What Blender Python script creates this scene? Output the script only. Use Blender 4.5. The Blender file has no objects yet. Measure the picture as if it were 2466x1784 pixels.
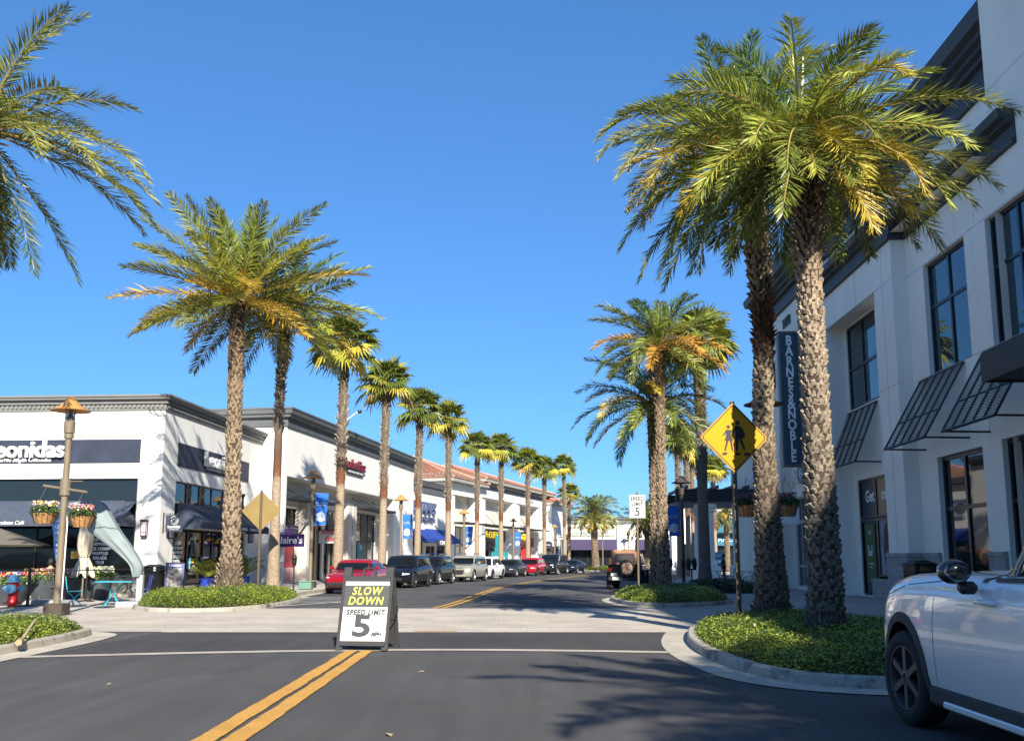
import bpy, bmesh, math, random
import numpy as np
from mathutils import Vector, Matrix, noise
from mathutils.bvhtree import BVHTree
R = math.radians
sc = bpy.context.scene
COL = sc.collection

# ---------------------------------------------------------------- camera
cam_d = bpy.data.cameras.new("camera"); cam = bpy.data.objects.new("camera", cam_d); COL.objects.link(cam)
cam_d.sensor_fit = 'HORIZONTAL'; cam_d.sensor_width = 36.0; cam_d.lens = 36.0 * 2250 / 2466
cam.location = (0, 0, 1.42)
cam.rotation_euler = (R(90) + math.atan(340 / 2250), 0, 0)
cam_d.shift_y = 114 / 2466
cam_d.clip_start = 0.1; cam_d.clip_end = 3000
sc.camera = cam
# ---------------------------------------------------------------- sky and sun
SUN_EL, SUN_AZ = 29.0, 14.5          # shadows fall 14.5 degrees to the left of straight ahead
sx, sy = math.sin(R(SUN_AZ)), -math.cos(R(SUN_AZ))
world = bpy.data.worlds.new("World"); sc.world = world; world.use_nodes = True
nt = world.node_tree; nt.nodes.clear()
sky = nt.nodes.new('ShaderNodeTexSky'); sky.sky_type = 'NISHITA'; sky.sun_disc = False
sky.sun_elevation = R(SUN_EL); sky.sun_rotation = math.atan2(sx, sy)
sky.air_density = 1.0; sky.dust_density = 0.25; sky.ozone_density = 2.2; sky.altitude = 30
gm = nt.nodes.new('ShaderNodeGamma'); gm.inputs[1].default_value = 0.68
hs = nt.nodes.new('ShaderNodeMix'); hs.data_type = 'RGBA'; hs.blend_type = 'MULTIPLY'; hs.inputs[0].default_value = 1.0
hs.inputs[7].default_value = (0.27, 0.57, 0.97, 1)
bg = nt.nodes.new('ShaderNodeBackground'); bg.inputs[1].default_value = 0.15
wo = nt.nodes.new('ShaderNodeOutputWorld')
nt.links.new(sky.outputs[0], gm.inputs[0]); nt.links.new(gm.outputs[0], hs.inputs[6]); nt.links.new(hs.outputs[2], bg.inputs[0]); nt.links.new(bg.outputs[0], wo.inputs[0])
sun_d = bpy.data.lights.new("sun", 'SUN'); sun = bpy.data.objects.new("sun", sun_d); COL.objects.link(sun)
sun_d.energy = 5.0; sun_d.angle = R(0.5); sun_d.color = (1.0, 0.93, 0.80)
ce = math.cos(R(SUN_EL))
sun.rotation_euler = Vector((sx * ce, sy * ce, math.sin(R(SUN_EL)))).to_track_quat('Z', 'Y').to_euler()
sc.view_settings.view_transform = 'Standard'; sc.view_settings.look = 'None'
sc.view_settings.gamma = 1; sc.view_settings.exposure = 1.05

# ---------------------------------------------------------------- materials
MATS = {}
def mat(name, col, rough=0.7, metal=0.0, var=0.0, scale=4.0, col2=None, bump=0.0, bscale=60.0, spec=0.5, trans=0.0, coat=0.0, coords='Object', stretch=None, detail=6.0, contrast=None):
    if name in MATS: return MATS[name]
    m = bpy.data.materials.new(name); m.use_nodes = True; t = m.node_tree; b = t.nodes['Principled BSDF']
    b.inputs['Base Color'].default_value = (*col, 1); b.inputs['Roughness'].default_value = rough
    b.inputs['Metallic'].default_value = metal; b.inputs['Specular IOR Level'].default_value = spec
    if coat: b.inputs['Coat Weight'].default_value = coat; b.inputs['Coat Roughness'].default_value = 0.03
    if trans: b.inputs['Transmission Weight'].default_value = trans
    tc = t.nodes.new('ShaderNodeTexCoord'); src = tc.outputs[coords]
    if stretch:
        mp = t.nodes.new('ShaderNodeMapping'); mp.inputs['Scale'].default_value = stretch
        t.links.new(src, mp.inputs[0]); src = mp.outputs[0]
    if var or col2:
        n = t.nodes.new('ShaderNodeTexNoise'); n.inputs['Scale'].default_value = scale; n.inputs['Detail'].default_value = detail
        t.links.new(src, n.inputs['Vector'])
        cr = t.nodes.new('ShaderNodeValToRGB'); lo, hi = contrast or (0.3, 0.7)
        cr.color_ramp.elements[0].position = lo; cr.color_ramp.elements[1].position = hi
        c2 = col2 or tuple(min(1, c * (1 + var)) for c in col); c1 = col if col2 else tuple(c * (1 - var) for c in col)
        cr.color_ramp.elements[0].color = (*c1, 1); cr.color_ramp.elements[1].color = (*c2, 1)
        t.links.new(n.outputs[0], cr.inputs[0]); t.links.new(cr.outputs[0], b.inputs['Base Color'])
    if bump:
        n2 = t.nodes.new('ShaderNodeTexNoise'); n2.inputs['Scale'].default_value = bscale; n2.inputs['Detail'].default_value = 4
        t.links.new(src, n2.inputs['Vector'])
        bp = t.nodes.new('ShaderNodeBump'); bp.inputs['Strength'].default_value = bump; bp.inputs['Distance'].default_value = 0.02
        t.links.new(n2.outputs[0], bp.inputs['Height']); t.links.new(bp.outputs[0], b.inputs['Normal'])
    MATS[name] = m; return m

def ramp_mat(name, stops, rough=0.85, nscale=9.0, ncol=0.35, bump=0.6, bscale=30, stretch=None):
    """colour by height (Generated Z) with noise breakup"""
    if name in MATS: return MATS[name]
    m = bpy.data.materials.new(name); m.use_nodes = True; t = m.node_tree; b = t.nodes['Principled BSDF']
    b.inputs['Roughness'].default_value = rough; b.inputs['Specular IOR Level'].default_value = 0.2
    tc = t.nodes.new('ShaderNodeTexCoord'); sp = t.nodes.new('ShaderNodeSeparateXYZ'); t.links.new(tc.outputs['Generated'], sp.inputs[0])
    n = t.nodes.new('ShaderNodeTexNoise'); n.inputs['Scale'].default_value = nscale; n.inputs['Detail'].default_value = 5
    t.links.new(tc.outputs['Object'], n.inputs['Vector'])
    ad = t.nodes.new('ShaderNodeMath'); ad.operation = 'MULTIPLY_ADD'; ad.inputs[1].default_value = 0.06; 
    t.links.new(n.outputs[0], ad.inputs[0]); t.links.new(sp.outputs[2], ad.inputs[2])
    cr = t.nodes.new('ShaderNodeValToRGB'); e = cr.color_ramp.elements
    while len(e) < len(stops): e.new(0.5)
    for k, (p, c) in enumerate(stops): e[k].position = min(1, p + 0.03); e[k].color = (*c, 1)
    t.links.new(ad.outputs[0], cr.inputs[0])
    n3 = t.nodes.new('ShaderNodeTexNoise'); n3.inputs['Scale'].default_value = nscale * 2.2; n3.inputs['Detail'].default_value = 3
    t.links.new(tc.outputs['Object'], n3.inputs['Vector'])
    mr = t.nodes.new('ShaderNodeMapRange'); mr.inputs[1].default_value = 0.3; mr.inputs[2].default_value = 0.7
    mr.inputs[3].default_value = 1 - ncol; mr.inputs[4].default_value = 1 + ncol; t.links.new(n3.outputs[0], mr.inputs[0])
    mx = t.nodes.new('ShaderNodeMix'); mx.data_type = 'RGBA'; mx.blend_type = 'MULTIPLY'; mx.inputs[0].default_value = 1
    t.links.new(cr.outputs[0], mx.inputs[6]); t.links.new(mr.outputs[0], mx.inputs[7]); t.links.new(mx.outputs[2], b.inputs['Base Color'])
    n2 = t.nodes.new('ShaderNodeTexNoise'); n2.inputs['Scale'].default_value = bscale; t.links.new(tc.outputs['Object'], n2.inputs['Vector'])
    bp = t.nodes.new('ShaderNodeBump'); bp.inputs['Strength'].default_value = bump; bp.inputs['Distance'].default_value = 0.02
    t.links.new(n2.outputs[0], bp.inputs['Height']); t.links.new(bp.outputs[0], b.inputs['Normal'])
    MATS[name] = m; return m

def leaf_mat(name, rough=0.38, transl=0.13, spec=0.5):
    """leaf: own colour per leaf from the 'hue' colour attribute, some light shining through"""
    if name in MATS: return MATS[name]
    m = bpy.data.materials.new(name); m.use_nodes = True; t = m.node_tree; b = t.nodes['Principled BSDF']
    at = t.nodes.new('ShaderNodeVertexColor'); at.layer_name = 'hue'
    b.inputs['Roughness'].default_value = rough; b.inputs['Specular IOR Level'].default_value = spec
    t.links.new(at.outputs[0], b.inputs['Base Color'])
    tr = t.nodes.new('ShaderNodeBsdfTranslucent'); t.links.new(at.outputs[0], tr.inputs[0])
    mx = t.nodes.new('ShaderNodeMixShader'); mx.inputs[0].default_value = transl
    out = [n for n in t.nodes if n.type == 'OUTPUT_MATERIAL'][0]
    t.links.new(b.outputs[0], mx.inputs[1]); t.links.new(tr.outputs[0], mx.inputs[2]); t.links.new(mx.outputs[0], out.inputs[0])
    MATS[name] = m; return m

def glass(name, col=(0.012, 0.02, 0.026), rough=0.02, spec=1.0, wob=0.0):
    m = mat(name, col, rough=rough, spec=spec, bump=wob, bscale=0.7)
    m.node_tree.nodes['Principled BSDF'].inputs['IOR'].default_value = 1.5
    return m

def stucco(name, col, bump=0.35, joint=None):
    """painted stucco: slight tonal drift, rain streaks, grainy bump"""
    if name in MATS: return MATS[name]
    m = bpy.data.materials.new(name); m.use_nodes = True; t = m.node_tree; b = t.nodes['Principled BSDF']
    b.inputs['Roughness'].default_value = 0.9; b.inputs['Specular IOR Level'].default_value = 0.2
    tc = t.nodes.new('ShaderNodeTexCoord')
    def nz(scale, st, det=5):
        mp = t.nodes.new('ShaderNodeMapping'); mp.inputs['Scale'].default_value = st; t.links.new(tc.outputs['Object'], mp.inputs[0])
        n = t.nodes.new('ShaderNodeTexNoise'); n.inputs['Scale'].default_value = scale; n.inputs['Detail'].default_value = det
        t.links.new(mp.outputs[0], n.inputs['Vector']); return n
    a = nz(0.6, (1, 1, 1)); s = nz(1.6, (1, 1, 0.12), 7)
    mr = t.nodes.new('ShaderNodeMapRange'); mr.inputs[1].default_value = .3; mr.inputs[2].default_value = .7; mr.inputs[3].default_value = 0.94; mr.inputs[4].default_value = 1.03
    t.links.new(a.outputs[0], mr.inputs[0])
    mr2 = t.nodes.new('ShaderNodeMapRange'); mr2.inputs[1].default_value = .55; mr2.inputs[2].default_value = .8; mr2.inputs[3].default_value = 1.0; mr2.inputs[4].default_value = 0.86
    t.links.new(s.outputs[0], mr2.inputs[0])
    mu = t.nodes.new('ShaderNodeMath'); mu.operation = 'MULTIPLY'; t.links.new(mr.outputs[0], mu.inputs[0]); t.links.new(mr2.outputs[0], mu.inputs[1])
    mx = t.nodes.new('ShaderNodeMix'); mx.data_type = 'RGBA'; mx.blend_type = 'MULTIPLY'; mx.inputs[0].default_value = 1
    mx.inputs[6].default_value = (*col, 1); t.links.new(mu.outputs[0], mx.inputs[7]); t.links.new(mx.outputs[2], b.inputs['Base Color'])
    g = nz(28, (1, 1, 1), 6)
    bp = t.nodes.new('ShaderNodeBump'); bp.inputs['Strength'].default_value = bump; bp.inputs['Distance'].default_value = 0.03
    t.links.new(g.outputs[0], bp.inputs['Height']); t.links.new(bp.outputs[0], b.inputs['Normal'])
    MATS[name] = m; return m

WHITE = stucco("stucco_white", (0.79, 0.78, 0.74), 0.5)
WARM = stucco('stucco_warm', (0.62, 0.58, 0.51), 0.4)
COOLW = stucco("stucco_right_side", (0.90, 0.84, 0.745), 0.2)
GREYT = mat('cornice_grey', (0.10, 0.105, 0.11), 0.6, var=0.15, scale=1.2)
GREYL = mat('cornice_grey_light', (0.17, 0.17, 0.165), 0.65, var=0.12, scale=1.4)
TAUPE = mat('trim_taupe', (0.33, 0.31, 0.28), 0.8, var=0.08, scale=2)
NAVY = mat('sign_navy', (0.022, 0.030, 0.056), 0.75, var=0.25, scale=1.5)
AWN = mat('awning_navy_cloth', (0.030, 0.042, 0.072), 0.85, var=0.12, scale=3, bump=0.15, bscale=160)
AWNB = mat('awning_royal_cloth', (0.010, 0.045, 0.27), 0.75, var=0.1, scale=3)
FRAME = mat('frame_dark', (0.012, 0.013, 0.016), 0.4)
FRAMEW = mat('frame_silver', (0.45, 0.46, 0.47), 0.4, metal=0.3)
BLACK = mat('black_metal', (0.012, 0.012, 0.014), 0.45)
GLASSB = glass('window_glass_blue', (0.010, 0.030, 0.045))
GLASSD = glass('window_glass_dark', (0.006, 0.006, 0.007), 0.03, 0.3, wob=0.05)
GLASSG = glass('window_glass_shop', (0.012, 0.016, 0.018), 0.03, 0.7, wob=0.06)
SIGNW = mat('letter_white', (0.82, 0.82, 0.80), 0.5)
BRONZE = mat('bronze_paint', (0.17, 0.135, 0.092), 0.6, var=0.12, scale=3)
COPPER = mat('lamp_shade_copper', (0.50, 0.25, 0.07), 0.45, var=0.15, scale=5)
ASPH = None

# ---------------------------------------------------------------- mesh builder
class MB:
    def __init__(s): s.v = []; s.f = []; s.m = []; s.c = []; s.M = Matrix.Identity(4); s.mi = 0; s.col = (1, 1, 1); s.usecol = False
    def add(s, vs, fs, mi=None):
        b = len(s.v); M = s.M
        s.v.extend([tuple(M @ Vector(p)) for p in vs] if M != Matrix.Identity(4) else [tuple(p) for p in vs])
        s.f.extend([tuple(b + i for i in f) for f in fs]); s.m.extend([s.mi if mi is None else mi] * len(fs)); s.c.extend([s.col] * len(fs))
    def box(s, x0, x1, y0, y1, z0, z1, mi=None):
        s.add([(x0, y0, z0), (x1, y0, z0), (x1, y1, z0), (x0, y1, z0), (x0, y0, z1), (x1, y0, z1), (x1, y1, z1), (x0, y1, z1)],
              [(0, 3, 2, 1), (4, 5, 6, 7), (0, 1, 5, 4), (1, 2, 6, 5), (2, 3, 7, 6), (3, 0, 4, 7)], mi)
    def rbox(s, x0, x1, y0, y1, z0, z1, c=0.02, mi=None):
        V = []; idx = {}
        X = (x0, x1); Y = (y0, y1); Z = (z0, z1)
        for i in (0, 1):
            for j in (0, 1):
                for k in (0, 1):
                    sx_, sy_, sz_ = (1 - 2 * i) * c, (1 - 2 * j) * c, (1 - 2 * k) * c
                    idx[i, j, k] = len(V)
                    V += [(X[i], Y[j] + sy_, Z[k] + sz_), (X[i] + sx_, Y[j], Z[k] + sz_), (X[i] + sx_, Y[j] + sy_, Z[k])]
        F = []
        def q(*a): F.append(tuple(a))
        for i in (0, 1): q(*[idx[i, j, k] for j, k in ((0, 0), (1, 0), (1, 1), (0, 1))])
        for j in (0, 1): q(*[idx[i, j, k] + 1 for i, k in ((0, 0), (1, 0), (1, 1), (0, 1))])
        for k in (0, 1): q(*[idx[i, j, k] + 2 for i, j in ((0, 0), (1, 0), (1, 1), (0, 1))])
        for i in (0, 1):
            for j in (0, 1): a, b = idx[i, j, 0], idx[i, j, 1]; q(a, a + 1, b + 1, b)
            for k in (0, 1): a, b = idx[i, 0, k], idx[i, 1, k]; q(a, a + 2, b + 2, b)
        for j in (0, 1):
            for k in (0, 1): a, b = idx[0, j, k], idx[1, j, k]; q(a + 1, a + 2, b + 2, b + 1)
        for a in idx.values(): q(a, a + 1, a + 2)
        s.add(V, F, mi)
    def tube(s, pts, r, n=8, mi=None, cap=True):
        pts = [Vector(p) for p in pts]; rs = r if isinstance(r, (list, tuple)) else [r] * len(pts)
        V = []; F = []; up = None
        for i, p in enumerate(pts):
            d = (pts[min(i + 1, len(pts) - 1)] - pts[max(i - 1, 0)]).normalized()
            if up is None: up = Vector((0, 0, 1)) if abs(d.z) < 0.9 else Vector((1, 0, 0))
            a = d.cross(up)
            if a.length < 1e-4: a = d.orthogonal()
            a.normalize(); b = d.cross(a).normalized(); up = a.cross(d).normalized() if True else up
            for k in range(n):
                t = 2 * math.pi * k / n; V.append(p + (a * math.cos(t) + b * math.sin(t)) * rs[i])
        for i in range(len(pts) - 1):
            for k in range(n):
                k2 = (k + 1) % n; F.append((i * n + k, i * n + k2, (i + 1) * n + k2, (i + 1) * n + k))
        if cap: F.append(tuple(range(n - 1, -1, -1))); F.append(tuple((len(pts) - 1) * n + k for k in range(n)))
        s.add(V, F, mi)
    def lathe(s, prof, n=20, mi=None, center=(0, 0, 0), axis='Z', cap=True):
        V = []; F = []
        for r, z in prof:
            for k in range(n):
                t = 2 * math.pi * k / n; c, d = math.cos(t) * r, math.sin(t) * r
                p = (c, d, z) if axis == 'Z' else ((z, c, d) if axis == 'X' else (d, z, c))
                V.append((p[0] + center[0], p[1] + center[1], p[2] + center[2]))
        for i in range(len(prof) - 1):
            for k in range(n):
                k2 = (k + 1) % n; F.append((i * n + k, i * n + k2, (i + 1) * n + k2, (i + 1) * n + k))
        if cap: F.append(tuple(range(n - 1, -1, -1))); F.append(tuple((len(prof) - 1) * n + k for k in range(n)))
        s.add(V, F, mi)
    def prism(s, poly, z0, z1, mi=None):
        n = len(poly); V = [(x, y, z0) for x, y in poly] + [(x, y, z1) for x, y in poly]
        F = [tuple(range(n - 1, -1, -1)), tuple(range(n, 2 * n))] + [(i, (i + 1) % n, n + (i + 1) % n, n + i) for i in range(n)]
        s.add(V, F, mi)
    def quad(s, a, b, c, d, mi=None): s.add([a, b, c, d], [(0, 1, 2, 3)], mi)
    def build(s, name, mats, parent=None, smooth=None, loc=None):
        me = bpy.data.meshes.new(name); me.from_pydata(s.v, [], s.f)
        if not isinstance(mats, (list, tuple)): mats = [mats]
        for m in mats: me.materials.append(m)
        if len(mats) > 1: me.polygons.foreach_set('material_index', s.m)
        if s.usecol:
            ca = me.color_attributes.new('hue', 'FLOAT_COLOR', 'CORNER'); arr = []
            for f, c in zip(s.f, s.c): arr.extend([c[0], c[1], c[2], 1.0] * len(f))
            ca.data.foreach_set('color', arr)
        if smooth is not None: set_smooth(me, smooth)
        o = bpy.data.objects.new(name, me); COL.objects.link(o)
        if parent is not None: o.parent = parent
        if loc is not None: o.location = loc
        return o
def set_smooth(me, ang):
    me.polygons.foreach_set('use_smooth', [True] * len(me.polygons))
    if ang < 179:
        bm = bmesh.new(); bm.from_mesh(me)
        for e in bm.edges:
            if len(e.link_faces) == 2 and e.calc_face_angle(0) > R(ang): e.smooth = False
        bm.to_mesh(me); bm.free()
def tag(o, label=None, cat=None, group=None, kind=None):
    if label: o['label'] = label
    if cat: o['category'] = cat
    if group: o['group'] = group
    if kind: o['kind'] = kind
    return o
def thing(name, label, cat, loc=(0, 0, 0), rz=0.0, group=None):
    o = bpy.data.objects.new(name, None); COL.objects.link(o); o.empty_display_size = 0.2
    o.location = loc; o.rotation_euler = (0, 0, rz); return tag(o, label, cat, group)
def copy_tree(o, parent=None):
    c = o.copy(); COL.objects.link(c); c.parent = parent
    for ch in list(o.children): copy_tree(ch, c)
    return c
def dup(o, loc, rz, label, scale=None):
    c = copy_tree(o); c.location = loc; c.rotation_euler = (0, 0, rz); c['label'] = label
    if scale: c.scale = scale
    return c
def eval_mesh(o, name):
    dg = bpy.context.evaluated_depsgraph_get(); dg.update()
    me = bpy.data.meshes.new_from_object(o.evaluated_get(dg), depsgraph=dg); me.name = name; return me
def frame(origin, right, up):
    r = Vector(right).normalized(); u = Vector(up).normalized(); n = r.cross(u).normalized(); u = n.cross(r)
    return Matrix(((r.x, u.x, n.x, origin[0]), (r.y, u.y, n.y, origin[1]), (r.z, u.z, n.z, origin[2]), (0, 0, 0, 1)))
def text(s, size, material, M, parent=None, name='lettering', ext=0.01, off=0.0, shear=0.0, align='CENTER', sx=1.0, spacing=1.0, width=None):
    cu = bpy.data.curves.new(name, 'FONT'); cu.body = s; cu.size = size; cu.extrude = ext; cu.offset = off; cu.shear = shear
    cu.align_x = align; cu.align_y = 'CENTER'; cu.resolution_u = 3; cu.space_character = spacing
    o = bpy.data.objects.new('tmp', cu); COL.objects.link(o)
    me = eval_mesh(o, name); bpy.data.objects.remove(o); bpy.data.curves.remove(cu)
    if width:
        xs = [v.co.x for v in me.vertices]; w = max(xs) - min(xs); sx = width / w
    me.transform(M @ Matrix.Diagonal((sx, 1, 1, 1)))
    me.materials.clear(); me.materials.append(material)
    ob = bpy.data.objects.new(name, me); COL.objects.link(ob)
    if parent is not None: ob.parent = parent
    return ob
def local(hd, side='L'):
    """rotation of a facade frame: x along the street front, -y towards the street"""
    return R(90 - hd) if side == 'L' else R(-90 - hd)
FR = lambda x, y, z: frame((x, y, z), (1, 0, 0), (0, 0, 1))      # text plane facing -y in a facade frame

def wallgrid(mb, x0, x1, z0, z1, y, ops, depth=0.25, mi=0, joints=()):
    """front wall (facing -y) with rectangular openings and their reveals"""
    xs = sorted({x0, x1} | {a for o in ops for a in o[:2] if x0 < a < x1}); zs = sorted({z0, z1} | {a for o in ops for a in o[2:4] if z0 < a < z1})
    for i in range(len(xs) - 1):
        for k in range(len(zs) - 1):
            cx, cz = (xs[i] + xs[i + 1]) / 2, (zs[k] + zs[k + 1]) / 2
            if any(o[0] < cx < o[1] and o[2] < cz < o[3] for o in ops): continue
            mb.quad((xs[i], y, zs[k]), (xs[i + 1], y, zs[k]), (xs[i + 1], y, zs[k + 1]), (xs[i], y, zs[k + 1]), mi)
    for a, b, c, d in [o[:4] for o in ops]:
        e = y + depth
        mb.quad((a, y, c), (a, y, d), (a, e, d), (a, e, c), mi); mb.quad((b, y, c), (b, e, c), (b, e, d), (b, y, d), mi)
        mb.quad((a, y, d), (b, y, d), (b, e, d), (a, e, d), mi)
        if c > z0 + 0.01: mb.quad((a, y, c), (a, e, c), (b, e, c), (b, y, c), mi)
def cornice(mb, path, prof, mi=0):
    """sweep profile (out, z) along a path of (x, y) corners; outward is to the right of the direction of travel"""
    P = [Vector(p) for p in path]; rows = []
    for i, p in enumerate(P):
        ns = []
        if i > 0: d = (p - P[i - 1]).normalized(); ns.append(Vector((d.y, -d.x)))
        if i < len(P) - 1: d = (P[i + 1] - p).normalized(); ns.append(Vector((d.y, -d.x)))
        n = sum(ns, Vector((0, 0))) / len(ns); n = n / n.length_squared if n.length_squared > 1e-6 else n
        rows.append([(p.x + n.x * o, p.y + n.y * o, z) for o, z in prof])
    V = [v for r in rows for v in r]; m = len(prof); F = []
    for i in range(len(P) - 1):
        for k in range(m - 1): F.append((i * m + k, (i + 1) * m + k, (i + 1) * m + k + 1, i * m + k + 1))
    F.append(tuple(range(m))); F.append(tuple((len(P) - 1) * m + k for k in range(m - 1, -1, -1)))
    mb.add(V, F, mi)
def window(parent, x0, x1, z0, z1, y, nx=2, nz=2, fm=None, gm=None, fw=0.06, name='window', proud=0.05, rows=None):
    """a framed window in a facade frame; frame is a part, its pane a sub-part"""
    mb = MB(); f = fw; yf = y - proud
    mb.box(x0, x0 + f, yf, y + .03, z0, z1); mb.box(x1 - f, x1, yf, y + .03, z0, z1)
    mb.box(x0 + f, x1 - f, yf, y + .03, z0, z0 + f); mb.box(x0 + f, x1 - f, yf, y + .03, z1 - f, z1)
    for i in range(1, nx):
        c = x0 + (x1 - x0) * i / nx; mb.box(c - f / 2, c + f / 2, yf + .004, y + .03, z0 + f, z1 - f)
    for zc in (rows if rows is not None else [z0 + (z1 - z0) * k / nz for k in range(1, nz)]):
        mb.box(x0 + f, x1 - f, yf + .008, y + .027, zc - f / 2, zc + f / 2)
    o = mb.build(name, fm or FRAME, parent)
    g = MB(); g.quad((x0 + f, y, z0 + f), (x1 - f, y, z0 + f), (x1 - f, y, z1 - f), (x0 + f, y, z1 - f)); g.build('pane', gm or GLASSG, o)
    return o
def awning(parent, x0, x1, zt, zb, y, out, val, m, name='awning', inset=0.0):
    """cloth awning: slope from the wall out to a hanging valance, closed triangular ends"""
    mb = MB(); yo = y - out; t = 0.03
    n = max(2, int((x1 - x0) / 1.4))
    for i in range(n):
        a = x0 + (x1 - x0) * i / n; b = x0 + (x1 - x0) * (i + 1) / n
        ia, ib = (inset if i == 0 else 0), (inset if i == n - 1 else 0)
        mb.quad((a, yo, zb), (b, yo, zb), (b - ib, y, zt), (a + ia, y, zt))
        mb.quad((a, yo, zb - val), (b, yo, zb - val), (b, yo, zb), (a, yo, zb))
        mb.quad((a, yo + t, zb - val), (a, yo + t, zb - .03), (b, yo + t, zb - .03), (b, yo + t, zb - val))
        mb.quad((a + ia, y, zt - .04), (b - ib, y, zt - .04), (b, yo + t, zb - .04), (a, yo + t, zb - .04))
        if i: mb.tube([(a, yo - .002, zb + .01), (a, y, zt + .01)], 0.012, 4)
    for x, sgn in ((x0, 1), (x1, -1)):
        xi = x + inset * sgn
        mb.add([(xi, y, zt), (x, yo, zb), (x, yo, zb - val), (x, y, zb - val)], [(0, 1, 2, 3)])
    return mb.build(name, m, parent)
# ---------------------------------------------------------------- ground, road, paving
def node_ground(name, kind):
    m = bpy.data.materials.new(name); m.use_nodes = True; t = m.node_tree; b = t.nodes['Principled BSDF']
    tc = t.nodes.new('ShaderNodeTexCoord'); O = tc.outputs['Object']
    def nz(scale, det=5, st=(1, 1, 1), rough=0.5):
        mp = t.nodes.new('ShaderNodeMapping'); mp.inputs['Scale'].default_value = st; t.links.new(O, mp.inputs[0])
        n = t.nodes.new('ShaderNodeTexNoise'); n.inputs['Scale'].default_value = scale; n.inputs['Detail'].default_value = det
        n.inputs['Roughness'].default_value = rough; t.links.new(mp.outputs[0], n.inputs['Vector']); return n.outputs[0]
    def rng(src, a, b_, lo, hi):
        r = t.nodes.new('ShaderNodeMapRange'); r.inputs[1].default_value = a; r.inputs[2].default_value = b_; r.inputs[3].default_value = lo; r.inputs[4].default_value = hi
        t.links.new(src, r.inputs[0]); return r.outputs[0]
    def mul(a, b_):
        r = t.nodes.new('ShaderNodeMath'); r.operation = 'MULTIPLY'; t.links.new(a, r.inputs[0]); t.links.new(b_, r.inputs[1]); return r.outputs[0]
    def tint(col, f):
        r = t.nodes.new('ShaderNodeMix'); r.data_type = 'RGBA'; r.blend_type = 'MULTIPLY'; r.inputs[0].default_value = 1
        if isinstance(col, tuple): r.inputs[6].default_value = (*col, 1)
        else: t.links.new(col, r.inputs[6])
        t.links.new(f, r.inputs[7]); return r.outputs[2]
    if kind in ('asphalt', 'patch'):
        base = (0.078, 0.0755, 0.075) if kind == 'asphalt' else (0.055, 0.054, 0.054)
        f = mul(rng(nz(0.33, 6, rough=.6), .3, .7, .78, 1.2), rng(nz(130, 2, rough=.7), .35, .75, .78, 1.35))
        f = mul(f, rng(nz(1.1, 3, (3.0, .25, 1)), .35, .7, .86, 1.10))
        c = tint(base, f)
        wr = t.nodes.new('ShaderNodeMix'); wr.data_type = 'RGBA'; t.links.new(rng(nz(.5, 4, (1, 1, 1)), .42, .62, 0, .35), wr.inputs[0]); t.links.new(c, wr.inputs[6]); wr.inputs[7].default_value = (.075, .064, .058, 1); c = wr.outputs[2]
        st_ = rng(nz(1.7, 8, rough=.7), .66, .74, 1.0, .72); c = tint(c, st_)
        sp = rng(nz(260, 1), .72, .76, 0, 1)      # pale aggregate specks
        mx = t.nodes.new('ShaderNodeMix'); mx.data_type = 'RGBA'; t.links.new(sp, mx.inputs[0]); t.links.new(c, mx.inputs[6]); mx.inputs[7].default_value = (.22, .21, .19, 1)
        c = mx.outputs[2]; b.inputs['Roughness'].default_value = 0.88; b.inputs['Specular IOR Level'].default_value = 0.3
        hsrc = nz(150, 3); bs = 0.5; bd = 0.006
    elif kind == 'paver':
        br = t.nodes.new('ShaderNodeTexBrick'); br.inputs['Scale'].default_value = 1.0; br.inputs['Brick Width'].default_value = .2; br.inputs['Row Height'].default_value = .1
        br.inputs['Mortar Size'].default_value = .006; br.inputs['Color1'].default_value = (.44, .385, .315, 1); br.inputs['Color2'].default_value = (.52, .46, .38, 1); br.inputs['Mortar'].default_value = (.34, .295, .24, 1)
        br.inputs['Bias'].default_value = 0.1; t.links.new(O, br.inputs['Vector'])
        f = mul(rng(nz(.8, 5), .3, .7, .82, 1.12), rng(nz(14, 4), .3, .7, .88, 1.1)); c = tint(br.outputs[0], f)
        b.inputs['Roughness'].default_value = .85; hsrc = nz(60, 4); bs = .35; bd = .01
    else:
        base = {'concrete': (.46, .41, .335), 'kerb': (.38, .345, .285), 'walk': (.36, .32, .28), 'ground': (.16, .15, .13)}[kind]
        f = mul(rng(nz(.7, 5), .3, .7, .84, 1.1), rng(nz(30, 5), .3, .7, .88, 1.1))
        f = mul(f, rng(nz(2.6, 7, rough=.65), .50, .64, 1.0, .30 if kind == 'kerb' else .8))
        c = tint(base, f); b.inputs['Roughness'].default_value = .9; hsrc = nz(70, 4); bs = .3; bd = .01
    t.links.new(c, b.inputs['Base Color'])
    bp = t.nodes.new('ShaderNodeBump'); bp.inputs['Strength'].default_value = bs; bp.inputs['Distance'].default_value = bd
    t.links.new(hsrc, bp.inputs['Height']); t.links.new(bp.outputs[0], b.inputs['Normal'])
    MATS[name] = m; return m
M_ASPH = node_ground('asphalt', 'asphalt'); M_PATCH = node_ground('asphalt_patch', 'patch'); M_PAVE = node_ground('pale_pavers', 'paver')
M_CONC = node_ground('gutter_concrete', 'concrete'); M_KERB = node_ground('kerb_concrete', 'kerb'); M_WALK = node_ground('walk_concrete', 'walk'); M_GRD = node_ground('far_ground', 'ground')
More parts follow.
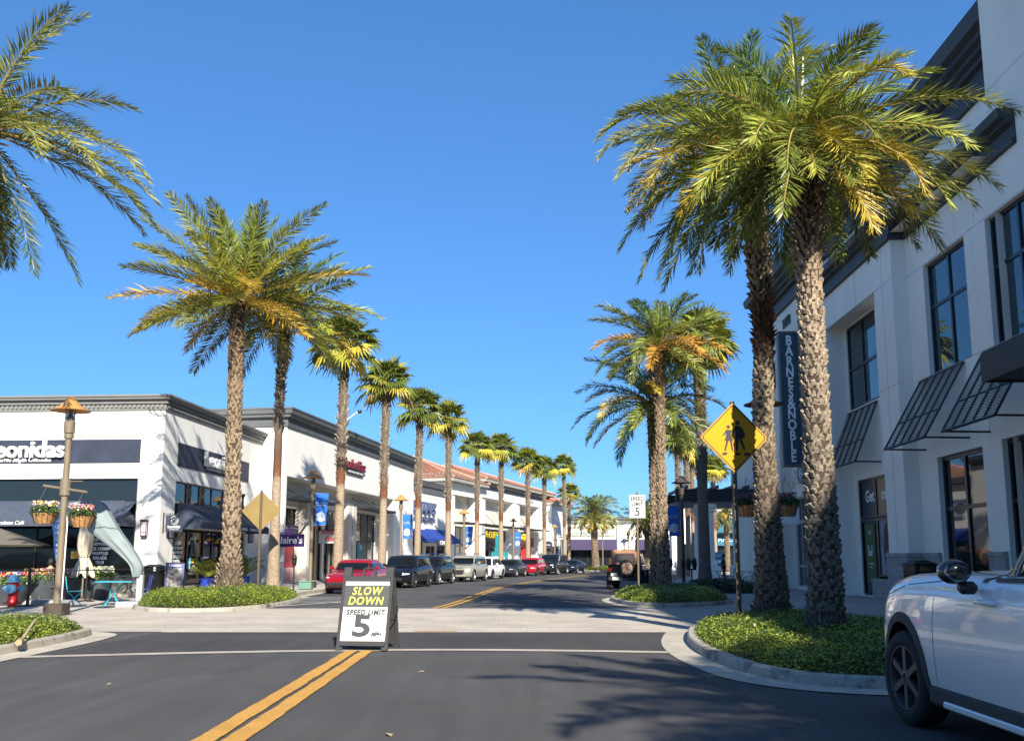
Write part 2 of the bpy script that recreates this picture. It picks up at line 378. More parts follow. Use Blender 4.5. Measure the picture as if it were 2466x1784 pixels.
def paint(name, col, wear):
    m = mat(name, col, 0.75, var=0.10, scale=3.0, bump=0.3, bscale=120); t = m.node_tree; b = t.nodes['Principled BSDF']
    src = b.inputs['Base Color'].links[0].from_socket
    tc = t.nodes.new('ShaderNodeTexCoord'); n = t.nodes.new('ShaderNodeTexNoise'); n.inputs['Scale'].default_value = 55; n.inputs['Detail'].default_value = 6; t.links.new(tc.outputs['Object'], n.inputs[0])
    mr = t.nodes.new('ShaderNodeMapRange'); mr.inputs[1].default_value = wear; mr.inputs[2].default_value = wear + .05; t.links.new(n.outputs[0], mr.inputs[0])
    mx = t.nodes.new('ShaderNodeMix'); mx.data_type = 'RGBA'; t.links.new(mr.outputs[0], mx.inputs[0]); t.links.new(src, mx.inputs[6]); mx.inputs[7].default_value = (.07, .065, .06, 1)
    t.links.new(mx.outputs[2], b.inputs['Base Color']); return m
YEL = paint('road_paint_yellow', (0.55, 0.285, 0.05), .62); WHT = paint('road_paint_white', (.62, .62, .60), .68)

def struct(name, mb, m, smooth=None):
    o = mb.build(name, m, smooth=smooth); o['kind'] = 'structure'; return o
def crom(pts, n=8, closed=False):
    P = [Vector(p) for p in pts]; out = []; N = len(P)
    rng_ = range(N) if closed else range(N - 1)
    for i in rng_:
        if closed: a, b, c, d = P[(i - 1) % N], P[i], P[(i + 1) % N], P[(i + 2) % N]
        else: a, b, c, d = P[max(i - 1, 0)], P[i], P[i + 1], P[min(i + 2, N - 1)]
        for k in range(n):
            t = k / n; out.append(0.5 * ((2 * b) + (c - a) * t + (2 * a - 5 * b + 4 * c - d) * t * t + (3 * b - a - 3 * c + d) * t ** 3))
    if not closed: out.append(P[-1])
    return out
def normals(P, closed):
    N = len(P); ns = []
    for i in range(N):
        a = P[(i - 1) % N] if (closed or i > 0) else P[i]; b = P[(i + 1) % N] if (closed or i < N - 1) else P[i]
        d = (b - a); d = Vector((d.x, d.y)).normalized(); ns.append(Vector((d.y, -d.x)))
    return ns
def band(mb, P, prof, closed=False, mi=0):
    """sweep (offset to the right, z) along a plan path"""
    ns = normals(P, closed); m = len(prof); V = []
    for p, n in zip(P, ns): V += [(p.x + n.x * o, p.y + n.y * o, z) for o, z in prof]
    F = []; N = len(P)
    for i in range(N if closed else N - 1):
        j = (i + 1) % N
        for k in range(m - 1): F.append((i * m + k, i * m + k + 1, j * m + k + 1, j * m + k))
    mb.add(V, F, mi)
def rough_band(mb, P, a, b, z, seed, amp=.007):
    """painted stripe with slightly wandering edges"""
    rg = random.Random(seed); ns = normals(P, False); V = []; ja = jb = 0
    for p, n in zip(P, ns):
        ja = ja * .7 + rg.uniform(-amp, amp); jb = jb * .7 + rg.uniform(-amp, amp); V += [(p.x + n.x * (a + ja), p.y + n.y * (a + ja), z), (p.x + n.x * (b + jb), p.y + n.y * (b + jb), z)]
    mb.add(V, [(2 * i, 2 * i + 1, 2 * i + 3, 2 * i + 2) for i in range(len(P) - 1)])
def sheet(name, poly, z, m):
    mb = MB(); mb.add([(x, y, z) for x, y in poly], [tuple(range(len(poly)))])
    o = struct(name, mb, m)
    bm = bmesh.new(); bm.from_mesh(o.data); bmesh.ops.triangulate(bm, faces=bm.faces[:]); bm.normal_update()
    for f in bm.faces:
        if f.normal.z < 0: f.normal_flip()
    bm.to_mesh(o.data); bm.free(); return o
sheet('ground', [(-900, -400), (900, -400), (900, 1500), (-900, 1500)], -0.03, M_GRD)
sheet('road', [(-70, -50), (70, -50), (70, 190), (-70, 190)], 0.0, M_ASPH)
# kerb lines of the street beyond the crossing, both bending to the right
KL = crom([(-8.35, 36), (-8.3, 39.5), (-7.9, 43.5), (-7.1, 48), (-6.1, 53), (-4.7, 60), (-3.1, 67), (-1.3, 75), (.5, 82), (2.6, 89), (5, 96.5), (7.4, 103.5), (8.2, 108)], 6)
KR = crom([(5.6, 35.5), (6.8, 38), (7.3, 44), (8.4, 52), (9.8, 60), (11.6, 68), (14, 77), (17, 86), (20, 94), (24, 102)], 6)
CROSS_N, CROSS_F = 18.9, 27.5
sheet('left_plaza_paving', [(-60, CROSS_N), (-6.9, CROSS_N), (-6.9, CROSS_F), (-7.5, CROSS_F), (-7.6, 36.0), (-60, 36.0)], 0.006, M_PAVE)
sheet('crosswalk', [(-6.9, CROSS_N), (3.6, CROSS_N), (3.6, CROSS_F), (-6.9, CROSS_F)], 0.006, M_PAVE)
sheet('road_patch', [(-7.0, 14.5), (-2, 15.1), (2.9, 14.75), (3.6, 18.75), (-6.9, 18.75)], 0.004, M_PATCH)
mb = MB(); l = [(-7.2, 14.05), (-4.5, 14.75), (-1.6, 15.15), (.6, 15.05), (2.7, 14.72)]
band(mb, crom(l, 5), [(-.14, .008), (.14, .008)]); struct('cross_strip', mb, M_CONC)
mb = MB(); band(mb, [Vector((x, CROSS_N - .06)) for x in (-6.9, -2, 3.4)], [(-.11, .0095), (.11, .0095)]); band(mb, [Vector((x, CROSS_F + .05)) for x in (-7.3, -2, 3.9)], [(-.11, .0095), (.11, .0095)])
struct('crosswalk_border', mb, mat('border_concrete', (.50, .45, .38), .85, var=.2, scale=6))
rw = [(3.6, CROSS_N), (3.6, CROSS_F), (4.0, 30), (5.4, 35.5)] + [(p.x + .15, p.y) for p in KR] + [(60, 102), (60, 10.6), (3.6, 10.6)]
sheet('right_sidewalk', rw, 0.005, M_WALK)
lw = [(p.x, p.y) for p in KL] + [(8.2, 118), (-30, 118), (-30, 36.0)]
sheet('left_sidewalk', lw, 0.12, M_PAVE)
mb = MB(); band(mb, KL, [(-.15, .123), (-.02, .123), (0.0, .105), (.0, .0)]); band(mb, KL[:1] + KL[:1], [(0, 0), (0, 0)]); 
mb.quad((-8.4, 35.98, 0), (-8.4, 35.98, .12), (-30, 35.98, .12), (-30, 35.98, 0)); struct('left_kerb', mb, M_KERB)
mb = MB(); band(mb, KL, [(0.004, .011), (.45, .011)]); band(mb, KR, [(-.004, .011), (-.45, .011)]); struct('street_gutter', mb, M_CONC)
mb = MB(); band(mb, KR, [(.15, .006), (.15, .13), (.02, .13), (0.0, .11), (0, 0)]); struct('right_kerb', mb, M_KERB)
# painted lines
mb = MB()
near = crom([(-2.15, -6), (-2.28, 5), (-2.33, 10), (-2.38, 15.0)], 50)
for k_, o in enumerate((-.12, .12)): rough_band(mb, near, o - .09, o + .09, .0125, k_)
far = crom([(-2.15, 27.8), (-1.75, 31.6), (-1.35, 38), (-.85, 45), (-.3, 50.6), (1.0, 58.5), (2.37, 65.3), (4.4, 75), (6.8, 86), (9.5, 96), (13, 106)], 6)
for o in (-.13, .13): band(mb, far, [(o - .07, .0125), (o + .07, .0125)])
band(mb, [Vector((-1.95, 18.95)), Vector((-1.1, 18.95))], [(-.1, .0135), (.1, .0135)])
struct('yellow_centre_lines', mb, YEL)
mb = MB()
for k in range(5): band(mb, [Vector((-8.0, 31.4 + k * 1.15)), Vector((-5.2 - .12 * k, 31.2 + k * 1.15))], [(-.07, .0125), (.07, .0125)])
band(mb, [Vector((-7.3, 28.6)), Vector((-4.4, 34.5))], [(-.08, .0135), (.08, .0135)])
band(mb, [Vector((2.6, 37.2)), Vector((5.0, 37.2))], [(-.06, .0125), (.06, .0125)])
struct('white_bay_lines', mb, WHT)

# planting islands: kerb ring, gutter pan, earth
def island(poly, name, gut=0.45, hk=0.14, earth=True, closed=True):
    P = crom(poly, 5, closed)
    A = sum(P[i].x * P[(i + 1) % len(P)].y - P[(i + 1) % len(P)].x * P[i].y for i in range(len(P)))
    if A < 0: P = P[::-1]                # anticlockwise: outward is to the right
    mb = MB(); band(mb, P, [(-.16, hk - .005), (-.155, hk), (-.03, hk), (-.008, hk - .02), (0.015, .0)], closed)
    o = struct(name + '_kerb', mb, M_KERB)
    if gut:
        mb = MB(); band(mb, P, [(0.006, .016), (gut, .011)], closed); struct(name + '_gutter', mb, M_CONC)
    q = [(p.x - n.x * .15, p.y - n.y * .15) for p, n in zip(P, normals(P, closed))]
    if earth: sheet(name + '_soil', q, hk - .03, mat('soil', (.06, .042, .028), .95, var=.4, scale=12, bump=.5, bscale=30))
    return q
IR1 = island([(3.75, 19.2), (3.15, 17.2), (2.85, 14.8), (2.88, 12.6), (3.15, 11.3), (3.9, 10.62), (5.5, 10.45), (8.2, 10.5), (9.2, 12.5), (8.6, 16.5), (6.6, 18.6), (5.0, 19.6)], 'near_island')
IR2 = island([(3.45, 33.3), (3.45, 30.3), (3.85, 28.5), (4.9, 28.1), (6.7, 29.7), (7.3, 31.8), (7.35, 37.2), (5.6, 37.4), (4.2, 36)], 'far_island', gut=.3)
IL1 = island([(-11.4, 28.7), (-10.5, 26.7), (-9.1, 25.7), (-7.9, 26.2), (-7.25, 28), (-7.15, 31), (-7.6, 34.2), (-8.9, 36.1), (-11, 34.2), (-11.9, 31)], 'left_island', gut=0, hk=.11)
IL0 = island([(-8.2, 18.3), (-7.75, 17.2), (-7.62, 15), (-7.58, 11), (-7.6, 4), (-8.5, 2), (-13, 2), (-14, 8), (-13.2, 16.8), (-10, 18.6)], 'kerbside_bed')
IF = island([(8.7, 112.6), (10, 110.8), (12.0, 112), (12.4, 116), (10.5, 118), (8.7, 116)], 'roundabout_island', gut=.3)
IR3 = [(7.7, 41.2), (8.4, 39.6), (10.2, 39.7), (10.9, 41.5), (10.3, 45), (8.6, 45.4), (7.8, 43.5)]
sheet('right_bed_soil', IR3, 0.03, MATS['soil'])

# ---------------------------------------------------------------- ground cover beds
LEAF = leaf_mat('leaf'); 
def in_poly(px, py, poly):
    ins = np.zeros(len(px), bool); n = len(poly)
    for i in range(n):
        x1, y1 = poly[i]; x2, y2 = poly[(i + 1) % n]
        c = ((y1 > py) != (y2 > py)) & (px < (x2 - x1) * (py - y1) / (y2 - y1 + 1e-12) + x1); ins ^= c
    return ins
def edge_dist(px, py, poly):
    d = np.full(len(px), 1e9); n = len(poly)
    for i in range(n):
        a = np.array(poly[i]); b = np.array(poly[(i + 1) % n]); ab = b - a; L = (ab ** 2).sum() + 1e-12
        t = np.clip(((px - a[0]) * ab[0] + (py - a[1]) * ab[1]) / L, 0, 1)
        d = np.minimum(d, np.hypot(px - a[0] - ab[0] * t, py - a[1] - ab[1] * t))
    return d
def leaves_mesh(name, P, N, size, cols, material, parent=None, aspect=.5, smooth=False):
    """one diamond leaf per point P facing N (numpy arrays)"""
    n = len(P); rs = np.random.RandomState(n % 1000 + 7)
    N = N / np.linalg.norm(N, axis=1, keepdims=True); a = rs.normal(size=(n, 3)); u = np.cross(N, a); u /= np.linalg.norm(u, axis=1, keepdims=True); w = np.cross(N, u)
    s = size[:, None]; V = np.stack([P - u * s, P + w * s * aspect + N * s * .15, P + u * s, P - w * s * aspect + N * s * .15], 1).reshape(-1, 3)
    me = bpy.data.meshes.new(name); me.vertices.add(4 * n); me.vertices.foreach_set('co', V.ravel())
    me.loops.add(4 * n); me.loops.foreach_set('vertex_index', np.arange(4 * n)); me.polygons.add(n)
    me.polygons.foreach_set('loop_start', np.arange(0, 4 * n, 4)); me.polygons.foreach_set('loop_total', np.full(n, 4)); me.update()
    ca = me.color_attributes.new('hue', 'FLOAT_COLOR', 'CORNER'); cc = np.concatenate([np.repeat(cols, 4, 0), np.ones((4 * n, 1))], 1); ca.data.foreach_set('color', cc.ravel().astype(np.float32))
    me.materials.append(material); o = bpy.data.objects.new(name, me); COL.objects.link(o)
    if parent: o.parent = parent
    return o
def fbm(px, py, sc_, seed):
    rs = np.random.RandomState(seed); v = np.zeros(len(px))
    for k in range(10):
        f = sc_ * 1.5 ** (k % 5); th = rs.rand() * 6.28; v += np.sin((px * math.cos(th) + py * math.sin(th)) * f + rs.rand() * 6.28) / 1.4 ** (k % 5)
    return v / 5
def bed(name, label, poly, h, dens, size, seed, z0=.1, base=(.27, .32, .04), dark=(.08, .13, .025), cat='ground cover', win=None, bright=1.0):
    rs = np.random.RandomState(seed); xs = [p[0] for p in poly]; ys = [p[1] for p in poly]
    x0, x1, y0, y1 = min(xs), max(xs), min(ys), max(ys)
    if win: x0, x1, y0, y1 = win
    n = int((x1 - x0) * (y1 - y0) * dens); px = rs.uniform(x0, x1, n); py = rs.uniform(y0, y1, n)
    k = in_poly(px, py, poly); px, py = px[k], py[k]; d = edge_dist(px, py, poly); n = len(px)
    hh = h * (1 - np.exp(-(d + .03) / .22)) * (1 + .28 * fbm(px, py, 2.3, seed) + .12 * fbm(px, py, 7, seed + 1))
    u = rs.rand(n) ** .6
    z = z0 + hh * u + rs.normal(0, .012, n)
    out = rs.rand(n) < .03; z[out] += rs.rand(out.sum()) * .09
    P = np.stack([px + rs.normal(0, .02, n), py + rs.normal(0, .02, n), z], 1)
    N = rs.normal(0, .55, (n, 3)); N[:, 2] = np.abs(N[:, 2]) + .55
    mix = np.clip(.5 + .8 * fbm(px, py, 3.1, seed + 2) + rs.normal(0, .28, n), 0, 1)[:, None]
    cols = (np.array(dark) * (1 - mix) + np.array(base) * mix) * bright
    o = leaves_mesh(name, P, N, rs.uniform(.6, 1.2, n) * size, cols, LEAF)
    tag(o, label, cat, kind='stuff')
    # twiggy dark body under the leaves
    return o
bed('ground_cover', 'glossy green ground cover in the kerbed island under the pair of tall date palms', IR1, .34, 2300, .028, 1)
bed('ground_cover', 'green ground cover on the kerbed island beneath the speed limit sign', IR2, .40, 1000, .038, 2)
bed('ground_cover', 'bright green ground cover mound under the big date palm beside the chocolate shop', IL1, .42, 1300, .034, 3)
bed('ground_cover', 'green ground cover in the kerbside bed at the lower left corner', IL0, .30, 2200, .027, 4, win=(-11.5, -7, 9, 19))
bed('ground_cover', 'grassy green planting on the far roundabout island', IF, .5, 70, .13, 5, base=(.17, .22, .03))
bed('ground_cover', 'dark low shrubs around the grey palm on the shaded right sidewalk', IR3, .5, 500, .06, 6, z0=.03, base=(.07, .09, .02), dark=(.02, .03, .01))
# a dry palm boot lying on the left bed
mb = MB(); mb.col = (1, 1, 1)
mb.tube([(-7.95, 15.9, .42), (-7.62, 14.9, .2), (-7.5, 14.55, .17)], [.02, .03, .055], 5); o = mb.build('fallen_palm_boot', mat('dry_palm', (.36, .27, .17), .9, var=.3, scale=10)); tag(o, 'dry broken palm frond stalk lying over the kerb of the lower left bed', 'frond')

# ---------------------------------------------------------------- palms
def frond(mb, o, az, el, L, droop, ll, n, col, rng_, wid=.021, twist=0.0, rach=(.34, .30, .10), curl=0.0, gap=.13):
    """feather frond: rachis curve with two rows of leaflets"""
    S = 12; pts = []; p = Vector(o); e = el; a = az; ds = L / S
    for i in range(S + 1):
        pts.append(p.copy()); d = Vector((math.cos(e) * math.cos(a), math.cos(e) * math.sin(a), math.sin(e))); p = p + d * ds
        e -= droop / S * (0.35 + 1.3 * i / S); a += curl / S
    mb.col = rach; mb.tube(pts, [.028 * (1 - .85 * i / S) + .003 for i in range(S + 1)], 4, cap=False)
    for k in range(n):
        t = gap + (1 - gap) * (k + .5) / n; f = t * S; i = min(int(f), S - 1); q = pts[i].lerp(pts[i + 1], f - i)
        d = (pts[i + 1] - pts[i]).normalized(); side = d.cross(Vector((0, 0, 1)))
        if side.length < .05: side = Vector((-math.sin(az), math.cos(az), 0))
        side.normalize(); up = side.cross(d).normalized()
        if twist: side, up = side * math.cos(twist) + up * math.sin(twist), up * math.cos(twist) - side * math.sin(twist)
        env = min(1, .45 + 3.2 * (t - gap)) * (1 - .62 * max(0, t - .72) / .28)
        for sg in (-1, 1):
            fw = R(62 - 30 * t) + rng_.uniform(-.16, .16); lift = rng_.choice((-.15, .15, .4, .7)) + rng_.uniform(-.12, .12)
            l = ll * env * rng_.uniform(.85, 1.1)
            ld = (d * math.cos(fw) + (side * sg * math.cos(lift) + up * math.sin(lift)) * math.sin(fw)).normalized()
            wv = ld.cross(up); wv = (wv + up * rng_.uniform(-.9, .9)).normalized() * wid
            m1 = q + ld * l * .4; tip = q + ld * l + Vector((0, 0, -.07 * l))
            c = rng_.uniform(.6, 1.3); mb.col = (col[0] * c, col[1] * c, col[2] * c)
            mb.add([q, m1 + wv, tip, m1 - wv], [(0, 1, 2, 3)])
    return pts
def date_crown(name, parent, c, N, L, rng_, azs=None, n=46, ll=.46, yellow=.15, elr=(82, -38), wid=.021, extra=(), spear=True, base=(.20, .235, .036), az0=0., yel=(.48, .36, .05), orange=.0, dr=(.55, 1.5)):
    mb = MB(); mb.usecol = True; ga = 2.399963
    for i in range(N):
        t = (i + .5) / N; el = R(elr[0] + (elr[1] - elr[0]) * t ** .85) + rng_.uniform(-.1, .1); az = az0 + i * ga + rng_.uniform(-.15, .15)
        if azs: az = R(rng_.uniform(*azs))
        l = L * rng_.uniform(.88, 1.1) * (.7 + .3 * min(1, t * 4)); dp = (dr[0] + (dr[1] - dr[0]) * (.4 + .6 * t)) * rng_.uniform(.8, 1.15)
        if t > .75: dp *= .6; l *= .86
        k = rng_.uniform(.42, 1.15); col = (base[0] * k, base[1] * k, base[2] * k)
        if rng_.random() < .42: col = (base[0] * 1.6, base[1] * 1.5, base[2] * 1.5)
        if t < .15: col = (base[0] * .9, base[1] * 1.1, base[2] * 1.2)
        if t > .45 and rng_.random() < yellow: col = yel
        frond(mb, c, az, el, l, dp, ll, n, col, rng_, wid, twist=rng_.uniform(-.5, .5), curl=rng_.uniform(-.35, .35), rach=(.36, .28, .08) if t > .3 else (.2, .24, .08))
    for e in extra:
        az, el, l, dp, col = e[:5]
        frond(mb, c, az, el, l, dp, ll, n, col or base, rng_, wid, twist=e[5] if len(e) > 5 else 0, rach=(.36, .28, .08))
    if spear:
        for k in range(4):
            mb.col = (.48, .42, .17); az = rng_.uniform(0, 6.28); s = rng_.uniform(.05, .32)
            p = Vector(c); q = p + Vector((math.cos(az) * s * L * .3, math.sin(az) * s * L * .3, L * rng_.uniform(.5, .68)))
            mb.tube([p, p.lerp(q, .7), q], [.035, .035, .006], 5, cap=False)
    # old stalk bases splaying from the heart
    for k in range(26):
        az = k * ga; mb.col = (.42, .20, .05) if k % 3 else (.30, .22, .08)
        p = Vector(c) + Vector((math.cos(az) * .1, math.sin(az) * .1, -.22)); e = R(rng_.uniform(10, 60))
        mb.tube([p, p + Vector((math.cos(az) * math.cos(e), math.sin(az) * math.cos(e), math.sin(e))) * rng_.uniform(.4, .8)], [.045, .022], 4, cap=False)
    return mb.build(name, LEAF, parent)
def trunk_mesh(path, rng_, boots, ring=24, bsize=1.0):
    """path of (x, y, z, r); boots = list of (z0, z1, row height, per row, jut) zones of old leaf bases"""
    mb = MB(); P = crom([(x, y, z) for x, y, z, r in path], 8); rs = np.interp([p.z for p in P], [q[2] for q in path], [q[3] for q in path])
    mb.tube(P, [float(r) for r in rs], ring)
    zs = [p.z for p in P]
    def at(z): return float(np.interp(z, zs, [p.x for p in P])), float(np.interp(z, zs, [p.y for p in P])), float(np.interp(z, [q[2] for q in path], [q[3] for q in path]))
    for (z0, z1, rh, per, jut, kind) in boots:
        z = z0; row = 0; mb.mi = 1
        while z < z1:
            for k in range(per):
                th = 2 * math.pi * (k + (row % 2) * .5 + rng_.uniform(-.28, .28)) / per; zz = z + rng_.uniform(-.42, .42) * rh
                x, y, r = at(zz); w = math.pi / per * rng_.uniform(.75, 1.3); j = jut * rng_.uniform(.35, 1.7); th0 = th
                def pt(t, rr, zh): return (x + math.cos(t) * rr, y + math.sin(t) * rr, zh)
                if kind == 'up':      # broad scale pointing up and out
                    sk = rng_.uniform(-.5, .5) * w; u1 = rng_.uniform(.75, 1.15); u2 = rng_.uniform(.75, 1.15)
                    mb.add([pt(th - w, r * .99, zz), pt(th + w, r * .99, zz + rng_.uniform(-.2, .2) * rh), pt(th + sk + w * .5, r + j, zz + rh * u1), pt(th + sk - w * .5, r + j * .9, zz + rh * u2), pt(th, r * .97, zz + rh * 1.3), pt(th, r + j * .45, zz + rh * .1)],
                           [(0, 5, 3), (5, 1, 2), (5, 2, 3), (3, 2, 4), (0, 3, 4), (1, 4, 2)])
                else:                 # split boot, jagged and crossing
                    d = rng_.uniform(-.5, .5) * w; j *= 1.2
                    mb.add([pt(th - w * .6, r, zz), pt(th + w * .6, r, zz), pt(th + d + w * .25, r + j, zz + rh * 1.15), pt(th + d - w * .25, r + j * .9, zz + rh * 1.25), pt(th + d, r * .98, zz + rh * .9)],
                           [(0, 1, 2, 3), (3, 2, 4), (0, 3, 4), (1, 4, 2)])
            z += rh; row += 1
    return mb
TR_NEAR = ramp_mat('date_trunk_near', [(0, (.17, .14, .115)), (.25, (.19, .16, .125)), (.66, (.35, .275, .195)), (.78, (.28, .20, .13)), (.92, (.13, .075, .035)), (1, (.26, .12, .03))], ncol=.42, nscale=7)
TR_NEAR2 = ramp_mat('date_trunk_near_red', [(0, (.15, .12, .095)), (.3, (.17, .135, .10)), (.50, (.32, .255, .18)), (.565, (.13, .06, .03)), (.64, (.15, .06, .028)), (.68, (.26, .19, .13)), (.86, (.25, .18, .12)), (1, (.2, .1, .03))], ncol=.42, nscale=7)
TR_DATE = ramp_mat('date_trunk', [(0, (.22, .17, .12)), (.5, (.265, .20, .135)), (.85, (.19, .135, .085)), (.94, (.16, .09, .04)), (1, (.40, .20, .05))], ncol=.4, nscale=6)
TR_FAN = ramp_mat('fan_trunk', [(0, (.22, .165, .12)), (.05, (.26, .20, .14)), (.40, (.29, .225, .16)), (.43, (.22, .10, .05)), (.475, (.20, .09, .045)), (.50, (.26, .21, .16)), (.9, (.27, .225, .17)), (.96, (.20, .12, .06)), (1, (.24, .15, .06))], ncol=.5, nscale=9)
FCORE = ramp_mat('fan_trunk_core', [(0, (.20, .15, .11)), (.05, (.27, .205, .145)), (.40, (.30, .235, .17)), (.43, (.14, .06, .03)), (.5, (.10, .06, .04)), (.6, (.12, .095, .075)), (1, (.10, .07, .04))], ncol=.35, nscale=9)
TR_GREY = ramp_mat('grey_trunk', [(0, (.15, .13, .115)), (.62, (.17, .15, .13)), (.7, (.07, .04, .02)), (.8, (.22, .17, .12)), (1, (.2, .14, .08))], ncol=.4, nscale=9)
def palm_thing(name, label, loc, group=None): return thing(name, label, 'palm', loc, 0, group)
CORE = mat('trunk_core', (.055, .038, .026), .95, var=.3, scale=6, bump=.6, bscale=30)
def date_palm(label, base, path, crown, seed, m=None, core=None, boots=None, group='date palms along the street', **kw):
    rng_ = random.Random(seed); t = palm_thing('date_palm', label, base, group)
    top = path[-1]; b = boots or [(.25, top[2] - .1, .105, 11, .045, 'up')]
    trunk_mesh(path, rng_, b).build('trunk', [core or CORE, m or TR_DATE], t, smooth=30)
    date_crown('crown', t, (top[0], top[1], top[2] + .1), rng_=rng_, **crown)
    return t
def fan_leaf(mb, o, az, el, pl, bl, col, rng_, nseg=19, droop=.5):
    d = Vector((math.cos(el) * math.cos(az), math.cos(el) * math.sin(az), math.sin(el))); p = Vector(o)
    q = p + d * pl + Vector((0, 0, -.12 * pl)); mb.col = (.28, .27, .08); mb.tube([p, p.lerp(q, .5) + Vector((0, 0, .05)), q], [.022, .016, .012], 4, cap=False)
    side = d.cross(Vector((0, 0, 1))); side = side.normalized() if side.length > .05 else Vector((-math.sin(az), math.cos(az), 0))
    nrm = side.cross(d).normalized(); d2 = (d * .96 - nrm * .28).normalized(); nrm = side.cross(d2).normalized()
    sp = R(118); ring = []; tw = rng_.uniform(-.5, .5); side, nrm = side * math.cos(tw) + nrm * math.sin(tw), nrm * math.cos(tw) - side * math.sin(tw)
    for k in range(nseg + 1):
        a = -sp + 2 * sp * k / nseg; r = bl * .56; dirv = d2 * math.cos(a) + side * math.sin(a)
        ring.append(q + dirv * r + nrm * (.035 * (1 if k % 2 else -1) - .10 * r * (abs(a) / sp) ** 2) + Vector((0, 0, -.06 * r)))
    for k in range(nseg):
        a = -sp + 2 * sp * (k + .5) / nseg; dirv = d2 * math.cos(a) + side * math.sin(a); l = bl * rng_.uniform(.9, 1.1) * (1 - .12 * (abs(a) / sp))
        tip = q + dirv * l * .93 + Vector((0, 0, -droop * l * rng_.uniform(.15, .45))); c = rng_.uniform(.8, 1.2); mb.col = tuple(x * c for x in col)
        mid = (ring[k] + ring[k + 1]) / 2
        mb.add([q, ring[k], mid + (tip - mid) * .08, ring[k + 1]], [(0, 1, 2, 3)]); w = (ring[k + 1] - ring[k]) * .34
        m2 = mid + (tip - mid) * .08
        mb.add([m2 - w, m2 + w, tip], [(0, 1, 2)])
def fan_crown(parent, c, N, seed, bl=.9, pl=.95, yellow=4, base=(.12, .155, .026), name='crown'):
    rng_ = random.Random(seed); mb = MB(); mb.usecol = True; ga = 2.399963
    for i in range(N):
        t = (i + .5) / N; el = R(84 - 118 * t ** .9) + rng_.uniform(-.12, .12); az = i * ga + rng_.uniform(-.2, .2); k = rng_.uniform(.75, 1.25)
        col = (base[0] * k, base[1] * k, base[2] * k)
        if rng_.random() < .35: col = (.26 * k, .26 * k, .04)
        if i >= N - 1 - yellow * 2 and i % 2: col = (.50, .40, .05)
        if t > .93 and rng_.random() < .3: col = (.32, .22, .10)
        fan_leaf(mb, c, az, el, pl * rng_.uniform(.8, 1.15) * (.75 + .35 * t), bl * rng_.uniform(.85, 1.12), col, rng_, droop=.35 + .75 * t)
    for k in range(24):
        az = k * ga; mb.col = (.26, .20, .07); p = Vector(c) + Vector((0, 0, -.3)); e = R(rng_.uniform(20, 65))
        mb.tube([p, p + Vector((math.cos(az) * math.cos(e), math.sin(az) * math.cos(e), math.sin(e))) * .5], [.04, .018], 4, cap=False)
    return mb.build(name, LEAF, parent)
def fan_trunk(h, r, seed, lean=(0, 0)):
    rng_ = random.Random(seed); lx, ly = lean
    path = [(0, 0, 0, r * 1.75), (0, 0, .35, r * 1.3), (lx * .12, ly * .12, 1.1, r * 1.02), (lx * .5, ly * .5, h * .5, r * .82), (lx * .8, ly * .8, h * .8, r * .84), (lx, ly, h, r * .8)]
    mb = trunk_mesh(path, rng_, [(h * .43, h * .49, .08, 10, .035, 'x'), (h * .49, h * .97, .135, 8, .085, 'x')], ring=16); mb.mi = 0; z = .5
    while z < h * .44:       # growth rings of the bare lower trunk
        rr = float(np.interp(z, [q[2] for q in path], [q[3] for q in path])); x = lx * z / h; mb.lathe([(rr * .98, z), (rr * 1.035, z + .012), (rr * 1.03, z + .05), (rr * .985, z + .06)], 14, center=(x, ly * z / h, 0), cap=False); z += rng_.uniform(.09, .14)
    return mb
A_ = math.atan2
GRN = (.17, .19, .05); SUNLIT = (.38, .38, .075)  # second colour puts full sunlight into chosen fronds
# near pair on the right island
date_palm('rightmost of the two tall date palms on the near right island', (4.96, 15.0, .1),
          [(0, 0, 0, .38), (0, .05, .45, .27), (0, .05, 1.4, .235), (-.02, 0, 3.2, .20), (-.02, 0, 5.4, .18), (.0, 0, 7.3, .19), (-.05, 0, 8.25, .19)],
          dict(N=50, L=2.7, n=92, ll=.50, wid=.0125, yellow=.10, elr=(64, -44), az0=.6, dr=(.7, 1.35), extra=[(R(-6), R(26), 3.7, 1.1, SUNLIT), (R(6), R(16), 3.5, .9, SUNLIT), (R(-14), R(-4), 3.3, .9, SUNLIT), (R(-30), R(-16), 3.1, .9, None), (R(10), R(-20), 3.1, .8, None), (R(40), R(50), 3.2, 1.3, None), (R(-85), R(-15), 2.0, .9, (.50, .42, .06)), (R(-100), R(-25), 1.9, .8, SUNLIT), (R(-70), R(-24), 2.0, .8, (.50, .42, .06)), (R(-60), R(40), 2.4, 1.9, (.55, .46, .06))]),
          11, TR_NEAR, group='tall date palms over the near right island', boots=[(.02, .5, .08, 22, .03, 'x'), (.5, 6.2, .095, 13, .042, 'up'), (6.2, 8.3, .09, 13, .09, 'x')])
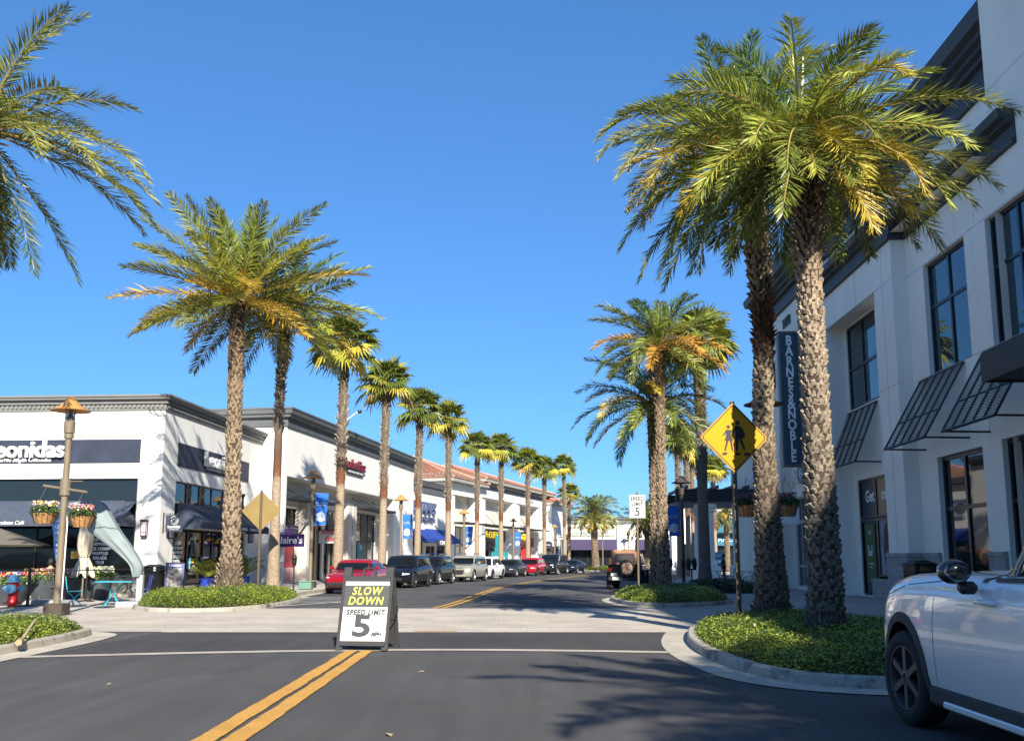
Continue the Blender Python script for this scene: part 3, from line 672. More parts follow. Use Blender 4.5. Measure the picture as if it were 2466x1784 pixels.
date_palm('left one of the two tall island date palms, trunk with red brown ring', (5.05, 18.5, .1),
          [(0, 0, 0, .48), (0, 0, .45, .32), (0, 0, 1.6, .24), (-.03, 0, 3.8, .185), (.05, 0, 5.6, .18), (.02, 0, 7.2, .215), (-.10, 0, 8.8, .22), (-.25, 0, 9.7, .22)],
          dict(N=50, L=3.0, n=88, ll=.52, wid=.0145, yellow=.10, elr=(66, -44), az0=2.2, dr=(.7, 1.35), extra=[(R(20), R(78), 3.2, 1.0, None), (R(5), R(70), 3.4, 1.2, SUNLIT), (R(60), R(76), 3.3, 1.1, None), (R(178), R(40), 3.4, 1.9, SUNLIT), (R(188), R(24), 3.4, 1.7, SUNLIT), (R(200), R(8), 3.3, 1.5, SUNLIT), (R(215), R(-5), 3.2, 1.3, (.5, .40, .06)), (R(178), R(-25), 3.4, .8, None), (R(168), R(-40), 3.5, .6, None), (R(190), R(-48), 3.5, .5, None), (R(150), R(-50), 3.3, .4, None), (R(200), R(-60), 3.1, .3, None)]),
          12, TR_NEAR2, group='tall date palms over the near right island', boots=[(.02, .5, .08, 22, .035, 'x'), (.5, 5.6, .10, 12, .038, 'up'), (5.6, 7.0, .09, 12, .06, 'x'), (7.0, 9.9, .11, 12, .06, 'up')])
# left, crown entering the picture at the upper left
date_palm('date palm at the left edge with only its drooping crown in the picture', (-12.35, 20.5, .0),
          [(0, 0, 0, .36), (0, 0, .5, .27), (0, 0, 3, .21), (0, 0, 6, .23), (0, 0, 11.2, .24)],
          dict(N=34, L=3.8, n=92, ll=.60, wid=.017, yellow=.05, elr=(78, -55), az0=.3, azs=(75, 285), base=(.21, .22, .036), extra=[(R(15), R(74), 3.9, .9, SUNLIT), (R(-20), R(66), 3.6, 1.0, None), (R(4), R(30), 3.7, 1.1, None), (R(-28), R(24), 3.4, 1.3, None), (R(-8), R(2), 4.7, 1.15, SUNLIT), (R(4), R(-6), 4.6, .9, SUNLIT), (R(-3), R(-12), 4.7, .9, None), (R(-22), R(-4), 4.3, 1.1, SUNLIT), (R(14), R(-10), 4.5, .9, None), (R(-40), R(-5), 3.9, 1.1, None), (R(-60), R(10), 3.5, 1.4, None), (R(-75), R(-20), 3.4, .9, None), (R(30), R(-12), 4.2, .8, (.1, .13, .04)), (R(-20), R(-56), 4.2, .3, (.1, .13, .04)), (R(10), R(-50), 4.3, .35, (.1, .13, .04)), (R(-70), R(-66), 3.9, .2, (.1, .13, .04)), (R(60), R(40), 3.4, 1.2, None)]), 13, group=None)
# big one beside the shop
date_palm('big date palm on the left island before the chocolate shop', (-9.25, 31.0, .08),
          [(0, 0, 0, .52), (0, 0, .5, .40), (.02, 0, 1.6, .29), (-.03, 0, 4, .225), (-.08, 0, 6.8, .225), (-.12, 0, 10.0, .25)],
          dict(N=60, L=4.2, n=92, ll=.66, wid=.020, yellow=.34, elr=(84, -26), az0=1.1, base=(.225, .24, .034), yel=(.46, .31, .035), spear=False, dr=(.18, .62)), 14,
          boots=[(.02, 1.2, .10, 19, .06, 'x'), (1.2, 8.9, .15, 11, .045, 'up')])
date_palm('date palm directly behind the big one on the left island, smooth lower trunk', (-8.72, 34.6, .1),
          [(0, 0, 0, .38), (0, 0, .5, .24), (.0, 0, 2.5, .18), (0, 0, 5.4, .15), (0, 0, 7.5, .15), (.1, 0, 10.4, .18)],
          dict(N=44, L=3.6, n=76, ll=.6, wid=.02, yellow=.3, elr=(80, -34), az0=.2, yel=(.42, .30, .04), spear=False, dr=(.4, 1.1)), 15, TR_FAN, FCORE,
          boots=[(6.0, 10.2, .13, 9, .06, 'x')])
# right street pair behind the speed limit sign
date_palm('date palm right of the speed limit sign, taller front trunk with orange tipped fronds', (5.47, 34.2, .1),
          [(0, 0, 0, .30), (0, 0, .5, .225), (0, 0, 2, .19), (0, 0, 5, .155), (0, 0, 9.1, .18)],
          dict(N=40, L=3.0, n=76, ll=.54, wid=.018, yellow=.42, elr=(80, -25), az0=.9, base=(.17, .21, .04), yel=(.60, .33, .06), spear=False), 16,
          boots=[(.1, 6.9, .125, 11, .04, 'up'), (6.9, 8.8, .11, 12, .07, 'x')])
date_palm('date palm tucked behind the orange fronded one, with a lower crown', (5.52, 36.3, .1),
          [(0, 0, 0, .26), (0, 0, .5, .20), (0, 0, 2, .165), (0, 0, 5, .15), (0, 0, 7.3, .19)],
          dict(N=42, L=3.3, n=76, ll=.54, wid=.018, yellow=.05, elr=(75, -38), az0=2.9, base=(.14, .19, .045), spear=False), 17)
date_palm('short date palm on the far roundabout island at the end of the street', (9.95, 112.5, .1),
          [(0, 0, 0, .5), (0, 0, 1, .42), (-.1, 0, 3, .38), (-.1, 0, 6.8, .40)],
          dict(N=44, L=3.4, n=26, ll=.9, wid=.06, yellow=.15, elr=(85, -48), base=(.18, .21, .07), spear=False), 18)
date_palm('date palm partly hidden behind the pair at the speed limit sign', (14.1, 98, .1),
          [(0, 0, 0, .4), (0, 0, 1, .3), (0, 0, 5.2, .3)], dict(N=36, L=3.1, n=24, ll=.8, wid=.06, yellow=.2, elr=(85, -48), base=(.12, .14, .03), spear=False), 19)
# palms standing behind the viewer whose shade falls on the near roadway
date_palm('date palm standing beside the side lane behind the viewer', (7.3, -5.6, 0),
          [(0, 0, 0, .4), (0, 0, .5, .3), (0, 0, 4, .25), (0, 0, 8.0, .25)], dict(N=60, L=3.7, n=44, ll=.55, wid=.035, spear=False), 20, group=None)
date_palm('date palm further along the side lane behind the viewer', (9.4, -9.8, 0),
          [(0, 0, 0, .4), (0, 0, .5, .3), (0, 0, 4, .25), (0, 0, 10.0, .25)], dict(N=60, L=3.8, n=40, ll=.55, wid=.035, spear=False), 21, group=None)
date_palm('date palm in the left bed just outside the picture', (-10.8, 9.3, .1), [(0, 0, 0, .4), (0, 0, .5, .3), (0, 0, 4, .22), (0, 0, 8.6, .23)], dict(N=44, L=3.4, n=44, ll=.5, wid=.026, spear=False), 22, group=None)
# fan palms: three of a kind are grown, the rest are copies
fan_protos = []
def fan_palm(kind, seed, h, r, lean, N, yellow, base=(.12, .155, .026), m=None, bl=.95):
    t = palm_thing('fan_palm', 'x', (0, 0, 0), None)
    fan_trunk(h, r, seed, lean).build('trunk', [FCORE, m or TR_FAN], t, smooth=30)
    fan_crown(t, (lean[0], lean[1], h + .1), N, seed + 1, yellow=yellow, base=base, bl=bl); return t
FPK = [fan_palm(3, 37, 10.0, .20, (0, 0), 34, 3), fan_palm(4, 39, 10.0, .215, (.04, 0), 44, 3), fan_palm(0, 31, 10.0, .21, (.02, 0), 40, 2), fan_palm(1, 33, 10.0, .21, (.05, 0), 38, 5), fan_palm(2, 35, 10.0, .21, (-.03, .05), 40, 4)]
used = [False] * 5
def put_fan(k, x, y, z, rz, s, label, group, sz=None):
    o = FPK[k] if not used[k] else copy_tree(FPK[k]); used[k] = True
    o.location = (x, y, z); o.rotation_euler = (0, 0, rz); o.scale = (s, s, sz or s); o['label'] = label; o['category'] = 'palm'; o['group'] = group; return o
GL = 'fan palms in the row along the left sidewalk'
put_fan(3, -8.2, 44.5, .1, 0, 1.12, 'nearest fan palm of the left row, rising behind the red sedan', GL, 1.16)
for i, (k, x, y, s, rz, lb) in enumerate([
    (1, -6.88, 50.0, 1.05, 0.0, 'fan palm with yellow lower fans above the second parked car'),
    (2, -5.92, 59.0, 1.05, .4, 'fan palm before the left blue awning'),
    (4, -4.34, 64.0, 1.05, 2.1, 'fan palm just right of the blue awnings, before the tiled roof'),
    (0, -2.83, 76.0, 1.01, 3.3, 'fan palm before the first glazed bay of the tiled building'),
    (2, -.92, 79.0, 1.03, 1.9, 'fan palm before the yellow lettered shop front'),
    (1, 1.5, 88.0, 1.01, 4.0, 'fan palm before the red shop door'),
    (3, 3.3, 96.0, 1.02, 5.2, 'fan palm near the far end of the tiled building'),
    (0, 5.8, 104.0, 1.12, 2.6, 'taller fan palm of the last pair in the left row'),
    (1, 7.1, 117.0, .93, .9, 'lower fan palm of the last pair in the left row')]):
    put_fan(k, x, y, .1, rz, 1.0, lb, GL, s * 1.03)
GR_ = 'fan palms beyond the right sidewalk'
for k, x, y, s, rz, lb in [(2, 12.8, 72.0, 1.15, .3, 'fan palm beyond the pergola, leftmost trunk of the cluster of three'), (1, 14.6, 78.0, 1.2, 1.3, 'fan palm beyond the pergola, middle trunk of the cluster of three'),
                           (2, 16.0, 83.0, 1.2, 2.3, 'fan palm beyond the pergola, rightmost trunk of the cluster of three'), (0, 17.6, 86.0, 1.05, 3.3, 'fan palm seen above the pergola, left of the far two'),
                           (1, 19.8, 92.0, 1.1, 4.3, 'fan palm seen above the pergola, right of the far two')]:
    put_fan(k, x, y, 0, rz, 1.05, lb, GR_, s * .93)
# grey leaning palm in the shaded right bed
t = palm_thing('fan_palm', 'grey trunked fan palm in the dark bed before the white column', (8.76, 43.0, 0), None)
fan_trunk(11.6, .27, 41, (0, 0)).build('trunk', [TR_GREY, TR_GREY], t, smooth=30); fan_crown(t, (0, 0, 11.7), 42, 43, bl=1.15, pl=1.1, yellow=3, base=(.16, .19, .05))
# small palms under the pergola view
for k, (x, y, s, lb) in enumerate([(20.3, 96, .62, 'small date palm in the sun beyond the pergola, left one'), (22.8, 100, .6, 'small date palm in the sun beyond the pergola, right one')]):
    date_palm(lb, (x, y, 0), [(0, 0, 0, .35), (0, 0, 1, .26), (0, 0, 6.0, .24)], dict(N=26, L=2.4, n=16, ll=.7, wid=.06, yellow=.3, elr=(80, -40), base=(.13, .14, .03), spear=False), 50 + k, group='small palms beyond the pergola')

# ================================================================= buildings
def bld(name, label, ox, oy, hd, side='L', cat='building'): return thing(name, label, cat, (ox, oy, 0), local(hd, side))
def shell(mb, L, D, H, y=0, mi=0):
    """side, back and roof faces of a block whose front is built separately"""
    mb.quad((0, y, 0), (0, y, H), (0, D, H), (0, D, 0), mi); mb.quad((L, y, 0), (L, D, 0), (L, D, H), (L, y, H), mi); mb.quad((0, D, 0), (0, D, H), (L, D, H), (L, D, 0), mi)
    mb.quad((0, y, H - .35), (L, y, H - .35), (L, D, H - .35), (0, D, H - .35), mi)
# ---- A: chocolate shop on the corner
A = bld('chocolate_shop', 'white corner chocolate shop building with navy awnings and dark dentil cornice', -14.64, 39.0, 4)
LA, HA, WA = 12.3, 8.0, 16.0
mb = MB()
wallgrid(mb, 0, LA, 0, HA, 0, [(1.42, 10.1, .0, 2.75), (1.42, 10.1, 3.0, 4.78)], .22)      # side front to the street
# front facing the viewer is local x=0 plane, runs to +y
fm = Matrix.Rotation(R(90), 4, 'Z')      # maps facade frame x -> +y
mb.M = Matrix(((0, 1, 0, 0), (1, 0, 0, 0), (0, 0, 1, 0), (0, 0, 0, 1)))  # (x,y,z)->(y,x,z)
b0 = len(mb.f); wallgrid(mb, 0, WA, 0, HA, 0, [(1.0, 14.0, .72, 2.9), (1.0, 14.0, 2.9, 4.77)], .22)
mb.f[b0:] = [f[::-1] for f in mb.f[b0:]]; mb.M = Matrix.Identity(4)
mb.quad((LA, 0, 0), (LA, WA, 0), (LA, WA, HA), (LA, 0, HA)); mb.quad((0, WA, 0), (0, WA, HA), (LA, WA, HA), (LA, WA, 0)); mb.quad((0, 0, HA - .3), (LA, 0, HA - .3), (LA, WA, HA - .3), (0, WA, HA - .3))
DK = mat('joint_line', (.42, .41, .38), .9)
mb.mi = 1
for s in (1.02, 4.6, 8.2): mb.box(-.004, .001, s - .008, s + .008, 4.9 if s > 2 else .6, 7.6)
mb.box(-.004, .001, 0, 1.0, 4.785, 4.8)
for s in (1.38, 5.1, 10.2): mb.box(s - .008, s + .008, -.004, .001, 4.8 if s > 2 and s < 9 else .6, 7.6)
mb.box(0, 1.4, -.004, .001, 4.785, 4.8); mb.box(10.2, 12.3, -.004, .001, 4.785, 4.8); mb.build('wall', [WHITE, DK], A)
mb = MB(); prof = [(0, 7.62), (.05, 7.64), (.06, 7.70), (.05, 7.72), (.05, 7.90), (.15, 7.92), (.15, 7.98), (.10, 8.0), (.10, 8.07), (.26, 8.10), (.28, 8.19), (.33, 8.2), (.33, 8.28), (-.2, 8.28)]
cornice(mb, [(0, WA), (0, 0), (LA, 0)], prof)
for k in range(int(WA / .2)): y = .06 + k * .2; mb.box(-.11, -.045, y, y + .11, 7.75, 7.88)
for k in range(int(LA / .2)): x = .06 + k * .2; mb.box(x, x + .11, -.11, -.045, 7.75, 7.88)
mb.build('cornice', GREYL, A)
# stone base pier blocks
STONE = mat('stone_block', (.30, .27, .22), .85, var=.2, scale=5, bump=.4, bscale=25)
mb = MB(); mb.box(-.06, -.003, 1.02, 14, 0, .68); mb.box(-.09, -.003, 1.0, 14.02, .68, .76)
for k in range(20): mb.box(-.063, -.059, 1.4 + k * .62, 1.41 + k * .62, .02, .67)
mb.box(-.063, -.059, 1.02, 14, .34, .35); mb.build('stone_base', STONE, A)
# front windows (in x=0 plane): use a rotated helper empty-free approach: build in mirrored matrix
def win_front(y0, y1, z0, z1, nx, rows, gm, name='window'):
    f = .06; g = MB(); xx = .16
    g.box(xx - .05, xx + .03, y0, y0 + f, z0, z1); g.box(xx - .05, xx + .03, y1 - f, y1, z0, z1); g.box(xx - .05, xx + .03, y0 + f, y1 - f, z0, z0 + f); g.box(xx - .05, xx + .03, y0 + f, y1 - f, z1 - f, z1)
    for i in range(1, nx): c = y0 + (y1 - y0) * i / nx; g.box(xx - .046, xx + .03, c - .04, c + .04, z0 + f, z1 - f)
    for r_ in rows: g.box(xx - .042, xx + .027, y0 + f, y1 - f, r_ - .03, r_ + .03)
    o = g.build(name, FRAME, A); p = MB(); p.quad((xx, y0 + f, z0 + f), (xx, y0 + f, z1 - f), (xx, y1 - f, z1 - f), (xx, y1 - f, z0 + f)); p.build('pane', gm, o)
win_front(1.0, 14.0, 2.9, 4.77, 4, [], GLASSG); win_front(1.0, 14.0, .74, 2.9, 6, [1.0], GLASSD)
window(A, 1.42, 10.1, 3.55, 4.78, .16, nx=6, nz=1, gm=GLASSB, name='window', fw=.07)
window(A, 1.42, 3.2, .25, 2.75, .16, nx=1, nz=1, gm=GLASSD); window(A, 3.2, 5.0, .25, 2.75, .16, nx=1, nz=1, gm=GLASSD); window(A, 7.1, 10.1, .25, 2.75, .16, nx=2, nz=1, gm=GLASSD)
window(A, 5.0, 7.1, .0, 2.75, .16, nx=2, nz=1, gm=GLASSG, name='door')
mb = MB(); mb.box(1.42, 5.0, .05, .2, 0, .25); mb.box(7.1, 10.1, .05, .2, 0, .25); mb.build('sill', STONE, A)
# navy sign bands with writing
mb = MB(); mb.box(-.03, -.003, .98, 9.5, 5.42, 6.42); b1 = mb.build('sign_band', NAVY, A)
FF = lambda y, z, d=.05: frame((-d, y, z), (0, -1, 0), (0, 0, 1))
text('Leonidas', .98, SIGNW, FF(5.98, 5.98, .14), A, ext=.07, off=.022, width=3.5)
text('The Preferred Belgian Chocolates', .27, SIGNW, FF(6.35, 5.58, .05), A, ext=.01, off=.004, shear=.25, width=3.0)
mb = MB(); mb.box(1.44, 10.25, -.03, -.003, 5.42, 6.45); mb.build('sign_band', NAVY, A)
text('Leonidas', .95, SIGNW, FR(6.0, -.14, 6.0), A, ext=.07, off=.015, width=3.7); text('The Preferred Belgian Chocolates', .22, SIGNW, FR(6.0, -.05, 5.62), A, shear=.25, width=2.9)
# awnings
mb = MB()
for (a, b) in ((1.02, 5.3), (5.3, 9.6), (9.6, 13.9)):
    ia = .0; o_ = 1.35
    mb.quad((-o_, a, 3.02), (0, a + (.5 if a < 2 else 0), 3.84), (0, b, 3.84), (-o_, b, 3.02)); mb.quad((-o_, a, 2.74), (-o_, a, 3.02), (-o_, b, 3.02), (-o_, b, 2.74)); mb.quad((-o_ + .03, a, 2.74), (-o_ + .03, b, 2.74), (-o_ + .03, b, 3.0), (-o_ + .03, a, 3.0))
    mb.quad((0, a, 3.8), (-o_ + .03, a, 2.98), (-o_ + .03, b, 2.98), (0, b, 3.8)); mb.tube([(-o_, b, 3.03), (0, b, 3.85)], .012, 4)
mb.add([(0, 1.52, 3.84), (-1.35, 1.02, 3.02), (-1.35, 1.02, 2.74), (0, 1.02, 2.74), (0, 1.02, 3.02)], [(0, 1, 4), (1, 2, 3, 4)])
aw = mb.build('awning', mat('awning_navy_sunlit_cloth', (.05, .062, .095), .85, var=.12, scale=3), A)  # paler copy of the navy cloth, sunlight put into the colour
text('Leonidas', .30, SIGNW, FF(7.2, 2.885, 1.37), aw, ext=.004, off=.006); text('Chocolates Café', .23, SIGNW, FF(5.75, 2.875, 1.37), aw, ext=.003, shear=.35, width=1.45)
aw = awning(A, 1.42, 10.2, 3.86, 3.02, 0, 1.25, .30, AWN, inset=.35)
text('Chocolates Café', .2, SIGNW, FR(7.9, -1.27, 2.87), aw, ext=.003, shear=.35, width=1.2); text('Leonidas', .26, SIGNW, FR(6.5, -1.27, 2.87), aw, ext=.003)
# wall lanterns, menu text on the glass, notice
def lantern(x, y, nx_, ny_):
    o = thing('wall_lantern', '', 'lamp', (x, y, 2.35), 0); return o
LW = mat('lantern_glass', (.55, .46, .52), .4)
def wall_lantern(M, label):
    t = thing('wall_lantern', label, 'lamp'); t.matrix_world = M
    mb = MB(); mb.box(-.12, .12, -.05, 0, -.32, .34); mb.rbox(-.15, .15, -.24, -.01, .28, .36, .015); mb.rbox(-.13, .13, -.22, -.03, -.34, -.29, .012)
    for x in (-.12, .1): mb.box(x, x + .02, -.21, -.19, -.3, .3)
    mb.box(-.12, .12, -.215, -.195, -.16, -.145); mb.build('bracket', mat('lantern_brown', (.045, .022, .02), .5), t)
    g = MB(); g.rbox(-.1, .1, -.19, -.05, -.29, .28, .01); g.build('shade', LW, t); return t
MA = Matrix.Translation((-14.64, 39.0, 0)) @ Matrix.Rotation(local(4), 4, 'Z')
wl = [wall_lantern(MA @ Matrix.Translation((-.003, .58, 2.68)) @ Matrix.Rotation(R(-90), 4, 'Z'), 'wall lantern on the sunny white front wall above the litter bin'),
      wall_lantern(MA @ Matrix.Translation((.95, -.003, 2.6)), 'wall lantern on the side wall beneath the hanging shop sign'), wall_lantern(MA @ Matrix.Translation((10.75, -.003, 2.6)), 'wall lantern on the side wall at the far end of the navy awning')]
for w_ in wl: w_['group'] = 'wall lanterns on the chocolate shop'
for k, s in enumerate(['TEAS', 'SALADS', 'WAFFLES', 'ICE CREAM', 'SANDWICHES', 'COLD DRINKS', 'COFFEE']):
    text(s, .17, SIGNW, FF(2.5, 1.28 + .19 * k, -.09), A, ext=.002, off=.006, name='window_lettering'); text(s, .17, SIGNW, FR(2.1, .09, .95 + .19 * k), A, ext=.002, off=.006, name='window_lettering')
mb = MB(); mb.box(.085, .1, 3.35, 3.75, 1.45, 1.75); nb = mb.build('notice', mat('notice_orange', (.75, .42, .10), .6), A)
for k in range(3): text('OPEN' if k == 2 else 'NOW HIRING'[:3 + 3 * k], .07, BLACK, FF(3.55, 1.52 + .08 * k, -.08), nb, ext=.002)
# interior shapes seen through the side glass: coloured window display
dm = [mat('display_yellow', (.55, .38, .03), .6), mat('display_blue', (.12, .30, .42), .6), mat('display_white', (.5, .5, .48), .6)]
mb = MB(); rg = random.Random(5)
for k in range(26): x = rg.uniform(3.4, 7.0); z = rg.choice((1.1, 1.3, 2.2, 2.35)) + rg.uniform(-.1, .1); mb.mi = rg.choice((0, 0, 1, 2)); mb.lathe([(0, 0), (.09, .03), (.1, .1), (.03, .16)], 7, center=(x, .13, z))
mb.build('window_display', dm, A)
mb = MB()
for x, rr in ((2.0, .3), (3.9, .35)):
    for sgn in (-1, 1): mb.tube([(x + sgn * rr * math.cos(R(a)), .12, 1.0 + 1.25 * math.sin(R(a))) for a in range(0, 91, 15)], .035, 6)
mb.build('window_arch', dm[1], A)
# hanging shop sign on a bracket
t = thing('hanging_sign', 'navy hanging shop sign with white emblem on the corner wall of the chocolate shop', 'sign'); t.matrix_world = MA @ Matrix.Translation((.35, -.003, 0))
mb = MB(); mb.rbox(-.02, .02, -.85, -.12, 2.55, 3.25, .006); p_ = mb.build('panel', NAVY, t); mb = MB(); mb.tube([(0, 0, 3.3), (0, -.9, 3.3)], .015, 6); mb.tube([(0, -.02, 3.3), (0, -.02, 2.6), (0, -.3, 3.3)], .012, 5); mb.box(-.03, .03, -.02, 0, 2.5, 3.35); mb.build('bracket', BLACK, t)
F2 = lambda y, z: frame((-.024, y, z), (0, -1, 0), (0, 0, 1))
text('Leonidas', .15, SIGNW, F2(-.48, 2.76), p_, ext=.003, off=.004); text('Chocolates Café', .06, SIGNW, F2(-.48, 2.65), p_, ext=.003)
mb = MB()
for rr, a0, a1 in ((.17, 40, 330), (.11, 100, 400), (.055, 20, 300)): mb.tube([(-.026, -.48 + rr * math.cos(R(a)), 3.02 + rr * math.sin(R(a))) for a in range(a0, a1, 20)], .012, 4)
mb.build('emblem', SIGNW, p_)

# ---- B: second white building
B = bld('white_shop_building', 'tall white shop building with a dark grey cornice, accessory shop and candy shop inside', -12.4, 51.0, 9)
LB, HB = 27.0, 9.3; mb = MB()
ops = [(-.0 + .25, 21.2, .0, 5.95)]
wallgrid(mb, 0, LB, 0, HB, 0, ops, 1.1); shell(mb, LB, 14, HB); mb.mi = 1
for s in (3.0, 9.0, 15.0): mb.box(s, s + .016, -.004, .001, 6.0, 8.6)
mb.build('wall', [WHITE, DK], B)
mb = MB(); cornice(mb, [(0, 14), (0, 0), (LB, 0), (LB, 4)], [(0, 8.62), (.10, 8.66), (.12, 8.85), (.06, 8.87), (.06, 9.12), (.30, 9.16), (.30, 9.28), (.42, 9.34), (.46, 9.56), (.50, 9.57), (.5, 9.66), (-.3, 9.66)]); mb.build('cornice', GREYT, B)
mb = MB(); OPB = [(.25, 2.3, .1, 4.35), (2.45, 4.6, .1, 4.35), (5.9, 8.9, 0, 4.6), (9.3, 12.0, 0, 4.6), (14.1, 20.2, .1, 4.7)]
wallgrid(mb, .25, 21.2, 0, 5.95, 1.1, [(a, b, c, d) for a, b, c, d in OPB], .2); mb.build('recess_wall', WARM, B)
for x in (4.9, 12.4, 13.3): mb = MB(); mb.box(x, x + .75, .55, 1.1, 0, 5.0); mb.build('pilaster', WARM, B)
mb = MB(); mb.box(4.65, 13.9, .75, 1.1, 5.003, 5.2); mb.build('ledge', WARM, B)
window(B, .25, 2.3, .1, 2.7, 1.25, 1, 1, gm=GLASSD); window(B, .25, 2.3, 3.4, 4.35, 1.25, 2, 1, gm=GLASSG); window(B, 2.45, 4.6, .1, 4.35, 1.25, 2, 1, rows=[2.9], gm=GLASSD)
window(B, 5.9, 8.9, 0, 4.6, 1.25, 3, 1, rows=[2.6], gm=GLASSG, fw=.1, name='shopfront'); window(B, 9.3, 12.0, 0, 4.6, 1.25, 3, 1, rows=[2.6, 3.7], gm=GLASSG, fw=.12, name='shopfront'); window(B, 14.1, 20.2, .1, 4.7, 1.25, 4, 1, rows=[2.7], gm=GLASSG, fw=.1, name='shopfront')
mb = MB(); mb.box(.26, 4.6, .98, 1.09, 2.72, 3.38); sb = mb.build('sign_board', mat('sign_board_grey', (.055, .055, .075), .6), B)
for z in (2.9, 3.1, 3.25): pass
mb = MB(); mb.box(.3, 4.5, .965, .975, 2.95, 2.975); mb.box(.3, 4.5, .965, .975, 3.2, 3.215); mb.build('rail', SIGNW, sb)
PUR = mat('sign_purple', (.065, .022, .15), .5)
text("claire's", .75, PUR, FR(2.1, .86, 3.02), B, ext=.05, off=.012, width=2.4)
def blade(M, w, h, zc, m, name, label, bars=True):
    t = thing(name, label, 'sign'); t.matrix_world = M
    mb = MB(); mb.rbox(-.04, .04, -w - .15, -.15, zc - h / 2, zc + h / 2, .01); p = mb.build('panel', m, t)
    mb = MB(); mb.tube([(0, 0, zc + h / 2 + .06), (0, -w - .15, zc + h / 2 + .06)], .02, 6); mb.box(-.04, .04, -.02, 0, zc - .1, zc + h / 2 + .15); mb.build('bracket', BLACK, t); return t, p
MBm = Matrix.Translation((-12.4, 51.0, 0)) @ Matrix.Rotation(local(9), 4, 'Z')
t, p_ = blade(MBm @ Matrix.Translation((-.1, .55, 0)), 1.65, .68, 2.42, PUR, 'projecting_sign', 'purple projecting sign with white lettering over the accessory shop door')
text("claire's", .52, SIGNW, frame((-.045, -.98, 2.42), (0, -1, 0), (0, 0, 1)) @ Matrix.Rotation(math.pi, 4, 'Y') if False else frame((-.045, -.98, 2.42), (0, -1, 0), (0, 0, 1)), p_, ext=.004, off=.012, width=1.45)
REDP = mat('sign_red', (.55, .02, .03), .5)
t, p_ = blade(MBm @ Matrix.Translation((6.6, .6, 0)), 1.3, .75, 2.75, mat('sign_cream', (.6, .57, .55), .5), 'projecting_sign', 'white projecting sign with red lettering at the candy shop')
text('Rocket\nFizz', .42, REDP, frame((-.045, -.85, 2.86), (0, -1, 0), (0, 0, 1)), p_, ext=.004, off=.012, shear=.2, width=1.15)
# wall sign letters
text('RocketFizz', .85, mat('sign_maroon', (.16, .015, .025), .5), FR(11.4, -.12, 7.62), B, ext=.07, off=.02, width=4.4)
mb = MB(); mb.rbox(9.9, 13.3, -.12, -.003, 6.98, 7.28, .02); pl = mb.build('sign_board', BLACK, B); text('SODA POP & CANDY SHOP', .2, SIGNW, FR(11.6, -.128, 7.13), pl, ext=.003, width=3.1)
def canopy(parent, x0, x1, z, y, out, rods, rise=.75):
    mb = MB(); mb.box(x0, x1, y - out, y - out + .06, z, z + .14); mb.box(x0, x0 + .06, y - out, y, z, z + .12); mb.box(x1 - .06, x1, y - out, y, z, z + .12)
    n = 9
    for k in range(n): yy = y - out + .1 + (out - .15) * k / n; mb.box(x0 + .06, x1 - .06, yy, yy + .05, z + .03, z + .09)
    c = mb.build('canopy', BLACK, parent)
    mb = MB()
    for x in rods: mb.tube([(x, y - out + .1, z + .12), (x, y - .0, z + rise)], .022, 6); mb.lathe([(.0, 0), (.07, 0), (.07, .03), (0, .03)], 8, center=(x, y - .03, z + rise), axis='Y')
    mb.build('tie_rod', BLACK, c)
canopy(B, .4, 7.3, 4.72, 1.1, 1.5, (.9, 2.6, 6.4)); canopy(B, 14.0, 20.5, 4.85, 1.1, 1.5, (14.6, 16.6, 19.2))
# shop window posters
def poster(parent, x0, x1, z0, z1, y, m, name='poster'): mb = MB(); mb.box(x0, x1, y - .015, y, z0, z1); return mb.build(name, m, parent)
poster(B, 2.75, 4.35, 1.0, 2.65, 1.15, mat('poster_red', (.5, .03, .05), .6)); poster(B, 2.6, 4.4, -.0 + .12, .95, 1.15, mat('poster_pink', (.7, .35, .33), .6, var=.35, scale=3))
p_ = poster(B, 1.2, 1.9, .45, 1.5, 1.2, mat('poster_teal', (.03, .42, .36), .6)); poster(p_, 1.22, 1.88, 1.1, 1.46, 1.183, mat('poster_lilac', (.35, .22, .55), .6)); poster(B, 6.6, 7.4, .8, 3.0, 1.2, mat('poster_cyan', (.04, .35, .42), .6)); poster(B, 16.2, 17.3, .5, 2.4, 1.2, mat('poster_deep_teal', (.02, .18, .24), .6))
# roof camera on its arm
t = thing('security_camera', 'white security camera on an arm above the dark cornice', 'camera'); t.matrix_world = MBm @ Matrix.Translation((8.4, 0, 9.66))
mb = MB(); mb.tube([(0, .3, 0), (0, -1.3, 1.15)], .03, 6); mb.build('arm', SIGNW, t); mb = MB(); mb.lathe([(0, -.14), (.12, -.1), (.14, 0), (.13, .08), (0, .12)], 12, center=(0, -1.35, 1.1)); mb.build('dome', BLACK, t)

# ---- C: sports shop, lower, blue awnings
C = bld('sports_shop', 'low white sports shop building with royal blue awnings and raised wall letters', -8.98, 77.87, 14)
mb = MB(); wallgrid(mb, -.6, 11.6, 0, 8.0, 0, [(.5, 5.0, .1, 2.95), (5.6, 8.3, 0, 2.6), (8.6, 11.2, .1, 2.95)], .25); shell(mb, 11.6, 12, 8.0); mb.build('wall', WHITE, C)
mb = MB(); cornice(mb, [(-.6, 0), (11.6, 0)], [(0, 7.15), (.08, 7.2), (.08, 7.75), (.2, 7.8), (.28, 8.1), (.34, 8.25), (-.3, 8.25)]); mb.build('cornice', GREYT, C)
window(C, .5, 5.0, .1, 2.95, .2, 3, 1, gm=GLASSG); window(C, 5.6, 8.3, 0, 2.6, .2, 2, 1, gm=GLASSD, name='door'); window(C, 8.6, 11.2, .1, 2.95, .2, 2, 1, gm=GLASSG)
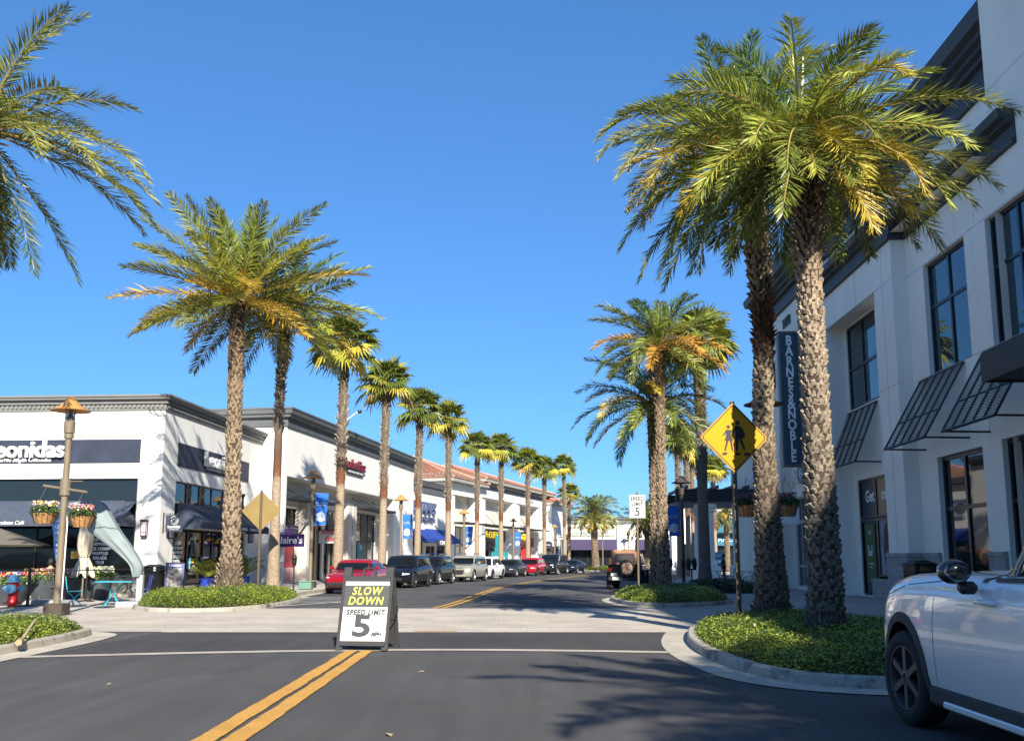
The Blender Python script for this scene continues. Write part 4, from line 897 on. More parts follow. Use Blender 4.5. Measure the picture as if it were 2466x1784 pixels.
mb = MB(); mb.box(1.3, 8.2, -.10, -.003, 6.2, 6.42); mb.box(2.2, 7.9, -.10, -.003, 4.75, 5.05); BL_ = mat('sign_slate', (.10, .12, .22), .5); mb.build('sign_rule', BL_, C)
text('CHAMPS', 1.15, BL_, FR(4.6, -.16, 5.75), C, ext=.1, off=.02, width=6.0); text('SPORTS', .5, BL_, FR(5.2, -.16, 4.9), C, ext=.1, off=.01, width=3.6)
awning(C, .1, 5.3, 4.0, 3.15, 0, 1.3, .3, AWNB); aw = awning(C, 5.35, 11.8, 4.1, 3.15, 0, 1.3, .3, AWNB); text('CHAMPS', .27, SIGNW, FR(8.7, -1.32, 3.02), aw, ext=.004, off=.01)
mb = MB(); mb.rbox(4.7, 8.2, -1.55, -1.4, 2.55, 3.1, .02); p_ = mb.build('sign_board', NAVY, C); text('CHAMPS', .5, SIGNW, FR(6.45, -1.56, 2.83), p_, ext=.01, off=.01, width=3.1)

# ---- D: tiled roof building
TILE = bpy.data.materials.new('roof_tile')
def tile_mat():
    m = TILE; m.use_nodes = True; t = m.node_tree; b = t.nodes['Principled BSDF']; tc = t.nodes.new('ShaderNodeTexCoord')
    v = t.nodes.new('ShaderNodeTexNoise'); v.inputs['Scale'].default_value = 5; t.links.new(tc.outputs['Object'], v.inputs[0])
    cr = t.nodes.new('ShaderNodeValToRGB'); e = cr.color_ramp.elements; e[0].position = .3; e[0].color = (.19, .085, .05, 1); e[1].position = .7; e[1].color = (.46, .24, .16, 1)
    t.links.new(v.outputs[0], cr.inputs[0]); t.links.new(cr.outputs[0], b.inputs[0]); b.inputs['Roughness'].default_value = .85
tile_mat()
def tiled(mb, a, b, c, d, col=.42, row=.5):
    """barrel tiles on the sloping quad: a-b eave, d-c ridge"""
    a, b, c, d = map(Vector, (a, b, c, d)); L = (b - a).length; n = max(2, int(L / col)); S = ((d - a).length + (c - b).length) / 2; m = max(2, int(S / row)); nrm = (b - a).cross(d - a).normalized()
    for j in range(m):
        for i in range(n):
            q = []
            for (u, v) in ((i, j), (i + 1, j), (i + 1, j + 1), (i, j + 1)):
                lo = a.lerp(b, u / n); hi = d.lerp(c, u / n); q.append(lo.lerp(hi, v / m))
            um = lambda p, r_, t_: p.lerp(r_, t_); h0, h1 = .15, .07
            p = [q[0], um(q[0], q[1], .25) + nrm * h0 * .8, um(q[0], q[1], .5) + nrm * h0, um(q[0], q[1], .75) + nrm * h0 * .8, q[1]]
            r_ = [q[3], um(q[3], q[2], .25) + nrm * h1 * .8, um(q[3], q[2], .5) + nrm * h1, um(q[3], q[2], .75) + nrm * h1 * .8, q[2]]
            mb.add(p + r_, [(k, k + 1, k + 6, k + 5) for k in range(4)] + [(4, 3, 2, 1, 0)])
def hip(name, parent, x0, x1, y0, y1, z, rise, ridge_in):
    ym = (y0 + y1) / 2; A0, B0, C0, D0 = (x0, y0, z), (x1, y0, z), (x1, y1, z), (x0, y1, z); Ra, Rb = (x0 + ridge_in, ym, z + rise), (x1 - ridge_in, ym, z + rise); mb = MB()
    tiled(mb, A0, B0, Rb, Ra); tiled(mb, C0, D0, Ra, Rb, 1.2, 1.5); tiled(mb, D0, A0, Ra, Ra); tiled(mb, B0, C0, Rb, Rb)
    o = mb.build(name, TILE, parent); mb = MB()
    for p, q in ((A0, Ra), (B0, Rb), (Ra, Rb), (D0, Ra)): mb.tube([Vector(p) + Vector((0, 0, .1)), Vector(q) + Vector((0, 0, .1))], .13, 6)
    mb.build('ridge_tile', mat('ridge_tile', (.58, .27, .20), .8, var=.15, scale=3), o)
    mb = MB(); mb.box(x0 + .05, x1 - .05, y0 + .05, y1 - .05, z - .3, z - .01); mb.build('eave', TAUPE, o); return o
D_ = bld('tiled_roof_building', 'long white building with red barrel tiled hip roof and tall glazed bays', -6.0, 89.5, 18)
LD, HD = 35.0, 9.6; mb = MB(); BAYS = [(1.5, 7.6), (9.3, 19.6), (21.7, 30.0)]
wallgrid(mb, 0, LD, 0, HD, 0, [(a, b, 0, 7.75) for a, b in BAYS] + [(31.6, 34.4, 0, 6.6)], 1.0); shell(mb, LD, 13, HD); mb.build('wall', WHITE, D_)
mb = MB(); cornice(mb, [(0, 10), (0, 0), (LD, 0)], [(0, 8.75), (.1, 8.8), (.1, 9.15), (.35, 9.3), (.35, 9.5), (0, 9.5)]); mb.build('cornice', GREYT, D_)
mb = MB(); mb.box(-.0 + 8.6, 31, -.12, -.003, 7.85, 8.15); mb.box(.8, 8.0, -.12, -.003, 7.6, 7.9)
mb.build('ledge', WHITE, D_)
for x in (8.3, 20.2, 30.5): mb = MB(); mb.box(x, x + 1.0, -.35, -.003, 0, 7.6); mb.build('pilaster', WHITE, D_)
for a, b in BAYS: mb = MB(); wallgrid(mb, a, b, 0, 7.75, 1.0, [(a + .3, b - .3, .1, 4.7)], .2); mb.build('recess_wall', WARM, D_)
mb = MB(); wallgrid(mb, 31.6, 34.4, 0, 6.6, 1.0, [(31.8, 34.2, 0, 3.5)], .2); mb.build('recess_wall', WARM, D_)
YL = mat('sign_yellow', (.75, .55, .02), .5); DKB = mat('sign_black', (.02, .02, .03), .5)
for i, (a, b) in enumerate(BAYS):
    window(D_, a + .3, b - .3, .1, 4.7, 1.15, 4, 1, rows=[2.75] if i != 2 else [3.0], gm=GLASSG, fw=.12, name='shopfront'); canopy(D_, a - .3, b + .9, 4.85, 1.0, 2.3, [a + .8, (a + b) / 2 + .4, b - .2], 2.4)
mb = MB(); mb.box(9.7, 19.3, .75, .85, 3.3, 4.65); p_ = mb.build('sign_board', DKB, D_); text('JAVA COFFEE', 1.0, YL, FR(13.9, .70, 4.0), p_, ext=.05, off=.02, shear=.2, width=6.8)
mb = MB(); mb.box(22.0, 29.7, .5, .75, 2.9, 4.0); p_ = mb.build('sign_board', mat('sign_rust', (.22, .07, .035), .6), D_); text('SINO', .7, SIGNW, FR(27.4, .48, 3.5), p_, ext=.02)
mb = MB(); RD = mat('shop_red', (.55, .015, .02), .5)
for x in (22.1, 23.6, 26.0, 28.2): mb = MB(); mb.box(x, x + 1.0, .7, .9, 0, 2.8); mb.build('door_panel', RD, D_)
mb = MB(); mb.box(31.7, 34.3, .7, .8, 3.6, 6.3); p_ = mb.build('sign_board', mat('sign_slate_dark', (.07, .06, .075), .6), D_); text('KILWIN', .8, mat('sign_gold', (.62, .5, .25), .5), FR(32.6, .68, 4.6), p_, ext=.03, width=2.0)
awning(D_, 31.6, 34.6, 3.6, 2.7, 0, 1.4, .3, mat('awning_black', (.03, .028, .028), .85))
window(D_, 31.8, 34.2, 0, 3.5, 1.15, 2, 1, gm=GLASSG)
hip('roof', D_, 8.4, LD + .8, -.8, 14, 9.75, 2.3, 8.0); hip('roof', D_, -.9, 9.5, -.8, 12, 9.1, 2.6, 5.2)
text('2163', .7, mat('number_grey', (.25, .25, .24), .6), FR(27.2, -.05, 8.35), D_, ext=.02)
t, p_ = None, None
MD = Matrix.Translation((-6.0, 89.5, 0)) @ Matrix.Rotation(local(18), 4, 'Z')
t = thing('projecting_sign', 'round yellow projecting sign beside the red shop front', 'sign'); t.matrix_world = MD @ Matrix.Translation((21.0, -.35, 0)); mb = MB(); mb.lathe([(0, -.06), (.38, -.06), (.38, .06), (0, .06)], 24, center=(0, -.6, 3.95), axis='X'); p_ = mb.build('panel', YL, t)
mb = MB(); mb.box(-.04, .04, -.2, 0, 3.8, 4.0); mb.build('bracket', BLACK, t); mb = MB(); mb.box(-.07, -.061, -.82, -.38, 4.0, 4.1); mb.box(-.07, -.061, -.72, -.48, 3.82, 3.9); mb.build('mark', mat('sign_brown', (.25, .1, .03), .6), p_)
t = thing('projecting_sign', 'round navy projecting sign near the far end of the tiled building', 'sign'); t.matrix_world = MD @ Matrix.Translation((30.9, -.35, 0)); mb = MB(); mb.lathe([(0, -.06), (.5, -.06), (.5, .06), (0, .06)], 24, center=(0, -.75, 3.2), axis='X'); p_ = mb.build('panel', NAVY, t)
mb = MB(); mb.tube([(0, 0, 4.4), (0, -1.3, 4.4)], .03, 6); mb.build('bracket', SIGNW, t); mb = MB(); mb.box(-.07, -.061, -1.05, -.45, 3.15, 3.25); mb.build('mark', mat('sign_lilac', (.4, .42, .6), .6), p_)
# E: end block with lower tiled roof
E_ = bld('tiled_end_block', 'small end block with lower red tiled roof at the end of the left shops', 5.1, 120.9, 19)
mb = MB(); wallgrid(mb, 0, 7, 0, 8.6, 0, [(1, 3, 0, 4), (4, 6, 0, 4)], .3); shell(mb, 7, 10, 8.6); mb.build('wall', WHITE, E_); window(E_, 1, 3, 0, 4, .25, 1, 2, gm=GLASSG); window(E_, 4, 6, 0, 4, .25, 1, 2, gm=GLASSG); hip('roof', E_, -.3, 7.8, -.8, 11, 8.7, 2.2, 4)
t = thing('projecting_sign', 'small black projecting sign with gold letter at the end block', 'sign'); t.location = (6.85, 120, 0); mb = MB(); mb.rbox(-.1, .55, -.06, .06, 3.9, 4.5, .02); p_ = mb.build('panel', BLACK, t)
mb = MB(); mb.box(-.9, -.1, -.03, .03, 4.15, 4.22); mb.build('bracket', BLACK, t); text('W', .5, YL, frame((.225, -.07, 4.2), (1, 0, 0), (0, 0, 1)), p_, ext=.005, off=.03)

# ---- F: building closing the street
F_ = thing('far_shop_building', 'low taupe and white shop building closing the far end of the street', 'building', (4, 134, 0), 0)
mb = MB(); wallgrid(mb, 0, 16.4, 0, 7.0, 0, [(3, 10.5, .1, 2.9), (11.6, 13.2, 0, 2.8), (13.6, 16, .1, 2.9)], .3); shell(mb, 16.4, 12, 7.0)
wallgrid(mb, 16.4, 40, 0, 7.0, 1.2, [(17, 24, .1, 2.9), (26, 34, .1, 2.9)], .3); mb.quad((16.4, 1.2, 6.9), (40, 1.2, 6.9), (40, 12, 6.9), (16.4, 12, 6.9)); mb.build('wall', WARM, F_)
mb = MB()
for z in (4.6, 5.7): mb.box(0, 10.6, -.1, -.003, z, z + .35); mb.box(14, 30, 1.0, 1.2, z, z + .35)
mb.build('band', TAUPE, F_)
mb = MB(); mb.box(10.9, 13.4, -.4, -.003, 0, 7.1); mb.build('corner_tower', WHITE, F_)
mb = MB(); cornice(mb, [(0, 0), (10.9, 0), (10.9, -.4), (13.4, -.4), (13.4, 0), (16.4, 0), (16.4, 1.2), (40, 1.2)], [(0, 6.3), (.1, 6.4), (.1, 6.9), (.3, 7.0), (.35, 7.4), (-.3, 7.4)]); mb.build('cornice', GREYT, F_)
for a, b in ((3, 10.5), (13.6, 16)): window(F_, a, b, .1, 2.9, .25, 4, 1, gm=GLASSG)
window(F_, 11.6, 13.2, 0, 2.8, -.45, 2, 1, gm=GLASSD, name='door'); window(F_, 17, 24, .1, 2.9, 1.4, 4, 1, gm=GLASSG); window(F_, 26, 34, .1, 2.9, 1.4, 4, 1, gm=GLASSG)
aw = awning(F_, 2.2, 10.8, 4.2, 3.0, 0, 1.6, .3, mat('awning_plum', (.05, .035, .09), .8)); awning(F_, 13.6, 16.2, 4.2, 3.0, 0, 1.6, .3, MATS['awning_plum']); awning(F_, 17, 24, 4.2, 3.0, 1.2, 1.6, .3, MATS['awning_plum'])
text('ORVIS AND SPORTING', .8, mat('sign_sage', (.28, .33, .30), .6), FR(5.4, -.14, 4.95), F_, ext=.03, off=.02, width=8.8); text('CANDLES', .8, MATS['sign_sage'], FR(18.8, 1.05, 4.95), F_, ext=.03, width=4)
for k, (x, y) in enumerate(((16.5, 117), (20.3, 125))): pass
F3 = thing('far_white_building', 'two storey white building glimpsed beyond the pergola', 'building', (19, 112, 0), R(-8))
mb = MB(); wallgrid(mb, 0, 30, 0, 8.2, 0, [(1 + 4.2 * k, 4 + 4.2 * k, 0, 3.2) for k in range(6)], .3); shell(mb, 30, 10, 8.2); mb.build('wall', WHITE, F3)
for k in range(6): window(F3, 1 + 4.2 * k, 4 + 4.2 * k, 0, 3.2, .25, 2, 1, gm=GLASSG)
mb = MB(); cornice(mb, [(0, 0), (30, 0)], [(0, 7.3), (.1, 7.4), (.1, 8), (.4, 8.1), (.4, 8.5), (-.2, 8.5)]); mb.build('cornice', TAUPE, F3); awning(F3, 4.6, 12, 6.2, 4.8, 0, 1.6, .3, mat('awning_teal', (.02, .14, .2), .8))
mb = MB(); mb.box(5.2, 7.6, -.4, -.2, 3.0, 4.3); p_ = mb.build('sign_board', mat('sign_teal', (.01, .14, .22), .6), F3); text('PUNCH', .6, SIGNW, FR(6.4, -.42, 3.65), p_, ext=.01)
# ---- G: two storey bookshop building on the right (facade frame: x towards the viewer, -y towards the street)
G = bld('bookshop_building', 'tall pale two storey building on the right with dark cornices and slatted awnings', 13.33, 51.0, 1.5, 'R')
MG = Matrix.Translation((13.33, 51.0, 0)) @ Matrix.Rotation(local(1.5, 'R'), 4, 'Z')
S = lambda Y: 51.0 - Y
xj = S(30.4); xw = S(24.3); xt = S(-24)
mb = MB(); JO = (S(45.9), S(40.7), 0, 8.9); BAY = (S(37.7), S(32.1), 0, 10.8)
wallgrid(mb, S(47.5), S(39.5), 0, 13.4, 0, [JO], .55)
cx, rr = (JO[0] + JO[1]) / 2, (JO[1] - JO[0]) / 2; zs = 8.9 - rr      # arch
arc = [(cx - rr * math.cos(R(a)), zs + rr * math.sin(R(a))) for a in range(0, 181, 10)]
for k in range(9): mb.quad((arc[k][0], 0, arc[k][1]), (arc[k + 1][0], 0, arc[k + 1][1]), (arc[k + 1][0], 0, 8.9), (arc[k][0], 0, 8.9))
for k in range(9, 18): mb.quad((arc[k][0], 0, arc[k][1]), (arc[k + 1][0], 0, arc[k + 1][1]), (arc[k + 1][0], 0, 8.9), (arc[k][0], 0, 8.9))
for k in range(18): mb.quad((arc[k][0], 0, arc[k][1]), (arc[k][0], .5, arc[k][1]), (arc[k + 1][0], .5, arc[k + 1][1]), (arc[k + 1][0], 0, arc[k + 1][1]))
wallgrid(mb, S(39.5), xj, 0, 12.4, 0, [BAY], .75)
mb.quad((S(47.5), 0, 0), (S(47.5), 0, 13.4), (S(47.5), 14, 13.4), (S(47.5), 14, 0)); mb.quad((xj, 0, 0), (xj, .5, 0), (xj, .5, 12.4), (xj, 0, 12.4))
mb.quad((S(39.5), 0, 12.4), (S(39.5), 0, 13.4), (S(39.5), 2.5, 13.4), (S(39.5), 2.5, 12.4))
W2, W3 = (S(29.1), S(26.2), 7.15, 10.75), (S(24.9), S(22.0), 7.15, 10.75); L2, L3 = (S(29.0), S(26.0), .35, 4.55), (S(24.9), S(22), .35, 4.6)
wallgrid(mb, xj, xw, 0, 12.4, .5, [W2, (W3[0], xw, 7.15, 10.75), L2, (L3[0], xw, .35, 4.6)], .3)
wallgrid(mb, xw, S(12), 0, 17.2, .5, [(xw, W3[1], 7.15, 10.75), (xw, L3[1], .35, 4.6), (S(18), S(14), 7.15, 10.75), (S(18), S(14), .35, 4.6)], .3)
mb.quad((S(12), .5, 17.1), (S(12), .5, 18.4), (S(12), 14, 18.4), (S(12), 14, 17.1))
wallgrid(mb, S(12), xt, 0, 18.4, .5, [(S(8), S(4), 7.15, 10.75), (S(8), S(4), .35, 4.6)], .3)
mb.quad((xw, .5, 12.4), (xw, .5, 17.2), (xw, 14, 17.2), (xw, 14, 12.4)); mb.quad((xw, .5, 17.1), (S(12), .5, 17.1), (S(12), 14, 17.1), (xw, 14, 17.1)); mb.quad((S(12), .5, 18.3), (xt, .5, 18.3), (xt, 14, 18.3), (S(12), 14, 18.3))
mb.quad((xt, .5, 0), (xt, 14, 0), (xt, 14, 18.4), (xt, .5, 18.4)); mb.quad((S(47.5), 14, 0), (xt, 14, 0), (xt, 14, 18.4), (S(47.5), 14, 18.4))
mb.quad((S(47.5), 0, 13.3), (S(39.5), 0, 13.3), (S(39.5), 14, 13.3), (S(47.5), 14, 13.3)); mb.quad((S(39.5), 0, 12.35), (xw, 0, 12.35), (xw, 14, 12.35), (S(39.5), 14, 12.35))
mb.box(S(51), xw - .02, 2.5, 14, 12.3, 16.4)
# recess walls
wmb = mb
mb = MB(); wallgrid(mb, JO[0], JO[1], 0, 8.9, .55, [(JO[0] + .2, JO[1] - .2, .12, 4.35)], .2); mb.build('recess_wall', COOLW, G); mb = MB()
W1 = (S(39.0) , S(34.9), 7.35, 10.8)
W1 = (S(37.5), S(34.2), 7.35, 10.75)
wallgrid(mb, BAY[0], BAY[1], 0, 10.8, .75, [W1, (S(37.1), S(33.4), .05, 4.5)], .15); mb.build('recess_wall', COOLW, G)
mb = wmb; mb.mi = 1; g_ = .008
for z, (a, b, y) in [(10.78, (S(47.5), xj, 0)), (7.17, (xj, xt, .5)), (10.79, (xj, xt, .5)), (14.2, (xw, xt, .5)), (7.17, (S(32.1), xj, 0)), (5.6, (S(39.5), BAY[0], 0))]: mb.box(a, b, y - .004, y + .002, z - g_, z + g_)
for x, z0, z1, y in [(S(39.4), 0, 12.1, 0), (S(34), 10.8, 12.1, 0), (S(25.5), 4.7, 7.1, .5), (S(25.5), 10.9, 12.1, .5), (S(20), 12, 18, .5), (S(31.3), 1.7, 12.1, 0)]: mb.box(x - g_, x + g_, y - .0045, y + .002, z0, z1)
for x in (S(43), S(36), S(30)): mb.box(x - g_, x + g_, 2.495, 2.502, 12.5, 16.3)
mb.build('wall', [COOLW, mat('joint_grey', (.36, .37, .37), .9)], G)  # wall joints in plain grey
# cornices
mb = MB(); lowc = [(0, 12.1), (.12, 12.12), (.14, 12.24), (.05, 12.26), (.05, 12.3), (.05, 12.62), (.22, 12.7), (.22, 12.76), (.40, 12.84), (.46, 13.0), (.46, 13.06), (-.3, 13.06)]
cornice(mb, [(S(39.5), 0), (xj, 0), (xj, .5), (S(22.9), .5)], lowc)
farc = [(0, 13.3), (.14, 13.32), (.16, 13.46), (.06, 13.5), (.06, 13.95), (.25, 14.0), (.25, 14.12), (.42, 14.18), (.42, 14.3), (.62, 14.36), (.62, 14.5), (.85, 14.58), (.92, 14.85), (.92, 14.95), (-.3, 14.95)]
cornice(mb, [(S(47.5), 6), (S(47.5), 0), (S(39.5), 0)], farc)
upc = [(0, 16.2), (.14, 16.22), (.16, 16.42), (.06, 16.46), (.06, 17.1), (.25, 17.15), (.25, 17.3), (.42, 17.36), (.42, 17.52), (.62, 17.58), (.62, 17.76), (.85, 17.84), (.95, 18.2), (.95, 18.34), (-.3, 18.34)]
cornice(mb, [(S(51), 9), (S(51), 2.5), (xw - .03, 2.5)], upc); mb.box(S(51), xw - .05, 2.7, 13.9, 16.3, 18.1)
mb.build('cornice', mat('cornice_charcoal', (.042, .043, .047), .6, var=.15, scale=1.2), G)
# block masonry base
BLK = mat('split_face_block', (.34, .335, .32), .9, var=.12, scale=3, bump=.5, bscale=40)
def block_base(mb, jm, path, z1, cap):
    """block courses and cap following a plan path, standing proud of the wall"""
    cornice(mb, path, [(.002, 0), (.10, 0), (.10, z1), (.002, z1)]); cornice(mb, path, [(.002, z1 + .001), (.14, z1 + .001), (.14, z1 + cap), (.002, z1 + cap)])
    for (x0, y0), (x1, y1) in zip(path[:-1], path[1:]):
        if abs(x1 - x0) > .01:
            k = 0; z = .2
            while z < z1 - .05: jm.box(x0, x1 + .1 * (abs(y1) < .01), y0 - .1025, y0 - .1, z - .005, z + .005); z += .2
            for r_ in range(int(z1 / .2)):
                x = x0 + .2 * (r_ % 2) + .2
                while x < x1: jm.box(x - .005, x + .005, y0 - .1027, y0 - .1, r_ * .2, min(z1, r_ * .2 + .2)); x += .4
for pth, hh_ in (([(BAY[1], .0), (xj, 0), (xj, .5), (L2[0] - .1, .5)], 1.5), ([(L2[1] + .1, .5), (L3[0] - .1, .5)], 1.5), ([(S(40.5), 0), (BAY[0], 0)], 1.5), ([(S(47.4), 0), (JO[0], 0)], 1.5), ([(S(35.2), .55), (BAY[1] - .002, .55)], .6)):
    mb = MB(); jm = MB(); jm.mi = 1; block_base(mb, jm, pth, hh_, .12); b_ = len(mb.v); mb.v += jm.v; mb.f += [tuple(i + b_ for i in f) for f in jm.f]; mb.m += jm.m; mb.c += jm.c
    mb.build('block_base', [BLK, mat('mortar_line', (.17, .17, .165), .9)], G)
# windows
MULL = mat('mullion_black', (.010, .012, .016), .35)
TEALG = glass('window_glass_teal_reflection', (.008, .035, .05), .02)  # teal reflection put into the base colour of the glass
window(G, *W1[:2], W1[2], W1[3], .85, 2, 1, rows=[9.0], gm=TEALG, fm=MULL, fw=.1)
window(G, *W2[:2], W2[2], W2[3], .7, 2, 1, rows=[9.35], gm=TEALG, fm=MULL, fw=.1); window(G, *W3[:2], W3[2], W3[3], .7, 2, 1, rows=[9.35], gm=TEALG, fm=MULL, fw=.1)
window(G, S(18), S(14), 7.15, 10.75, .7, 2, 1, rows=[9.35], gm=TEALG, fm=MULL, fw=.1); window(G, S(18), S(14), .35, 4.6, .7, 2, 1, rows=[2.9], gm=GLASSG, fm=MULL, fw=.1)
window(G, S(8), S(4), 7.15, 10.75, .7, 2, 1, gm=TEALG, fm=MULL, fw=.1); window(G, S(8), S(4), .35, 4.6, .7, 2, 1, gm=GLASSG, fm=MULL, fw=.1)
window(G, *L2[:2], L2[2], L2[3], .7, 2, 1, rows=[2.95], gm=GLASSG, fm=MULL, fw=.12, name='shopfront'); window(G, *L3[:2], L3[2], L3[3], .7, 2, 1, rows=[2.95], gm=GLASSG, fm=MULL, fw=.12, name='shopfront')
# poster window and door under the far awning
px0, px1 = S(37.1), S(33.4); pm = (px0 + px1) / 2 - .1
d_ = window(G, px0, pm, .05, 2.95, .85, 1, 1, gm=GLASSD, fm=MULL, fw=.1, name='door'); mb = MB(); mb.box(px0 + .35, pm - .35, .82, .84, .5, 2.75); pg = mb.build('poster', mat('poster_green', (.05, .12, .035), .6), d_)
mb = MB(); cxp = (px0 + pm) / 2
for dx in (-.16, -.05, .05, .16): mb.tube([(cxp + dx, .815, 1.55), (cxp + dx * 1.2, .815, 1.95 if abs(dx) > .1 else 1.75)], .02, 4)
mb.build('mark', SIGNW, pg); text('the market\nis calling', .09, SIGNW, FR(cxp, .815, 2.45), pg, ext=.002); text('visit inside\ntoday', .13, SIGNW, FR(cxp, .815, 1.2), pg, ext=.002)
w_ = window(G, px0, pm, 2.98, 4.5, .85, 1, 1, gm=mat('poster_navy', (.01, .014, .04), .4), fm=MULL, fw=.08); text('Get', .62, SIGNW, FR((px0 + pm) / 2 + .2, .83, 3.8), w_, ext=.004, off=.018)
w_ = window(G, pm + .003, px1, 2.98, 4.5, .85, 1, 1, gm=mat('poster_tan', (.38, .22, .11), .5), fm=MULL, fw=.08); text('out', .62, SIGNW, FR((pm + px1) / 2, .83, 3.8), w_, ext=.004, off=.018)
w_ = window(G, pm + .003, px1, .78, 2.95, .85, 1, 1, gm=mat('poster_sky', (.18, .25, .33), .5, var=.3, scale=1.5), fm=MULL, fw=.08)
mb = MB(); c0 = (pm + px1) / 2 + .05      # portrait on the poster: hair, face, neck and top, as flat print
def ell(cx_, cz_, rx, rz, y, mi, a0=0, n=22): mb.add([(cx_ + rx * math.cos(2 * math.pi * k / n), y, cz_ + rz * math.sin(2 * math.pi * k / n)) for k in range(n)], [tuple(range(n))], mi)
ell(c0 - .08, 2.25, .42, .52, .835, 0); ell(c0 - .25, 1.75, .30, .6, .8345, 0); ell(c0 + .12, 1.35, .5, .5, .8335, 2); ell(c0 + .06, 1.75, .13, .25, .833, 1); ell(c0 + .1, 2.2, .22, .33, .832, 1); ell(c0 - .1, 2.38, .26, .30, .831, 0); ell(c0 + .17, 2.1, .06, .025, .83, 3); ell(c0 + .2, 2.28, .035, .018, .83, 0); ell(c0 + .03, 2.29, .035, .018, .83, 0)
mb.add([(c0 - .5, .8325, .9), (c0 - .15, .8325, .9), (c0 + .05, .8325, 1.55), (c0 - .1, .8325, 1.6)], [(0, 1, 2, 3)], 1); mb.build('portrait', [mat('print_hair', (.035, .018, .012), .6, var=.4, scale=14), mat('print_skin', (.36, .20, .13), .6), mat('print_cloth', (.16, .15, .19), .6, var=.6, scale=16), mat('print_lip', (.35, .1, .09), .6)], w_)
# gym front in the arched recess
SG = mat('mullion_silver', (.42, .44, .46), .35, metal=.2)
ja, jb = JO[0] + .2, JO[1] - .2; q_ = (jb - ja)
window(G, ja, ja + q_ * .36, .12, 3.2, .7, 2, 1, rows=[1.1], gm=GLASSG, fm=SG, fw=.08, name='shopfront'); window(G, ja + q_ * .36, ja + q_ * .76, .12, 3.2, .7, 2, 1, rows=[1.9, 2.6], gm=GLASSG, fm=SG, fw=.1, name='door'); window(G, ja + q_ * .76, jb, .12, 3.2, .7, 1, 1, rows=[1.1], gm=GLASSG, fm=SG, fw=.08, name='shopfront'); window(G, ja, jb, 3.2, 4.35, .7, 5, 1, gm=GLASSD, fm=SG, fw=.08)
text('JABZ', 1.0, SIGNW, FR(JO[0] + 1.05, .44, 5.35), G, ext=.05, off=.01, width=1.25); mb = MB(); mb.rbox(JO[0] + 1.8, JO[1] - .3, .42, .54, 4.95, 5.8, .02); p_ = mb.build('sign_board', BLACK, G); text('BOXING', .62, SIGNW, FR((JO[0] + JO[1]) / 2 + .72, .41, 5.36), p_, ext=.02, width=2.6)
t, p_ = blade(MG @ Matrix.Translation((S(42.3), 0, 0)), 1.55, .95, 3.45, SIGNW, 'projecting_sign', 'small white projecting sign with dark lettering over the gym door')
for w_, s_, yy in (('JABZ', .36, -1.36), ('BOXING', .26, -.66)): text(w_, s_, BLACK, frame((.045, yy, 3.45), (0, 1, 0), (0, 0, 1)) @ Matrix.Identity(4), p_, ext=.004, width=.5 if w_ == 'JABZ' else .75)
mb = MB(); mb.box(.042, .05, -1.62, -.87, 3.68, 3.7); mb.box(.042, .05, -1.62, -.87, 3.2, 3.22); mb.build('rule', BLACK, p_)
# vertical blade sign
t = thing('blade_sign', 'tall vertical grey blue blade sign with white letters on the bookshop wall', 'sign'); t.matrix_world = MG @ Matrix.Translation((S(41.6), 0, 0))
mb = MB(); mb.box(-.32, .0, -.87, -.10, 5.6, 11.6); mb.box(-.32, .06, -.95, -.87, 5.5, 11.7); mb.box(-.32, .06, -.10, -.02, 5.5, 11.7); mb.box(-.32, .06, -.87, -.10, 11.6, 11.7); mb.box(-.32, .06, -.87, -.10, 5.5, 5.6); p_ = mb.build('cabinet', mat('cabinet_grey', (.085, .115, .12), .5), t)
mb = MB(); mb.box(.0, .012, -.85, -.12, 5.62, 11.58); mb.build('sign_face', mat('sign_face_blue', (.025, .065, .095), .5), p_); mb = MB()
for z in (6.2, 8.7, 11.2): mb.box(-.2, -.08, -.02, 0.05, z, z + .12)
mb.build('bracket', BLACK, t)
LS = "BARNES&NOBLE"; z = 11.25
for ch in LS: text(ch, .62 if ch != '&' else .72, SIGNW, frame((.03, -.48, z), (0, 1, 0), (0, 0, 1)), p_, ext=.02, off=.016, name='letter', sx=.78); z -= .485
text('28152', .62, mat('number_dark', (.06, .07, .08), .6), FR(S(43.4), -.04, 12.6), G, ext=.03, off=.01, width=1.3)
mb = MB(); mb.box(S(47.4), S(46.0), -.25, -.003, 9.9, 11.2); mb.build('band', MATS['cornice_charcoal'], G)
# slatted metal awnings
def slat_awning(x0, x1, zt, zb, y, out):
    mb = MB(); a = (x0, y - .02, zt); n = 5
    for k in range(n + 1):
        x = x0 + (x1 - x0) * k / n; mb.tube([(x, y - .03, zt), (x, y - out, zb)], .035, 6)
    mb.tube([(x0, y - out, zb), (x1, y - out, zb)], .045, 6); mb.tube([(x0, y - .03, zt), (x1, y - .03, zt)], .035, 6); ym, zm = y - out * .62, zt + (zb - zt) * .62; mb.tube([(x0, ym, zm), (x1, ym, zm)], .035, 6)
    for x in (x0 + .02, x1 - .02): mb.tube([(x, y - out, zb), (x, y, zb - .02)], .032, 6)
    o = mb.build('awning', MULL, G); mb = MB(); m = 32
    for k in range(m):
        f = (k + .5) / m; yy = y - .03 - (out - .03) * f; zz = zt + (zb - zt) * f; mb.box(x0 + .02, x1 - .02, yy - .008, yy + .008, zz - .02, zz + .006)
    mb.build('slat', mat('slat_grey', (.085, .09, .095), .5), o)
slat_awning(S(38.0), S(34.4), 7.25, 5.0, .75, .95); slat_awning(S(29.8), S(26.7), 7.1, 4.9, .5, 1.3); slat_awning(S(25.5), S(22.5), 7.1, 4.9, .5, 1.3)
